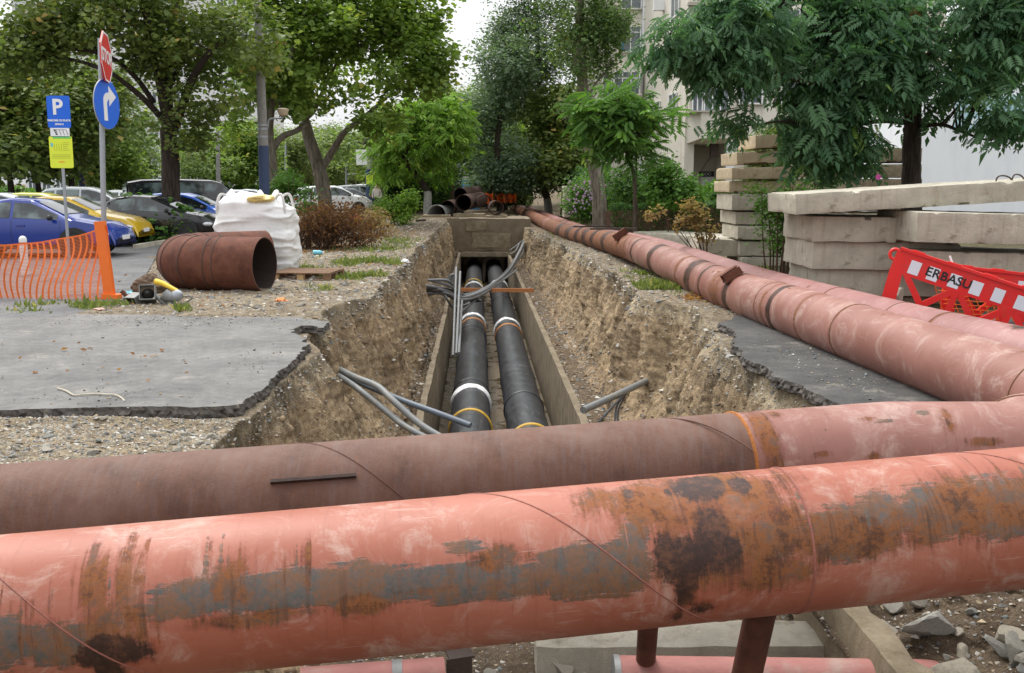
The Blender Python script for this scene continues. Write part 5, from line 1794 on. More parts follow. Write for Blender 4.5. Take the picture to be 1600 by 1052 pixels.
# ================================================================ things on the right
def slab_px(label, x0, x1, ytl, ybl, ybr, y, depth, mat, seed, yaw=0.0, group=None, bev=.03, name='concrete_slab', twist=0):
    a, b, c = at(x0, ybl, y), at(x1, ybr, y - math.sin(yaw) * 0), at(x0, ytl, y)
    L = float(np.hypot(b[0] - a[0], b[2] - a[2]))
    th = c[2] - a[2]
    tilt = math.atan2(b[2] - a[2], b[0] - a[0])
    me = rough_box(name, 0, L, 0, depth, 0, th, (max(6, int(L / .055)), max(4, int(depth / .16)), 7), .006, bev, seed)
    o = link(name, me, mat)
    o.location = tuple(a)
    o.rotation_euler = (twist, -tilt, yaw)
    tag(o, label, 'slab', group)
    return o
GA = 'concrete slabs stacked behind the red barrier'
slab_px('topmost thick concrete slab of the stack behind the red barrier, tilted upward', 1243, 1700, 303, 336, 309, 14.3, 1.7, MAT['concrete'], 1, R(-1), GA, .035)
slab_px('concrete slab under the topmost one, ending beside the leafy shrub', 1268, 1480, 338, 378, 381, 14.6, 1.6, MAT['concrete'], 2, 0, GA, .035)
slab_px('light rough concrete slab sticking forward under the topmost slab, above the barrier', 1430, 1720, 331, 379, 386, 13.9, 1.5, MAT['concrete'], 3, R(1), GA, .032)
slab_px('third concrete slab down, just left of the barrier top hook', 1268, 1500, 377, 421, 424, 14.7, 1.6, MAT['concrete'], 4, 0, GA, .035)
slab_px('flat concrete slab directly behind the red barrier top rail', 1440, 1720, 392, 428, 436, 14.1, 1.6, MAT['concrete'], 5, R(2), GA, .04)
slab_px('lowest concrete slab of the stack, half hidden by the pink pipe', 1276, 1560, 417, 461, 466, 14.8, 1.6, MAT['concrete'], 6, 0, GA, .035)
slab_px('bottom bearer slab on the ground behind the pink pipe', 1284, 1700, 462, 482, 484, 14.9, 1.5, MAT['concrete_wall'], 7, 0, GA, .03)
p = at(1400, 452, 13.4)
o = thing('concrete_chunk', 'broken pale concrete chunk leaning at the barrier foot', 'chunk', (p[0], p[1], p[2] - .12))
co_ = link('chunk', ROCKS[3].copy(), None, o); co_.data.materials.clear(); co_.data.materials.append(MAT['concrete']); co_.scale = (.17, .14, .27); co_.rotation_euler = (.2, .3, 1)
for k, (px, py) in enumerate(((1568, 281), (1590, 279))):
    p = at(px, py, 14.7)
    o = thing('rebar_loop', ('first', 'second')[k] + ' bent rebar loop on the topmost slab, counted from the ash trunk', 'rebar loop', tuple(p), .4 * k, 'rebar loops on the topmost slab')
    link('bar', MB().tube(bez([(-.12, 0, -.05), (-.09, 0, .04), (0, .01, .06), (.09, 0, .03), (.16, 0, -.05)], 5), .012, 6).mesh('bar'), MAT['dark_steel'], o)
GB = 'rust-stained concrete slabs in the tall stack'
rowsB = [(1180, 1330, 211, 232, 227, 'topmost short rust-stained slab of the tall stack'), (1151, 1252, 238, 258, 253, 'second slab from the top of the tall rust-stained stack'),
         (1143, 1244, 262, 281, 279, 'third slab from the top, dark water marks on its face'), (1139, 1330, 283, 301, 301, 'fourth slab from the top of the tall stack'),
         (1143, 1330, 303, 329, 330, 'fifth slab from the top of the tall stack, behind the shrub'), (1149, 1330, 331, 351, 353, 'sixth slab from the top of the tall stack'),
         (1152, 1330, 353, 375, 377, 'seventh slab from the top of the tall stack'), (1155, 1330, 377, 400, 402, 'eighth slab from the top of the tall stack, low behind the shrub'), (1158, 1330, 402, 420, 421, 'lowest slab of the tall stack, on the ground')]
for k, (x0, x1, yt, ybl, ybr, lab) in enumerate(rowsB):
    slab_px(lab, x0, x1, yt, ybl, ybr, 22.5 + .1 * (k % 2), 1.6, MAT['concrete_rusty'] if k < 4 else MAT['concrete'], 30 + k, R(1), GB, .035)
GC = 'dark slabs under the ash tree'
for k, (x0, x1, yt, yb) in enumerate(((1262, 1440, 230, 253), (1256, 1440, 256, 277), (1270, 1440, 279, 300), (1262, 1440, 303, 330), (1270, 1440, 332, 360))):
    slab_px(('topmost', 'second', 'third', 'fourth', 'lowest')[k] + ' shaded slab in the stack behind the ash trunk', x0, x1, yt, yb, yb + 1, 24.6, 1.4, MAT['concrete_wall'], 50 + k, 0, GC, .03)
GD = 'slabs lying by the hedge'
zD = gz(5.2, 31)
o = link('concrete_slab', rough_box('concrete_slab', 0, 4.5, 0, 1.7, 0, .42, (70, 8, 6), .012, .03, 60), MAT['concrete'])
o.location = (4.15, 33.0, zD - .05)
o.rotation_euler = (0, 0, R(-60))
tag(o, 'flat concrete slab lying in front of the clipped hedge', 'slab', GD)
o = slab_px('lower concrete slab at the foot of the tall stack, behind the dry plant', 1090, 1160, 372, 398, 402, 22.8, 1.2, MAT['concrete'], 61, 0, GD, .03)
GE = 'far slab ends beside the garden'
for k in range(5):
    slab_px(('topmost', 'second', 'third', 'fourth', 'lowest')[k] + ' of the small far slab ends by the purple asters', 881 + (k % 2), 902, 291 + 10 * k, 300 + 10 * k, 300 + 10 * k, 50, 2.0, MAT['concrete'], 70 + k, 0, GE, .02)

# ---- plastic barriers
def barrier(label, p, tilt, yaw, L=2.05, letters=None, squares=(), lean=0.0):
    o = thing('plastic_barrier', label, 'barrier', tuple(p), 0, 'red plastic barriers by the slabs')
    o.rotation_mode = 'XYZ'
    o.rotation_euler = (lean, tilt, yaw)
    T_ = .05
    def panel(poly, name, th=T_, off=0.0):
        link(name, MB().prism(poly, Matrix.Translation((0, -th / 2 + off, 0)), th).mesh(name), MAT['red_plastic'], o)
    panel([(0.0, .72), (.0, .98), (.05, 1.02), (L - .05, 1.02), (L, .98), (L, .72)], 'top_panel', .04)
    lip = MB()
    lip.box((L / 2, 0, 1.025), (L - .06, .09, .035))
    for x_ in np.linspace(.25, L - .3, 5):
        lip.box((x_, 0, 1.046), (.16, .06, .02))
    link('top_lip', lip.mesh('top_lip'), MAT['red_plastic'], o)
    bot = MB(); bot.box((L / 2, 0, .06), (L - .1, .07, .13))
    link('bottom_rail', bot.mesh('bottom_rail'), MAT['red_plastic'], o)
    st = [[(0, .72), (.16, .74), (.24, .1), (.06, .1)], [(L - .24, .1), (L - .06, .1), (L, .72), (L - .16, .74)]]
    for q in st:
        panel(q, 'end_stile', .05)
    n = 3
    w = (L - .36) / n
    for k in range(n):
        x_ = .18 + k * w
        for a, b in (((x_ + .02, .74), (x_ + w - .04, .12)), ((x_ + w - .02, .74), (x_ + .04, .12))):
            s = MB()
            d = Vector((b[0] - a[0], 0, b[1] - a[1])).normalized()
            nn = Vector((-d.z, 0, d.x)) * .038
            pl_ = [(a[0] - nn.x, a[1] - nn.z), (a[0] + nn.x, a[1] + nn.z), (b[0] + nn.x, b[1] + nn.z), (b[0] - nn.x, b[1] - nn.z)]
            th = .045 if a[0] < b[0] else .052
            s.prism(pl_, Matrix.Translation((0, -th / 2, 0)), th)
            link('diagonal_strut', s.mesh('diagonal_strut'), MAT['red_plastic'], o)
        if k:
            v = MB(); v.box((x_, 0, .42), (.07, .06, .66))
            link('upright', v.mesh('upright'), MAT['red_plastic'], o)
    hk = [(-.01 + .06 * math.cos(a), 0, .93 + .065 * math.sin(a)) for a in np.linspace(R(30), R(300), 12)]
    link('hook', MB().tube(hk, .022, 10).mesh('hook'), MAT['red_plastic'], o)
    for x_ in (.35, L - .35):
        f = MB(); f.box((x_, 0, -.02), (.09, .5, .05))
        link('foot', f.mesh('foot'), MAT['red_plastic'], o)
    for k, x_ in enumerate(squares):
        q = link('reflective_square', MB().box((x_, -.0225, .845), (.13, .003, .17)).mesh('reflective_square'), MAT['white_sheet'], o)
    if letters:
        for ch, x_ in letters:
            me = text_mesh(ch, .155, MAT['black_ink'], .001, .003)
            me.transform(Matrix.Translation((x_, -.0265, .855)) @ Matrix.Rotation(math.pi / 2, 4, 'X'))
            link('letter', me, None, o)
    return o
pA = at(1402, 392, 12.2)
b1 = barrier('red plastic barrier with white squares and black letters, leaning by the slabs', pA, R(17.5), R(-24), 2.3,
        [('E', .445), ('R', .535), ('B', .63), ('A', .73), ('S', .815), ('U', .905)], (.27, .50, .76, 1.02, 1.28, 1.55, 1.82))
m3 = b1.rotation_euler.to_matrix()
b1.location = Vector(pA) - m3 @ Vector((0, 0, .98))
pB = at(1478, 420, 12.9)
b2 = barrier('second red plastic barrier, mostly hidden behind the lettered one', pB, R(6), R(-8), 2.2, None, (.62, 1.0, 1.4))
b2.location = Vector(pB) - b2.rotation_euler.to_matrix() @ Vector((0, 0, .98))
# torn orange net behind the barrier
o = thing('torn_net', 'scrap of orange safety net hanging behind the red barrier', 'net', tuple(at(1520, 470, 12.75)))
m_ = MB()
for k in range(14):
    x_ = -.62 + k * .1
    m_.tube([(x_ + .05, 0, .40 - .02 * k), (x_ + .15, .05, .1), (x_ + .30, 0, -.3)], .008, 4)
for k in range(12):
    z_ = .38 - k * .06
    m_.tube([(-.6 + .03 * k, 0, z_), (.1 + .03 * k, .05, z_ - .05), (.85, 0, z_ - .14)], .005, 4)
link('netting', m_.mesh('netting'), MAT['orange_net'], o)
tp = [at(1484, 400, 12.05), at(1489, 418, 12.0), at(1479, 428, 12.05), at(1492, 446, 12.0)]
o = thing('warning_tape', 'strip of red and white tape knotted on the lettered barrier', 'tape', (0, 0, 0))
link('strip', MB().tube(bez(tp, 6), .014, 5).mesh('strip'), MAT['litter_white'], o)
# ================================================================ vegetation
def unit(v):
    return v / (np.linalg.norm(v, axis=-1, keepdims=True) + 1e-9)
# leaf templates: x across, y along, z normal; k verts, quads/tris
def tpl_broad():                                   # lobed leaf, folded on the midrib
    V = np.array([(0, 0, 0), (.38, .12, .06), (.5, .55, .05), (.0, .55, -.03), (.22, .78, .02), (0, 1.05, -.05), (-.22, .78, .02), (-.5, .55, .05), (-.38, .12, .06)], float)
    F = [(0, 1, 2, 3), (3, 2, 4, 5), (0, 3, 7, 8), (3, 5, 6, 7)]
    return V, np.array(F)
def tpl_oval():
    V = np.array([(0, 0, 0), (.32, .45, .06), (0, 1, -.04), (-.32, .45, .06)], float)
    return V, np.array([(0, 1, 2, 3)])
def tpl_lance():
    V = np.array([(0, 0, 0), (.16, .4, .03), (0, 1, -.05), (-.16, .4, .03)], float)
    return V, np.array([(0, 1, 2, 3)])
def tpl_pinnate(n=5, w=.082, l=.36):                # compound leaf of an ash or tree of heaven
    V, F = [], []
    def leaflet(o_, d, s):
        o_, d = np.array(o_), np.array(d) / np.linalg.norm(d)
        x = np.array([d[1], -d[0], 0])
        k = len(V)
        V.extend([o_, o_ + d * s * .45 + x * w * s / l + [0, 0, .03], o_ + d * s - [0, 0, .05], o_ + d * s * .45 - x * w * s / l + [0, 0, .03]])
        F.append((k, k + 1, k + 2, k + 3))
    for i in range(n):
        t = .22 + .68 * i / n
        z = -.28 * t * t
        s = l * (1 - .25 * abs(t - .5))
        leaflet((.01, t, z), (.85, .55, -.25), s)
        leaflet((-.01, t, z), (-.85, .55, -.25), s)
    leaflet((0, .9, -.24), (0, 1, -.35), l)
    return np.array(V), np.array(F)
TPL = {'broad': tpl_broad(), 'oval': tpl_oval(), 'lance': tpl_lance(), 'pinnate': tpl_pinnate(), 'heaven': tpl_pinnate(8, .055, .26)}
def leaves(pos, axis, nrm, size, kind, tint, rng):
    T_, F_ = TPL[kind]
    y = unit(axis)
    z = unit(nrm - y * (nrm * y).sum(-1, keepdims=True))
    x = np.cross(y, z)
    V = pos[:, None, :] + size[:, None, None] * (T_[None, :, 0, None] * x[:, None, :] + T_[None, :, 1, None] * y[:, None, :] + T_[None, :, 2, None] * z[:, None, :])
    F = F_[None] + (np.arange(len(pos)) * len(T_))[:, None, None]
    return V.reshape(-1, 3), F.reshape(-1, F_.shape[1]), np.repeat(tint, len(T_))
def cloud(blobs, rng, gap=.0, gfreq=.8, seed=0, shell=2.6):
    """cluster centres inside uneven ellipsoids; returns points and outward directions"""
    P, D_ = [], []
    for c, r_, n in blobs:
        c, r_ = np.array(c, float), np.array(r_, float)
        d = unit(rng.normal(size=(n * 2, 3)))
        u = rng.random(n * 2) ** (1 / shell)
        bump = 1 + .28 * fbm(d * 1.0 + c * .37, 1.7, 3, seed)
        q = c + d * r_ * (u * bump)[:, None]
        keep = fbm(q, gfreq, 3, seed + 5) > gap
        q, d = q[keep][:n], d[keep][:n]
        P.append(q); D_.append(d)
    return np.vstack(P), np.vstack(D_)
def crown_mesh(name, blobs, kind, ls, per, rad, seed, gap=-.12, gfreq=.8, droop=.25, flat=.6, shell=2.6, zmin=None, thin=1.0):
    rng = np.random.default_rng(seed)
    blobs = [(c, r_, max(3, int(n * thin))) for c, r_, n in blobs]
    C, D_ = cloud(blobs, rng, gap, gfreq, seed, shell)
    n = len(C)
    pos = np.repeat(C, per, 0) + rng.normal(size=(n * per, 3)) * rad * np.array([1, 1, .7])
    if zmin is not None:
        k = pos[:, 2] > zmin
        pos = pos[k]
        D2 = np.repeat(D_, per, 0)[k]
        cid = np.repeat(np.arange(n), per)[k]
    else:
        D2 = np.repeat(D_, per, 0)
        cid = np.repeat(np.arange(n), per)
    m = len(pos)
    az = rng.uniform(0, 6.283, m)
    ax = np.stack([np.cos(az), np.sin(az), rng.normal(-droop, .35, m)], -1) + .5 * D2
    nr = np.stack([rng.normal(0, flat, m), rng.normal(0, flat, m), np.ones(m)], -1) + .35 * D2
    size = ls * np.exp(rng.normal(0, .30, m))
    ctint = rng.normal(.42, .16, n)
    tint = np.clip(ctint[cid] + rng.normal(0, .17, m), 0, 1)
    V, F, tv = leaves(pos, ax, nr, size, kind, tint, rng)
    me = fast_mesh(name, V, [F], False)
    attr(me, 'tint', tv)
    return me, C
def limb_mesh(name, limbs, twigs_to=None, seed=0, sides=10, twig_r=.014, frac=.5, rough=.12):
    """limbs: (points, r0, r1); twigs reach from the nearest limb to leaf clusters"""
    rng = np.random.default_rng(seed)
    Vs, Fs, off = [], [], 0
    S = []
    for pts, r0, r1 in limbs:
        P = bez(pts, 7)
        nP = len(P)
        t = np.linspace(0, 1, nP)
        r_ = r0 + (r1 - r0) * t ** .85
        V, F = tube_arrays(P, r_, sides, False)
        V = np.array(V)
        if rough:
            Q = np.repeat(P, sides, 0)
            V = Q + (V - Q) * (1 + rough * 1.6 * fbm(V * [1, 1, .35], 5, 3, seed))[:, None]
        Vs.append(V); Fs.append(np.array(F) + off); off += len(V)
        S.append(np.concatenate([P[nP // 4:], ], 0))
    if twigs_to is not None and len(S):
        S = np.vstack(S)
        idx = np.where(rng.random(len(twigs_to)) < frac)[0]
        for i in idx:
            c = twigs_to[i]
            d = np.linalg.norm(S - c, axis=1) + .6 * np.maximum(0, S[:, 2] - c[2])
            a = S[int(np.argmin(d))]
            L = np.linalg.norm(c - a)
            if L < .1: continue
            mid = (a + c) / 2 + np.array([0, 0, .10 * L]) + rng.normal(size=3) * .06 * L
            V, F = tube_arrays(np.array([a, mid, c]), np.array([twig_r * (1 + .5 * L), twig_r * .75, twig_r * .3]), 4, False)
            Vs.append(np.array(V)); Fs.append(np.array(F) + off); off += len(V)
    return fast_mesh(name, np.vstack(Vs), [np.vstack(Fs)])
def tree(name, label, base, limbs, blobs, kind, ls, per, rad, leafmat, barkmat, seed, group=None, cat='tree', frac=.5, white=None, **kw):
    base = np.array(base, float)
    o = thing(name, label, cat, tuple(base), 0, group)
    cm, C = crown_mesh('crown', [(np.array(c) - base, r_, n) for c, r_, n in blobs], kind, ls, per, rad, seed, **kw)
    lm = [([np.array(p) - base for p in pts], a, b) for pts, a, b in limbs]
    link('trunk', limb_mesh('trunk', lm, C, seed, frac=frac), MAT[barkmat], o)
    link('crown', cm, MAT[leafmat], o)
    if white:
        P = bez(lm[0][0], 7)
        L_ = len(P)
        rr = lm[0][1] + (lm[0][2] - lm[0][1]) * np.linspace(0, 1, L_) ** .85
        zz = np.linspace(-.2, white, 9)
        Q = np.stack([np.interp(zz, P[:, 2], P[:, j]) for j in range(3)], -1)
        rq = np.interp(zz, P[:, 2], rr) * 1.06
        V, F = tube_arrays(Q, rq, 16, False)
        V = np.array(V)
        ctr = np.repeat(Q, 16, 0)
        V = ctr + (V - ctr) * (1 + .12 * fbm(V * [1, 1, .35], 5, 3, seed))[:, None]
        V[-16:, 2] += .12 * fbm(V[-16:], 6, 3, 3)
        link('whitewash', MB().add(V, F).mesh('whitewash', 60), MAT['whitewash'], o)
    return o
def B(px, py, y, rx, ry, ryd, n):
    """ellipsoid: centre seen at (px,py) at distance y, radii in pixels across/up and metres deep"""
    s = y / FOC
    return (at(px, py, y), (rx * s, ryd, ry * s), n)
def pts(*l):
    return [at(*q) for q in l]
def grounded(px, y):
    p = at(px, 300, y); p[2] = gz(p[0], p[1]); return p

# ---- T1: dark linden by the car park
b0 = grounded(268, 32)
tree('linden_tree', 'dark green spreading tree behind the STOP sign, dark trunk among bushes', b0,
     [([b0 - [0, 0, .2], *pts((267, 320, 32), (266, 250, 32), (262, 200, 32))], .34, .25),
      (pts((263, 215, 32), (258, 170, 32), (246, 110, 31.5), (232, 40, 31), (215, -30, 31)), .2, .09),
      (pts((263, 205, 32), (262, 140, 32), (264, 80, 32.3), (272, 10, 32.5), (280, -50, 33)), .2, .09),
      (pts((268, 205, 32), (285, 165, 31.7), (302, 120, 31.5), (330, 80, 31), (365, 55, 31)), .18, .07),
      (pts((253, 185, 32), (225, 155, 31.5), (195, 130, 31), (168, 112, 30.5), (120, 95, 30), (60, 85, 30)), .11, .04),
      (pts((240, 160, 32), (215, 125, 31.5), (182, 95, 31), (140, 80, 30.5), (80, 75, 30)), .10, .04),
      (pts((268, 130, 32.2), (300, 60, 33), (340, 10, 33.5)), .1, .04)],
     [B(170, 20, 31.5, 150, 70, 3.2, 230), B(300, 40, 32, 120, 85, 3.0, 210), B(60, 45, 30.5, 100, 50, 2.4, 110), B(20, 85, 30, 60, 35, 1.6, 45), B(385, 60, 31.5, 50, 55, 1.8, 60), B(345, 150, 31.5, 40, 25, 1.0, 18),
      B(285, 215, 31.8, 42, 28, 1.2, 30), B(305, 160, 31.6, 40, 26, 1.0, 22), B(240, 90, 31, 60, 20, 1.6, 26), B(200, -110, 32, 200, 80, 3.5, 120), B(90, 105, 30, 40, 14, 1.0, 14)],
     'broad', .125, 46, .27, 'leaf_linden', 'bark_dark', 101, gap=.0, gfreq=.75, thin=.70, frac=.14)
# ---- T2: plane trees in the middle
b1 = grounded(508, 44)
tree('plane_tree', 'tall plane tree with forked pale trunk in the middle distance', b1,
     [([b1 - [0, 0, .2], *pts((506, 300, 44), (497, 260, 44), (486, 225, 44), (476, 190, 44))], .36, .25),
      (pts((502, 265, 44), (520, 235, 44), (540, 205, 43.5), (560, 190, 43), (590, 165, 43)), .19, .08),
      (pts((478, 195, 44), (472, 150, 44), (466, 100, 44), (462, 30, 44)), .2, .08),
      (pts((476, 188, 44), (492, 170, 43.7), (503, 145, 43.5), (530, 90, 43)), .14, .06),
      (pts((470, 160, 44), (440, 145, 43.5), (415, 140, 43)), .12, .06)],
     [B(540, 80, 43.5, 130, 90, 4.2, 330), B(640, 90, 43.5, 65, 55, 2.6, 110), B(640, 20, 43.5, 60, 50, 2.5, 90), B(480, 40, 43, 90, 80, 3.6, 200), B(450, 120, 42.5, 50, 40, 2.0, 60), B(560, 165, 43, 70, 26, 1.8, 55), B(590, 190, 42.5, 40, 18, 1.4, 26), B(665, 130, 43, 40, 20, 1.4, 26), B(560, -70, 44, 150, 70, 4, 110)],
     'broad', .18, 44, .33, 'leaf_plane', 'bark_plane', 102, gap=.02, gfreq=.6, thin=.68, frac=.10)
b2 = grounded(426, 41)
tree('plane_tree', 'leaning plane tree right behind the concrete lamp post', b2,
     [([b2 - [0, 0, .2], *pts((427, 290, 41), (423, 240, 41), (420, 215, 41), (421, 180, 41), (428, 140, 41))], .27, .17),
      (pts((424, 235, 41), (440, 215, 41), (462, 205, 41), (478, 195, 41.3)), .16, .1),
      (pts((428, 145, 41), (440, 120, 41), (452, 95, 41), (470, 40, 41)), .14, .06),
      (pts((421, 185, 41), (425, 150, 41), (445, 170, 40.8), (460, 178, 40.5)), .1, .05)],
     [B(415, 60, 40.5, 60, 70, 2.6, 130), B(455, 30, 40.5, 60, 60, 2.4, 90), B(395, 130, 40, 35, 40, 1.6, 40), B(470, 150, 40.5, 40, 30, 1.4, 34), B(360, 200, 40, 26, 30, 1.2, 22), B(430, -60, 41, 110, 60, 3, 70)],
     'broad', .17, 42, .32, 'leaf_plane', 'bark_plane', 103, gap=.02, gfreq=.6, thin=.56, frac=.12)
# ---- T3: bright small tree over the far end of the trench
b3 = grounded(668, 57)
tree('leafy_tree', 'low bright green tree with leaning whitewashed trunk at the far trench end', b3,
     [([b3 - [0, 0, .2], *pts((668, 318, 57), (668, 300, 57), (655, 280, 57), (636, 255, 57), (622, 225, 57), (606, 195, 57), (590, 178, 57))], .27, .08),
      (pts((660, 285, 57), (650, 240, 57), (648, 215, 57), (655, 180, 57)), .12, .05),
      (pts((650, 275, 57), (690, 250, 57), (710, 220, 57), (722, 200, 57)), .11, .05),
      (pts((632, 250, 57), (640, 215, 56.5), (630, 180, 56)), .09, .04)],
     [B(665, 205, 57, 75, 48, 3.0, 190), B(620, 225, 56.5, 40, 45, 2.0, 70), B(705, 200, 57, 42, 40, 2.2, 80), B(690, 165, 57, 40, 20, 1.8, 45), B(660, 262, 57.5, 65, 20, 2.0, 57), B(605, 265, 57, 26, 20, 1.2, 20)],
     'pinnate', .40, 14, .38, 'leaf_bright', 'bark_dark', 104, gap=.0, gfreq=.6, thin=.75, droop=.45, white=1.3)
# ---- T4: bluish trees further on
for k, (px, y_, top, wd, lab) in enumerate(((758, 72, 110, 58, 'grey-green bushy tree rising behind the bright low tree'), (782, 62, 40, 50, 'tall grey-green tree between the sky gap and the elms'))):
    b = grounded(px, y_)
    tree('grey_green_tree', lab, b,
         [([b - [0, 0, .2], *pts((px, 290, y_), (px - 5, 230, y_), (px, 170, y_), (px + 4, top + 30, y_))], .3, .1)],
         [B(px, top + 60, y_, wd, 50, 3, 120), B(px - 20, 200, y_, wd, 50, 3, 120), B(px + 15, 250, y_, wd, 40, 3, 100), B(px - 10, 285, y_, wd * .8, 18, 2, 40)],
         'oval', .22, 44, .45, 'leaf_blue', 'bark_dark', 110 + k, gap=-.08, gfreq=.45, thin=1.15)
# ---- T5: elms on the right of the trench
b5 = grounded(858, 66)
tree('elm_tree', 'tall elm with twin whitewashed stems close to the far pipe', b5,
     [([b5 - [0, 0, .2], *pts((856, 320, 66), (848, 270, 66), (845, 200, 66), (842, 120, 66), (838, 40, 66), (836, -40, 66))], .3, .12),
      (pts((848, 260, 66), (860, 200, 66), (872, 140, 66)), .13, .06), (pts((846, 200, 66), (828, 150, 66), (815, 100, 66)), .13, .06)],
     [B(835, 70, 66, 75, 65, 3.4, 190), B(830, 160, 66, 62, 50, 3.1, 130), B(835, 230, 66, 58, 40, 3.1, 110), B(850, 275, 66, 50, 26, 2.5, 60), B(840, -20, 66, 80, 60, 3.6, 120), B(785, 60, 66, 26, 50, 2.0, 36), B(878, 180, 66, 30, 60, 2.0, 50)],
     'oval', .18, 50, .40, 'leaf_blue', 'bark', 120, gap=-.06, gfreq=.5, thin=1.1, white=1.2)
b6 = grounded(938, 42)
tree('elm_tree', 'elm with leaning light grey trunk above the aster bed', b6,
     [([b6 - [0, 0, .2], *pts((936, 300, 42), (926, 250, 42), (917, 200, 42), (912, 150, 42), (908, 90, 42), (906, 20, 42), (905, -40, 42))], .34, .19),
      (pts((912, 150, 42), (900, 100, 42), (890, 60, 42)), .1, .04), (pts((910, 90, 42), (925, 40, 42), (945, 0, 42)), .1, .04), (pts((913, 160, 42), (935, 125, 42), (955, 105, 42)), .07, .03)],
     [B(905, 40, 42, 75, 55, 2.4, 180), B(955, 25, 42, 40, 42, 1.6, 60), B(905, 105, 42, 42, 34, 1.6, 60), B(940, 105, 42, 26, 30, 1.0, 24), B(885, 150, 42, 26, 30, 1.2, 26), B(910, -40, 42, 90, 50, 2.6, 110)],
     'oval', .14, 46, .30, 'leaf_elm', 'bark_plane', 121, gap=-.02, gfreq=.8, thin=.85)
# ---- T6: young tree of heaven
b7 = grounded(994, 34)
tree('young_tree', 'young tree with big drooping feathery leaves before the pale building', b7,
     [([b7 - [0, 0, .1], *pts((992, 290, 34), (986, 255, 34), (978, 225, 34), (972, 195, 34), (968, 160, 34))], .085, .03),
      (pts((982, 240, 34), (995, 215, 33.8), (1010, 200, 33.6)), .03, .015), (pts((974, 205, 34), (950, 190, 33.8), (930, 185, 33.6)), .03, .015)],
     [B(950, 185, 34, 40, 22, .9, 36), B(925, 175, 33.8, 28, 14, .7, 16), B(990, 200, 33.8, 34, 26, .8, 34), B(965, 150, 34, 30, 12, .7, 14), B(1025, 182, 33.6, 20, 10, .5, 8), B(965, 228, 34, 34, 16, .7, 22), B(985, 160, 34, 24, 12, .6, 12), B(1000, 240, 34, 20, 12, .5, 8)],
     'heaven', .60, 6, .25, 'leaf_bush', 'bark', 122, gap=-.2, gfreq=1.2, droop=.15, flat=.9, frac=.9, thin=.8)
# ---- T7: the big ash over the slab stacks
b8 = grounded(1424, 20)
tree('ash_tree', 'big dark ash tree with a stout trunk behind the slab stacks', b8,
     [([b8 - [0, 0, .2], *pts((1424, 330, 20), (1424, 260, 20), (1426, 190, 20), (1430, 120, 20), (1434, 50, 20), (1438, -40, 20))], .21, .14),
      (pts((1428, 130, 20), (1395, 90, 19.6), (1355, 55, 19.2), (1310, 60, 18.8), (1270, 35, 18.6)), .1, .035),
      (pts((1432, 110, 20), (1470, 70, 19.6), (1510, 45, 19.2), (1560, 30, 19)), .1, .035),
      (pts((1426, 175, 20), (1380, 150, 19.4), (1320, 140, 18.8), (1250, 125, 18.4), (1180, 105, 18.2), (1110, 100, 18), (1050, 85, 18)), .08, .02),
      (pts((1426, 200, 20), (1470, 195, 19.4), (1500, 205, 19), (1530, 216, 18.8), (1548, 220, 18.7)), .045, .015),
      (pts((1425, 190, 20), (1370, 190, 19.3), (1300, 200, 18.9), (1230, 190, 18.6), (1180, 195, 18.4)), .06, .015),
      (pts((1436, 20, 20), (1390, -20, 19.5), (1330, -40, 19)), .09, .03), (pts((1436, 40, 20), (1300, 0, 19.4), (1180, 0, 18.8), (1090, 20, 18.4)), .08, .02)],
     [B(1290, 40, 19, 130, 60, 1.6, 230), B(1150, 45, 18.6, 90, 42, 1.3, 78), B(1075, 55, 18.2, 60, 30, 1.0, 34), B(1050, 85, 18, 46, 20, .8, 13), B(1130, 108, 18.2, 70, 22, .9, 26), B(1290, 122, 18.8, 105, 44, 1.3, 120), B(1215, 128, 18.5, 60, 24, 1.0, 28),
      B(1160, 192, 18.4, 34, 12, .5, 9), B(1340, 185, 19, 80, 40, 1.1, 80), B(1320, 220, 19, 50, 22, .9, 24), B(1400, 90, 19.5, 90, 90, 1.6, 160), B(1520, 60, 19, 100, 70, 1.5, 170), B(1500, 140, 18.8, 110, 36, 1.2, 100), B(1570, 180, 18.4, 50, 28, .8, 36), B(1460, 160, 18.7, 50, 22, .8, 30),
      B(1400, 140, 18.6, 60, 30, .6, 40), B(1250, 235, 18.8, 24, 20, .5, 10), B(1310, 255, 19.2, 50, 18, .6, 20), B(1550, 5, 19, 120, 60, 1.6, 80), B(1350, -60, 20, 260, 60, 2.2, 150), B(1130, 20, 18.5, 60, 30, 1.0, 36), B(1495, 195, 18.7, 20, 12, .4, 6), B(1260, 170, 18.6, 60, 24, .8, 26), B(1350, 130, 18.6, 60, 36, .8, 40), B(1250, 215, 18.7, 36, 16, .5, 12), B(1530, 185, 18.6, 50, 22, .7, 24)],
     'pinnate', .30, 10, .19, 'leaf_ash', 'bark_dark', 130, gap=-.04, gfreq=.95, thin=.82, droop=.55, flat=.5, frac=.55)
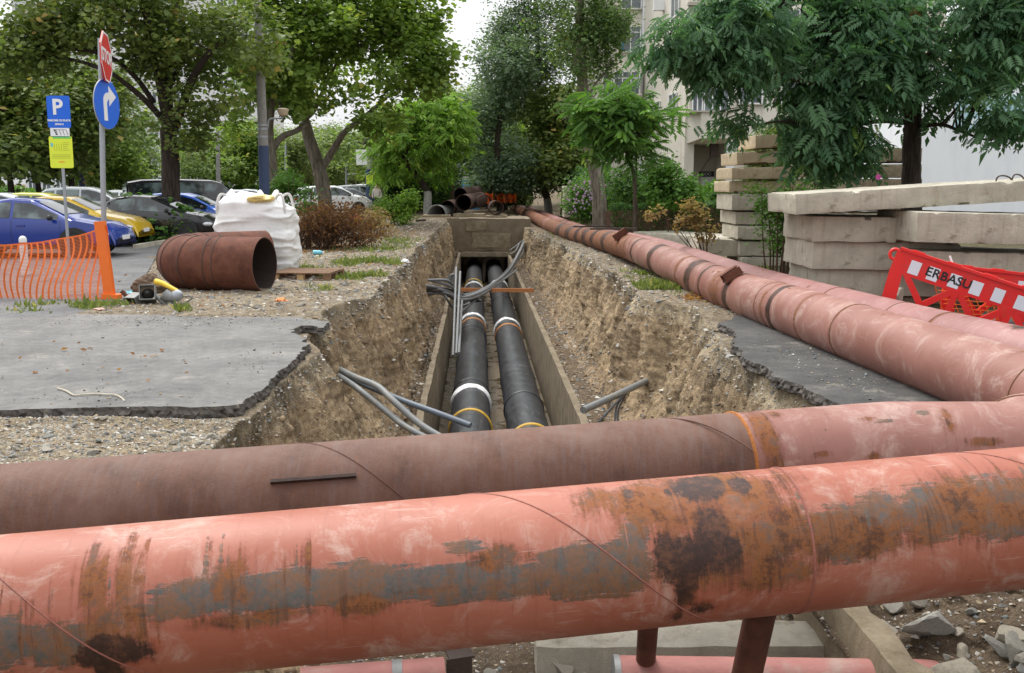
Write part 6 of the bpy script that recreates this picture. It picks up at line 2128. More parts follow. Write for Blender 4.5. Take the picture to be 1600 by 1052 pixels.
# dry seed clusters hanging in the ash
for k, (px, py, s_) in enumerate(((1125, 42, .16), (1130, 88, .11), (1432, 30, .13), (1412, 110, .12))):
    p = at(px, py, 18.4)
    o = thing('seed_cluster', ('largest brown seed cluster hanging in the ash, before the pale building', 'small brown seed cluster below the largest one in the ash', 'brown seed cluster high on the ash trunk', 'brown seed cluster low on the ash trunk')[k], 'seed cluster', tuple(p), 0, 'dry seed clusters in the ash')
    rng_ = np.random.default_rng(k)
    q = rng_.normal(size=(160, 3)) * s_ * np.array([.45, .45, .75])
    V, F, tv = leaves(q, np.stack([rng_.normal(0, .4, 160), rng_.normal(0, .4, 160), -np.ones(160)], -1), rng_.normal(size=(160, 3)), np.full(160, .07), 'lance', rng_.random(160), rng_)
    me = fast_mesh('seeds', V, [F], False); attr(me, 'tint', tv)
    link('seeds', me, MAT['leaf_orange'], o)['kind'] = 'stuff'

# ---- bushes, hedge, flowers
def bush(name, label, px, y, blobs, kind, ls, per, rad, leafmat, seed, stems=6, cat='bush', group=None, gap=-.25, barkm='twig', **kw):
    b = grounded(px, y)
    o = thing(name, label, cat, tuple(b), 0, group)
    cm, C = crown_mesh('foliage', [(np.array(c) - b, r_, n) for c, r_, n in blobs], kind, ls, per, rad, seed, gap=gap, zmin=.0, **kw)
    link('foliage', cm, MAT[leafmat], o)
    rng_ = random.Random(seed)
    top = max(c[2] - b[2] for c, r_, n in blobs)
    wx = max(abs(c[0] - b[0]) + r_[0] * .5 for c, r_, n in blobs)
    lm = []
    for k in range(stems):
        a = np.array([rng_.uniform(-.4, .4) * wx, rng_.uniform(-.2, .2), -.05])
        e = np.array([a[0] * 2.0, a[1] * 2, top * rng_.uniform(.7, 1.1)])
        lm.append(([a, (a + e) / 2 + [rng_.uniform(-.1, .1), 0, 0], e], .022, .008))
    link('stems', limb_mesh('stems', lm, C, seed, 6, .008, .35), MAT[barkm], o)
    return o
bush('leafy_bush', 'green suckering bush at the foot of the dark tree', 235, 30.5, [B(240, 345, 30.5, 40, 28, .7, 46), B(215, 365, 30.3, 26, 20, .5, 18), B(262, 365, 30.3, 30, 20, .5, 18), B(232, 315, 30.5, 22, 16, .4, 10)], 'broad', .13, 30, .16, 'leaf_bush', 201)
bush('leafy_bush', 'small green bush between the dark trunk and the black car', 292, 30.2, [B(292, 348, 30.2, 20, 20, .4, 16), B(298, 368, 30.2, 20, 12, .4, 10), B(275, 372, 29.8, 12, 9, .3, 5)], 'broad', .12, 30, .14, 'leaf_bush', 202)
bush('round_bush', 'clipped round green bush before the parked white car', 620, 42, [B(620, 318, 42, 26, 22, .8, 60), B(636, 310, 42, 14, 16, .6, 20), B(600, 322, 42, 14, 18, .5, 16), B(630, 338, 41.8, 18, 10, .5, 18)], 'oval', .11, 44, .16, 'leaf_bright', 203)
bush('flowering_bush', 'dark bush with a few mauve flowers behind the white bag', 462, 36, [B(462, 305, 36, 28, 16, .8, 40), B(440, 295, 36, 20, 14, .6, 20), B(476, 320, 36, 18, 14, .6, 18), B(450, 275, 38, 16, 12, .6, 12)], 'oval', .12, 40, .2, 'leaf_bush', 204)
bush('withering_bush', 'half-dry pale bush between the brush pile and round bush', 585, 33, [B(585, 345, 33, 22, 20, .5, 30), B(570, 350, 33, 16, 18, .4, 16), B(598, 360, 32.5, 14, 12, .4, 10)], 'oval', .08, 34, .14, 'leaf_dry', 205)
bush('aster_bush', 'bushy asters with small purple flowers beside the pipes', 930, 45, [B(920, 312, 45, 30, 26, .8, 70), B(945, 325, 44.6, 30, 20, .7, 50), B(905, 325, 45, 18, 20, .6, 26), B(965, 305, 45, 22, 20, .6, 30), B(905, 290, 45.5, 16, 14, .5, 14)], 'lance', .17, 44, .24, 'leaf_bush', 206)
bush('leafy_bush', 'round light green bush in the garden before the house entrance', 1058, 33, [B(1060, 285, 33, 38, 28, .9, 70), B(1035, 300, 33, 26, 20, .7, 26), B(1080, 300, 32.8, 22, 20, .6, 24), B(1055, 262, 33, 22, 12, .5, 16)], 'broad', .11, 42, .18, 'leaf_bush', 207)
bush('leafy_bush', 'dark reddish-green bush under the young feathery tree', 1008, 36, [B(1008, 295, 36, 40, 18, .9, 50), B(975, 285, 37, 30, 26, .9, 40), B(1030, 265, 38, 26, 20, .8, 24)], 'oval', .12, 40, .2, 'leaf_hedge', 208)
bush('climbing_shrub', 'leafy shrub growing between the two slab stacks', 1222, 17.4, [B(1222, 318, 17.4, 34, 22, .45, 44), B(1205, 345, 17.4, 26, 30, .35, 26), B(1240, 352, 17.3, 18, 34, .3, 22), B(1225, 385, 17.3, 26, 24, .3, 16), B(1250, 300, 17.5, 20, 12, .3, 12), B(1185, 300, 17.7, 20, 8, .25, 6)], 'oval', .065, 30, .10, 'leaf_bush', 209, 12)
def aster_petals():
    rng_ = np.random.default_rng(7)
    o = thing('aster_flowers', 'scatter of small purple aster blossoms over the bush by the pipes', 'flowers', tuple(grounded(925, 44)))
    q = []
    for px, py, w, h, n in ((925, 300, 36, 26, 60), (960, 310, 26, 24, 30), (900, 315, 16, 20, 14), (945, 335, 26, 12, 16)):
        for _ in range(n):
            q.append(at(px + rng_.normal(0, w * .5), py + rng_.normal(0, h * .5), 43.6 + rng_.uniform(-.2, .2)))
    q = np.repeat(np.array(q) - np.array(o.location), 6, 0)
    n = len(q)
    a = np.tile(np.arange(6), n // 6) * 1.047
    ax = np.stack([np.cos(a), np.full(n, -.25), np.sin(a)], -1)
    V, F, tv = leaves(q, ax, np.tile([0, -1.0, .2], (n, 1)), np.full(n, .06), 'oval', rng_.random(n), rng_)
    me = fast_mesh('petals', V, [F], False); attr(me, 'tint', tv)
    link('petals', me, MAT['petal'], o)['kind'] = 'stuff'
aster_petals()
p = at(1372, 277, 16.5)
o = thing('pink_flower', 'single pink blossom peeping over the topmost slab', 'flower', tuple(p))
rng_ = np.random.default_rng(3)
a = np.arange(8) * .785
V, F, tv = leaves(np.zeros((8, 3)), np.stack([np.cos(a), np.full(8, -.3), np.sin(a)], -1), np.tile([0, -1.0, .1], (8, 1)), np.full(8, .06), 'oval', rng_.random(8), rng_)
me = fast_mesh('petals', V, [F], False); attr(me, 'tint', tv); link('petals', me, MAT['petal_pink'], o)
# clipped hedge
def hedge():
    a, b = grounded(956, 41), grounded(1168, 35)
    o = thing('clipped_hedge', 'long clipped dark green hedge behind the flat slab', 'hedge', tuple((a + b) / 2))
    c = np.array(o.location)
    rng_ = np.random.default_rng(31)
    n = 26000
    t = rng_.random(n)
    P = a + (b - a) * t[:, None]
    P[:, 0] += rng_.uniform(-.1, .1, n)
    h = 1.12 + .06 * np.sin(t * 23)
    face = rng_.random(n)
    yy = np.where(face < .5, -.45 + rng_.normal(0, .05, n), rng_.uniform(-.45, .5, n))
    zz = np.where(face < .5, rng_.uniform(0, 1, n) * h, h + rng_.normal(0, .05, n))
    P[:, 1] += yy + .06 * fbm(np.stack([P[:, 0], zz, zz * 0], -1), 2.5, 3, 5)
    P[:, 2] = (a + (b - a) * t[:, None])[:, 2] + zz
    az = rng_.uniform(0, 6.28, n)
    V, F, tv = leaves(P - c, np.stack([np.cos(az), np.sin(az) - .4, rng_.normal(.2, .5, n)], -1), np.stack([rng_.normal(0, .5, n), rng_.normal(-.6, .5, n), rng_.normal(.7, .5, n)], -1), .085 * np.exp(rng_.normal(0, .2, n)), 'oval', np.clip(rng_.normal(.4, .2, n), 0, 1), rng_)
    me = fast_mesh('foliage', V, [F], False); attr(me, 'tint', tv)
    link('foliage', me, MAT['leaf_hedge'], o)
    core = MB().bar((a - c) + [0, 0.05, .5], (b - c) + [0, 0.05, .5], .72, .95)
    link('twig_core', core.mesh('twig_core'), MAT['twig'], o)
hedge()
# dead plant by the pipe
b = grounded(1108, 21.8)
o = thing('dead_plant', 'withered brown plant standing beside the pink pipes', 'plant', tuple(b))
lm = []
rg = random.Random(12)
for (px, py) in ((1078, 310), (1090, 330), (1065, 338), (1100, 325), (1050, 345), (1112, 350), (1085, 355), (1030, 332), (1070, 365)):
    e = at(px, py, 21.8 + rg.uniform(-.3, .3)) - b
    s_ = np.array([rg.uniform(-.12, .12), rg.uniform(-.1, .1), 0])
    lm.append(([s_, s_ * .5 + e * .45 + [rg.uniform(-.04, .04), 0, -.05], e], .018, .006))
cm, C = crown_mesh('dry_leaves', [(at(px, py, 21.8) - b, (w_ * 21.8 / FOC, .3, h_ * 21.8 / FOC), n) for px, py, w_, h_, n in ((1080, 325, 18, 16, 20), (1092, 350, 22, 18, 24), (1062, 345, 14, 12, 9), (1030, 332, 22, 8, 8), (1105, 370, 18, 14, 12))], 'oval', .075, 16, .08, 220, gap=-.3, zmin=0)
link('stems', limb_mesh('stems', lm, C, 4, 6, .007, .6), MAT['twig'], o)
link('dry_leaves', cm, MAT['leaf_dry'], o)

# ---- brush pile of cut branches
def brush():
    b = grounded(512, 27)
    o = thing('brush_pile', 'heap of cut brown branches with dead leaves behind the gravel', 'brush pile', tuple(b))
    rg = random.Random(8)
    lm = []
    ends = []
    for k in range(230):
        x0 = rg.gauss(-.1, .55)
        h = max(.12, 1.25 * math.exp(-(x0 / 1.0) ** 2) * rg.uniform(.35, 1.0))
        a = np.array([x0 + rg.uniform(-.5, .2), rg.uniform(-.7, .5), rg.uniform(0, .25)])
        e = np.array([x0 + rg.uniform(-.6, .75), rg.uniform(-.9, .6), h])
        m_ = (a + e) / 2 + [0, 0, rg.uniform(0, .15)]
        lm.append(([a, m_, e], rg.uniform(.008, .02), .004))
        ends.append(e)
    link('branches', limb_mesh('branches', lm, None, 3, 5), MAT['twig'], o)
    rng_ = np.random.default_rng(9)
    E_ = np.array(ends)
    q = np.repeat(E_, 24, 0) * np.array([1, 1, .95]) + rng_.normal(size=(len(E_) * 24, 3)) * .15
    q[:, 2] = np.abs(q[:, 2])
    n = len(q)
    V, F, tv = leaves(q, rng_.normal(size=(n, 3)), rng_.normal(size=(n, 3)), .075 * np.exp(rng_.normal(0, .25, n)), 'oval', rng_.random(n) * .9, rng_)
    me = fast_mesh('dead_leaves', V, [F], False); attr(me, 'tint', tv)
    link('dead_leaves', me, MAT['leaf_dead'], o)
brush()
# fallen leaves and grass: nobody could count them
_ly = np.linspace(2, 70, 800); _ll, _lr = lip_l(_ly), lip_r(_ly)
def LLI(y): return np.interp(y, _ly, _ll)
def LRI(y): return np.interp(y, _ly, _lr)
def litter():
    rng_ = np.random.default_rng(15)
    P = []
    for px, py, w, h, n in ((510, 388, 60, 8, 900), (560, 375, 40, 8, 250), (200, 436, 22, 6, 130), (600, 372, 30, 5, 200), (640, 365, 20, 4, 80), (1085, 463, 24, 5, 220), (450, 395, 30, 10, 60), (300, 470, 100, 20, 60), (150, 560, 160, 40, 26), (560, 420, 60, 20, 60)):
        for _ in range(n):
            q = gnd(px + rng_.normal(0, w * .5), py + rng_.normal(0, h * .5))
            z = gz(q[0], q[1])
            if 7.7 < q[1] < 13 and q[0] < -2.3: z = max(z, .0)
            P.append((q[0], q[1], z + .012))
    P = np.array(P)
    n = len(P)
    az = rng_.uniform(0, 6.28, n)
    V, F, tv = leaves(P, np.stack([np.cos(az), np.sin(az), rng_.normal(.1, .3, n)], -1), np.stack([rng_.normal(0, .5, n), rng_.normal(0, .5, n), np.ones(n)], -1), .06 * np.exp(rng_.normal(0, .3, n)), 'oval', rng_.random(n), rng_)
    me = fast_mesh('fallen_leaves', V, [F], False); attr(me, 'tint', tv)
    tag(link('fallen_leaves', me, MAT['leaf_orange']), 'dry orange-brown leaves fallen on the ground', None, None, 'stuff')
    P = []
    for px, py, w, h, n in ((570, 413, 70, 7, 4200), (555, 436, 60, 5, 3200), (470, 426, 50, 6, 900), (600, 392, 70, 5, 1400), (110, 478, 90, 6, 3000), (60, 486, 60, 4, 600), (1030, 445, 60, 9, 4500), (1000, 425, 40, 6, 900), (620, 378, 50, 6, 900), (285, 487, 16, 4, 160), (1150, 415, 60, 10, 800), (1200, 440, 80, 12, 900), (880, 355, 30, 8, 400), (500, 455, 40, 4, 250)):
        for _ in range(n):
            q = gnd(px + rng_.normal(0, w * .42), py + rng_.normal(0, h * .5))
            c = q[0] + TR * q[1]
            if LLI(q[1]) - .05 < c < LRI(q[1]) + .08: continue
            P.append((q[0], q[1], gz(q[0], q[1]) - .005))
    P = np.array(P)
    keep = fbm(P, 1.6, 3, 66) > -.15
    P = P[keep]
    n = len(P)
    V, F, tv = leaves(P, np.stack([rng_.normal(0, .55, n), rng_.normal(0, .55, n), np.ones(n)], -1), rng_.normal(size=(n, 3)), .065 * np.exp(rng_.normal(0, .4, n)), 'lance', np.clip(rng_.normal(.45, .25, n), 0, 1), rng_)
    me = fast_mesh('grass', V, [F], False); attr(me, 'tint', tv)
    tag(link('grass', me, MAT['grass_blade']), 'thin tufts of grass on the bare ground', None, None, 'stuff')
litter()
# ================================================================ buildings
t = NT('render_wall')
dr = t.noise(1, 7, .7, t.map((2.2, 2.2, .25)))
colw = t.mix(t.step(t.noise(.5, 6, .6), .3, .7), (.62, .58, .50), (.72, .68, .60))
colw = t.mix(t.math('MULTIPLY', t.step(dr, .52, .72), .45), colw, (.34, .31, .26))
t.bump(t.noise(30, 5), .2, .01)
MAT['render_wall'] = t.fin(colw, .92, 0, .2)
t = NT('white_wall')
colw = t.mix(t.step(t.noise(1, 6, .65, t.map((3, 3, .6))), .4, .8), (.84, .87, .90), (.76, .79, .83))
MAT['white_wall'] = t.fin(colw, .8, 0, .3)
MAT['far_wall'] = simple('far_wall', (.70, .70, .70), .9, .08, .3, 0)
MAT['recess_wall'] = simple('recess_wall', (.42, .39, .33), .9, .15, 1, .1)
MAT['upvc'] = simple('upvc', (.78, .79, .80), .4, .05, 3, 0)
t = NT('window_glass')
t.p.inputs['Coat Weight'].default_value = .3
MAT['window_glass'] = t.fin(t.mix(t.step(t.noise(1.1, 4), .4, .65), (.05, .065, .075), (.17, .2, .21)), .08, 0, .6)
MAT['curtain_blue'] = simple('curtain_blue', (.03, .16, .3), .7, .3, 5, 0)
MAT['bars'] = simple('bars', (.6, .6, .58), .6, .1, 5, 0)
MAT['door_white'] = simple('door_white', (.66, .67, .68), .5, .1, 2, .05)
MAT['pale_blue'] = simple('pale_blue', (.42, .62, .68), .5, .06, 2, 0)

def wbox(parent, name, a, b, mat, z0=None, z1=None):
    """box between two opposite corners (world), as a part"""
    a, b = np.array(a, float), np.array(b, float)
    lo, hi = np.minimum(a, b), np.maximum(a, b)
    pl_ = np.array(parent.location) if parent is not None and parent.parent is None else np.zeros(3)
    return link(name, MB().box((lo + hi) / 2 - pl_, hi - lo).mesh(name), mat, parent)
def window(parent, x0, x1, z0, z1, y, cols=2, mat='window_glass', fr=.06, transom=None, bars=False, curtain=False):
    """opening in a wall that faces -y at distance y; frame sub-parts under the window part"""
    pl_ = np.array(parent.location)
    c = np.array([(x0 + x1) / 2, y - .02, (z0 + z1) / 2]) - pl_
    w, h = x1 - x0, z1 - z0
    pane = link('window', MB().box(c, (w, .03, h)).mesh('window'), MAT[mat], parent)
    m_ = MB()
    for (dx, dz, sx, sz) in ((0, h / 2, w + fr, fr), (0, -h / 2, w + fr, fr), (-w / 2, 0, fr, h), (w / 2, 0, fr, h)):
        m_.box(c + [dx, -.035, dz], (sx, .08, sz))
    for k in range(1, cols):
        m_.box(c + [-w / 2 + w * k / cols, -.03, 0], (fr, .06, h - fr))
    if transom:
        m_.box(c + [0, -.025, -h / 2 + h * transom], (w - fr, .06, fr))
    link('frame', m_.mesh('frame'), MAT['upvc'], pane)
    link('sill', MB().box(c + [0, -.09, -h / 2 - .06], (w + .25, .2, .05)).mesh('sill'), MAT['recess_wall'], pane)
    if bars:
        g = MB()
        n = max(4, int(w / .12))
        for k in range(n + 1):
            g.box(c + [-w / 2 + w * k / n, -.11, 0], (.02, .02, h))
        for k in range(4):
            g.box(c + [0, -.11, -h / 2 + h * k / 3], (w, .016, .02))
        link('window_bars', g.mesh('window_bars'), MAT['bars'], pane)
    if curtain:
        link('curtain', MB().box(c + [-w * .42, -.022, 0], (w * .13, .012, h * .96)).mesh('curtain'), MAT['curtain_blue'], pane)
    return pane
def apartment():
    YA, YB, YR = 60.0, 50.0, 52.2
    X = lambda px, y: at(px, 285, y)[0]
    Z = lambda py, y: at(800, py, y)[2]
    o = thing('apartment_building', 'pale rendered apartment block with bay and recessed entrance behind the elms', 'building', (X(1068, YB), YB, 0))
    HT = 19.0
    # far wing facing the camera
    wbox(o, 'wall', (X(930, YA), YA, 0), (X(1000, YA), YA + 14, HT), MAT['render_wall'])
    # slanting wall between the wings
    a, b = np.array([X(1000, YA), YA]), np.array([X(1068, YB), YB])
    L0 = np.array(o.location)
    dv = (b - a) / np.linalg.norm(b - a)
    nv = np.array([dv[1], -dv[0]])
    if nv[0] > 0: nv = -nv
    back = -nv * .5
    V = [(*a, 0), (*b, 0), (*(b + back), 0), (*(a + back), 0), (*a, HT), (*b, HT), (*(b + back), HT), (*(a + back), HT)]
    link('wall', MB().add(np.array(V) - L0, [(0, 3, 2, 1), (4, 5, 6, 7), (0, 1, 5, 4), (1, 2, 6, 5), (2, 3, 7, 6), (3, 0, 4, 7)]).mesh('wall'), MAT['render_wall'], o)
    # near wing: upper storeys, right ground floor, recess
    zb = Z(224, YB)
    wbox(o, 'wall', (X(1068, YB) + .01, YB, zb), (X(1460, YB), YB + 12, HT), MAT['render_wall'])
    wbox(o, 'wall', (X(1132, YB), YB + .004, 0), (X(1460, YB), YB + 12, zb - .002), MAT['render_wall'])
    wbox(o, 'wall', (X(1068, YB) + .01, YB + .004, 0), (X(1073.5, YB), YB + 3, zb - .002), MAT['render_wall'])
    wbox(o, 'recess_wall', (X(1060, YR), YR, 0), (X(1134, YR), YR + .3, zb + .3), MAT['recess_wall'])
    wbox(o, 'plinth_step', (X(1080, YB), YB - .3, 0), (X(1130, YB), YR, .25), MAT['recess_wall'])
    # pilaster right of the entrance
    wbox(o, 'pilaster', (X(1132.5, YB), YB - .18, 0), (X(1145, YB), YB, zb + .05), MAT['white_wall'])
    # bay
    z0, z1 = Z(221, YB), Z(178, YB)
    xa, xb = X(1071, YB), X(1132, YB)
    V = []
    for z, ins in ((z0 + .1, .0), (z1, .0)):
        V += [(xa, YB, z), (xa + .5, YB - 1.1, z), (xb, YB - 1.1, z), (xb, YB, z)]
    V[0] = (xa, YB, z0 - .12); V[3] = (xb, YB, z0 - .12)
    link('bay_parapet', MB().add(np.array(V) - L0, [(0, 3, 2, 1), (4, 5, 6, 7), (0, 1, 5, 4), (1, 2, 6, 5), (2, 3, 7, 6), (3, 0, 4, 7)]).mesh('bay_parapet'), MAT['render_wall'], o)
    wbox(o, 'bay_slab', (xa - .05, YB - 1.2, z1), (xb + .05, YB - .01, z1 + .08), MAT['recess_wall'])
    window(o, X(1076, YB), X(1091, YB), Z(176, YB), Z(136, YB), YB - .4, 2)
    window(o, X(1094, YB), X(1131, YB), Z(176, YB), Z(136, YB), YB - .4, 3)
    wbox(o, 'bay_wall', (xa, YB - .38, z1 + .081), (xb, YB - .002, Z(128, YB)), MAT['render_wall'])
    # upper windows of the near wing
    for px0, px1, py0, py1 in ((1078, 1124, 16, 52), (1150, 1185, 16, 52), (1150, 1185, 128, 162), (1215, 1260, 16, 52), (1215, 1260, 128, 162), (1300, 1340, 20, 60), (1300, 1340, 130, 165), (1380, 1420, 130, 165), (1078, 1124, -60, -25), (1150, 1185, -60, -25)):
        window(o, X(px0, YB), X(px1, YB), Z(py1, YB), Z(py0, YB), YB, 2)
    window(o, X(1148, YB), X(1177, YB), Z(242, YB), Z(212, YB), YB, 2, bars=True)
    window(o, X(1202, YB), X(1242, YB), Z(235, YB), Z(200, YB), YB, 2, bars=True)
    wbox(o, 'cornice', (X(1066, YB), YB - .35, Z(5, YB)), (X(1130, YB), YB, Z(10, YB)), MAT['recess_wall'])
    # far wing windows and enclosed balcony
    window(o, X(966, YA), X(996, YA), Z(81, YA), Z(42, YA), YA, 2, transom=.78, curtain=True)
    window(o, X(966, YA), X(996, YA), Z(14, YA), Z(-25, YA), YA, 2, transom=.78)
    wbox(o, 'balcony', (X(955, YA), YA - 1.0, Z(172, YA)), (X(996.5, YA), YA, Z(149, YA)), MAT['render_wall'])
    window(o, X(957, YA - 1), X(996, YA - 1), Z(148, YA - 1), Z(112, YA - 1), YA - .9, 3, transom=.72)
    wbox(o, 'balcony_wall', (X(957, YA), YA - .88, Z(150, YA) + .01), (X(996, YA), YA, Z(108, YA)), MAT['render_wall'])
    window(o, X(940, YA), X(953, YA), Z(150, YA), Z(115, YA), YA, 1)
    wbox(o, 'drain_pipe', (X(998, YA), YA - .25, 0), (X(1000.5, YA), YA - .05, HT), MAT['white_wall'])
    # narrow openings in the slanting wall
    def slant(px, py0, py1, w):
        # point on the slanting wall seen at px
        best = min(np.linspace(.02, .98, 200), key=lambda t_: abs(800 + FOC * (a + (b - a) * t_)[0] / ((a + (b - a) * t_)[1]) - px))
        q = a + (b - a) * best
        y_ = q[1]
        z0, z1 = Z(py1, y_), Z(py0, y_)
        c = np.array([*(q + nv * .02), (z0 + z1) / 2]) - L0
        M3 = Matrix(((dv[0], nv[0], 0), (dv[1], nv[1], 0), (0, 0, 1)))
        pane = link('window', MB().box(c, (w, .05, z1 - z0), M3).mesh('window'), MAT['window_glass'], o)
        m_ = MB()
        n3, d3 = np.array([*nv, 0]), np.array([*dv, 0])
        for k in (-1, 0, 1):
            m_.box(c + d3 * w / 2 * k + n3 * .03, (.07, .07, z1 - z0), M3)
        for k in (-1, 1):
            m_.box(c + np.array([0, 0, (z1 - z0) / 2 * k]) + n3 * .028, (w + .1, .07, .07), M3)
        link('frame', m_.mesh('frame'), MAT['upvc'], pane)
    for q in ((1022, 160, 193, 1.3), (1046, 147, 186, 1.5), (1020, 247, 262, 1.3), (1042, 247, 262, 1.3), (1020, 78, 108, 1.3), (1046, 68, 102, 1.5), (1012, 90, 112, 1.0), (1046, -10, 26, 1.5)):
        slant(*q)
    # air conditioner on the slanting wall, box in the recess, door
    q = at(1034, 8, 55)
    ac = wbox(o, 'air_conditioner', q - [.45, .2, .3], q + [.45, .2, .3], MAT['upvc'])
    q = at(1116, 235, YB + .4)
    wbox(o, 'lamp_box', q - [.2, .15, .35], q + [.2, .15, .35], MAT['dark_steel'])
    d = wbox(o, 'door', (X(1095, YR), YR - .06, .25), (X(1115, YR), YR - .01, Z(277, YR)), MAT['door_white'])
    link('handle', MB().box(np.array([X(1112, YR), YR - .1, 1.25]) - L0, (.04, .05, .3)).mesh('handle'), MAT['dark_steel'], d)
    tr_ = wbox(o, 'transom', (X(1092, YR), YR - .05, Z(276, YR)), (X(1115, YR), YR - .01, Z(268, YR)), MAT['black_ink'])
    m_ = MB()
    for px in (1098, 1103, 1108):
        q = np.array([X(px, YR), YR - .055, Z(272, YR)]) - L0
        m_.tube([q + [.07 * math.cos(s_), 0, .07 * math.sin(s_)] for s_ in np.linspace(0, 6.28, 13)], .012, 4, False)
    link('scroll_grille', m_.mesh('scroll_grille'), MAT['bars'], tr_)
    m_ = cable([np.array([X(1112, YB), YB + .4, Z(245, YB)]) - L0, np.array([X(1106, YB), YB + .6, Z(255, YB)]) - L0, np.array([X(1105, YB), YB + 1.6, Z(266, YB)]) - L0], .02, None)
    link('cable', m_, MAT['cable_black'], o)
apartment()
# white building with the pale blue sign at the edge
y_ = 31.0
x0, x1 = at(1435, 285, y_)[0], at(1760, 285, y_)[0]
o = thing('white_building', 'plain white building with pale blue sign behind the topmost slab', 'building', (x0, y_, 0))
wbox(o, 'wall', (x0, y_, -.1), (x1, y_ + 9, 5.6), MAT['white_wall'])
wbox(o, 'roof_edge', (x0 - .15, y_ - .2, 5.6), (x1 + .1, y_ + 9.2, 5.8), MAT['recess_wall'])
sx0, sx1 = at(1490, 200, y_)[0], at(1640, 200, y_)[0]
sg = wbox(o, 'sign_board', (sx0, y_ - .07, at(1500, 205, y_)[2]), (sx1, y_ - .004, at(1500, 150, y_)[2]), MAT['pale_blue'])
me = text_mesh('colentina', .42, MAT['sign_white'], .004, .004)
q = at(1553, 190, y_) - np.array(o.location)
me.transform(Matrix.Translation((q[0], -.08, q[2])) @ Matrix.Rotation(math.pi / 2, 4, 'X'))
link('lettering', me, None, sg)
# far blocks of flats
def far_block(label, px0, px1, y, h, floors, cols, yaw=0):
    a, b = at(px0, 285, y), at(px1, 285, y)
    w = b[0] - a[0]
    o = thing('far_building', label, 'building', ((a[0] + b[0]) / 2, y, 0), yaw, 'white apartment blocks beyond the trees')
    link('wall', MB().box((0, 5, h / 2), (w, 10, h)).mesh('wall'), MAT['far_wall'], o)
    link('roof', MB().box((0, 5, h + .2), (w + .4, 10.4, .4)).mesh('roof'), MAT['recess_wall'], o)
    fh = h / floors
    for i in range(floors):
        link('floor_band', MB().box((0, -.03, i * fh + .1), (w, .05, .12)).mesh('floor_band'), MAT['recess_wall'], o)
        for j in range(cols):
            x_ = -w / 2 + (j + .5) * w / cols
            q = link('window', MB().box((x_, -.02, (i + .55) * fh), (w / cols * .5, .06, fh * .45)).mesh('window'), MAT['window_glass'], o)
            link('frame', MB().box((x_, -.06, (i + .55) * fh), (.1, .04, fh * .45)).mesh('frame'), MAT['upvc'], q)
far_block('long white block of flats behind the dark spreading tree', 40, 300, 105, 24, 8, 12)
far_block('white block of flats behind the leaning plane tree', 330, 420, 130, 26, 8, 5)
far_block('distant low white block down the street', 478, 560, 190, 10.5, 3, 6)

# ================================================================ cars
def paintm(name, c, rough=.25):
    t = NT(name)
    t.p.inputs['Coat Weight'].default_value = .6
    t.p.inputs['Coat Roughness'].default_value = .05
    MAT[name] = t.fin(t.mix(t.noise(1.5, 4), sc3(c, .92), sc3(c, 1.08)), rough, 0, .5)
for n_, c_ in (('car_blue', (.006, .03, .24)), ('car_yellow', (.62, .40, .015)), ('car_lime', (.55, .55, .05)), ('car_silver', (.45, .48, .5)), ('car_white', (.72, .73, .74)), ('car_black', (.012, .012, .014)), ('car_sky', (.015, .1, .5)), ('car_grey', (.14, .15, .16))):
    paintm(n_, c_)
t = NT('car_glass')
MAT['car_glass'] = t.fin(t.mix(t.step(t.noise(1.3, 5), .42, .62), (.012, .016, .018), (.13, .17, .17)), .06, 0, .7)
MAT['tyre'] = simple('tyre', (.018, .018, .018), .85, .2, 9, .1)
MAT['alloy'] = simple('alloy', (.42, .43, .44), .35, .1, 9, 0, 10, .7)
MAT['lamp_clear'] = simple('lamp_clear', (.62, .65, .68), .12, .15, 9, 0)
MAT['lamp_red'] = simple('lamp_red', (.42, .012, .012), .2, .15, 9, 0)
MAT['trim_black'] = simple('trim_black', (.02, .02, .021), .6, .2, 9, 0)
SHAPES = {
    'sedan': dict(L=4.65, W=.90, belt=.93, top=[(-2.32, .5), (-2.27, .93), (-1.9, 1.03), (-1.55, 1.07), (-.80, 1.39), (-.25, 1.46), (.30, 1.42), (1.15, 1.02), (1.3, .97), (1.95, .84), (2.22, .68), (2.32, .42)], wx=(-1.38, 1.38), glass=[(-1.42, -1.02), (-.96, -.18), (-.10, .98)], ws=(.42, 1.08), rw=(-1.48, -.92)),
    'hatch': dict(L=4.1, W=.86, belt=.95, top=[(-2.04, .5), (-2.02, 1.0), (-1.85, 1.14), (-1.35, 1.42), (-.6, 1.49), (.1, 1.47), (.45, 1.38), (1.15, 1.03), (1.3, .98), (1.75, .86), (1.98, .68), (2.05, .42)], wx=(-1.25, 1.27), glass=[(-1.62, -1.12), (-1.04, -.22), (-.14, .98)], ws=(.50, 1.08), rw=(-1.84, -1.42)),
    'suv': dict(L=4.5, W=.93, belt=1.05, top=[(-2.25, .55), (-2.22, 1.08), (-2.05, 1.25), (-1.6, 1.58), (-.7, 1.66), (.1, 1.64), (.5, 1.54), (1.15, 1.16), (1.3, 1.11), (1.9, .98), (2.18, .78), (2.25, .48)], wx=(-1.35, 1.38), glass=[(-1.8, -1.22), (-1.14, -.24), (-.16, .98)], ws=(.56, 1.08), rw=(-2.04, -1.64)),
    'van': dict(L=4.95, W=.95, belt=1.12, top=[(-2.47, .5), (-2.45, 1.3), (-2.40, 1.86), (-1.9, 1.95), (-.6, 1.97), (.7, 1.93), (1.05, 1.84), (1.75, 1.25), (1.9, 1.16), (2.25, 1.0), (2.42, .8), (2.48, .48)], wx=(-1.5, 1.62), glass=[(-2.2, -1.0), (-.92, .3), (.38, 1.5)], ws=(1.1, 1.68), rw=(-2.44, -2.41)),
}
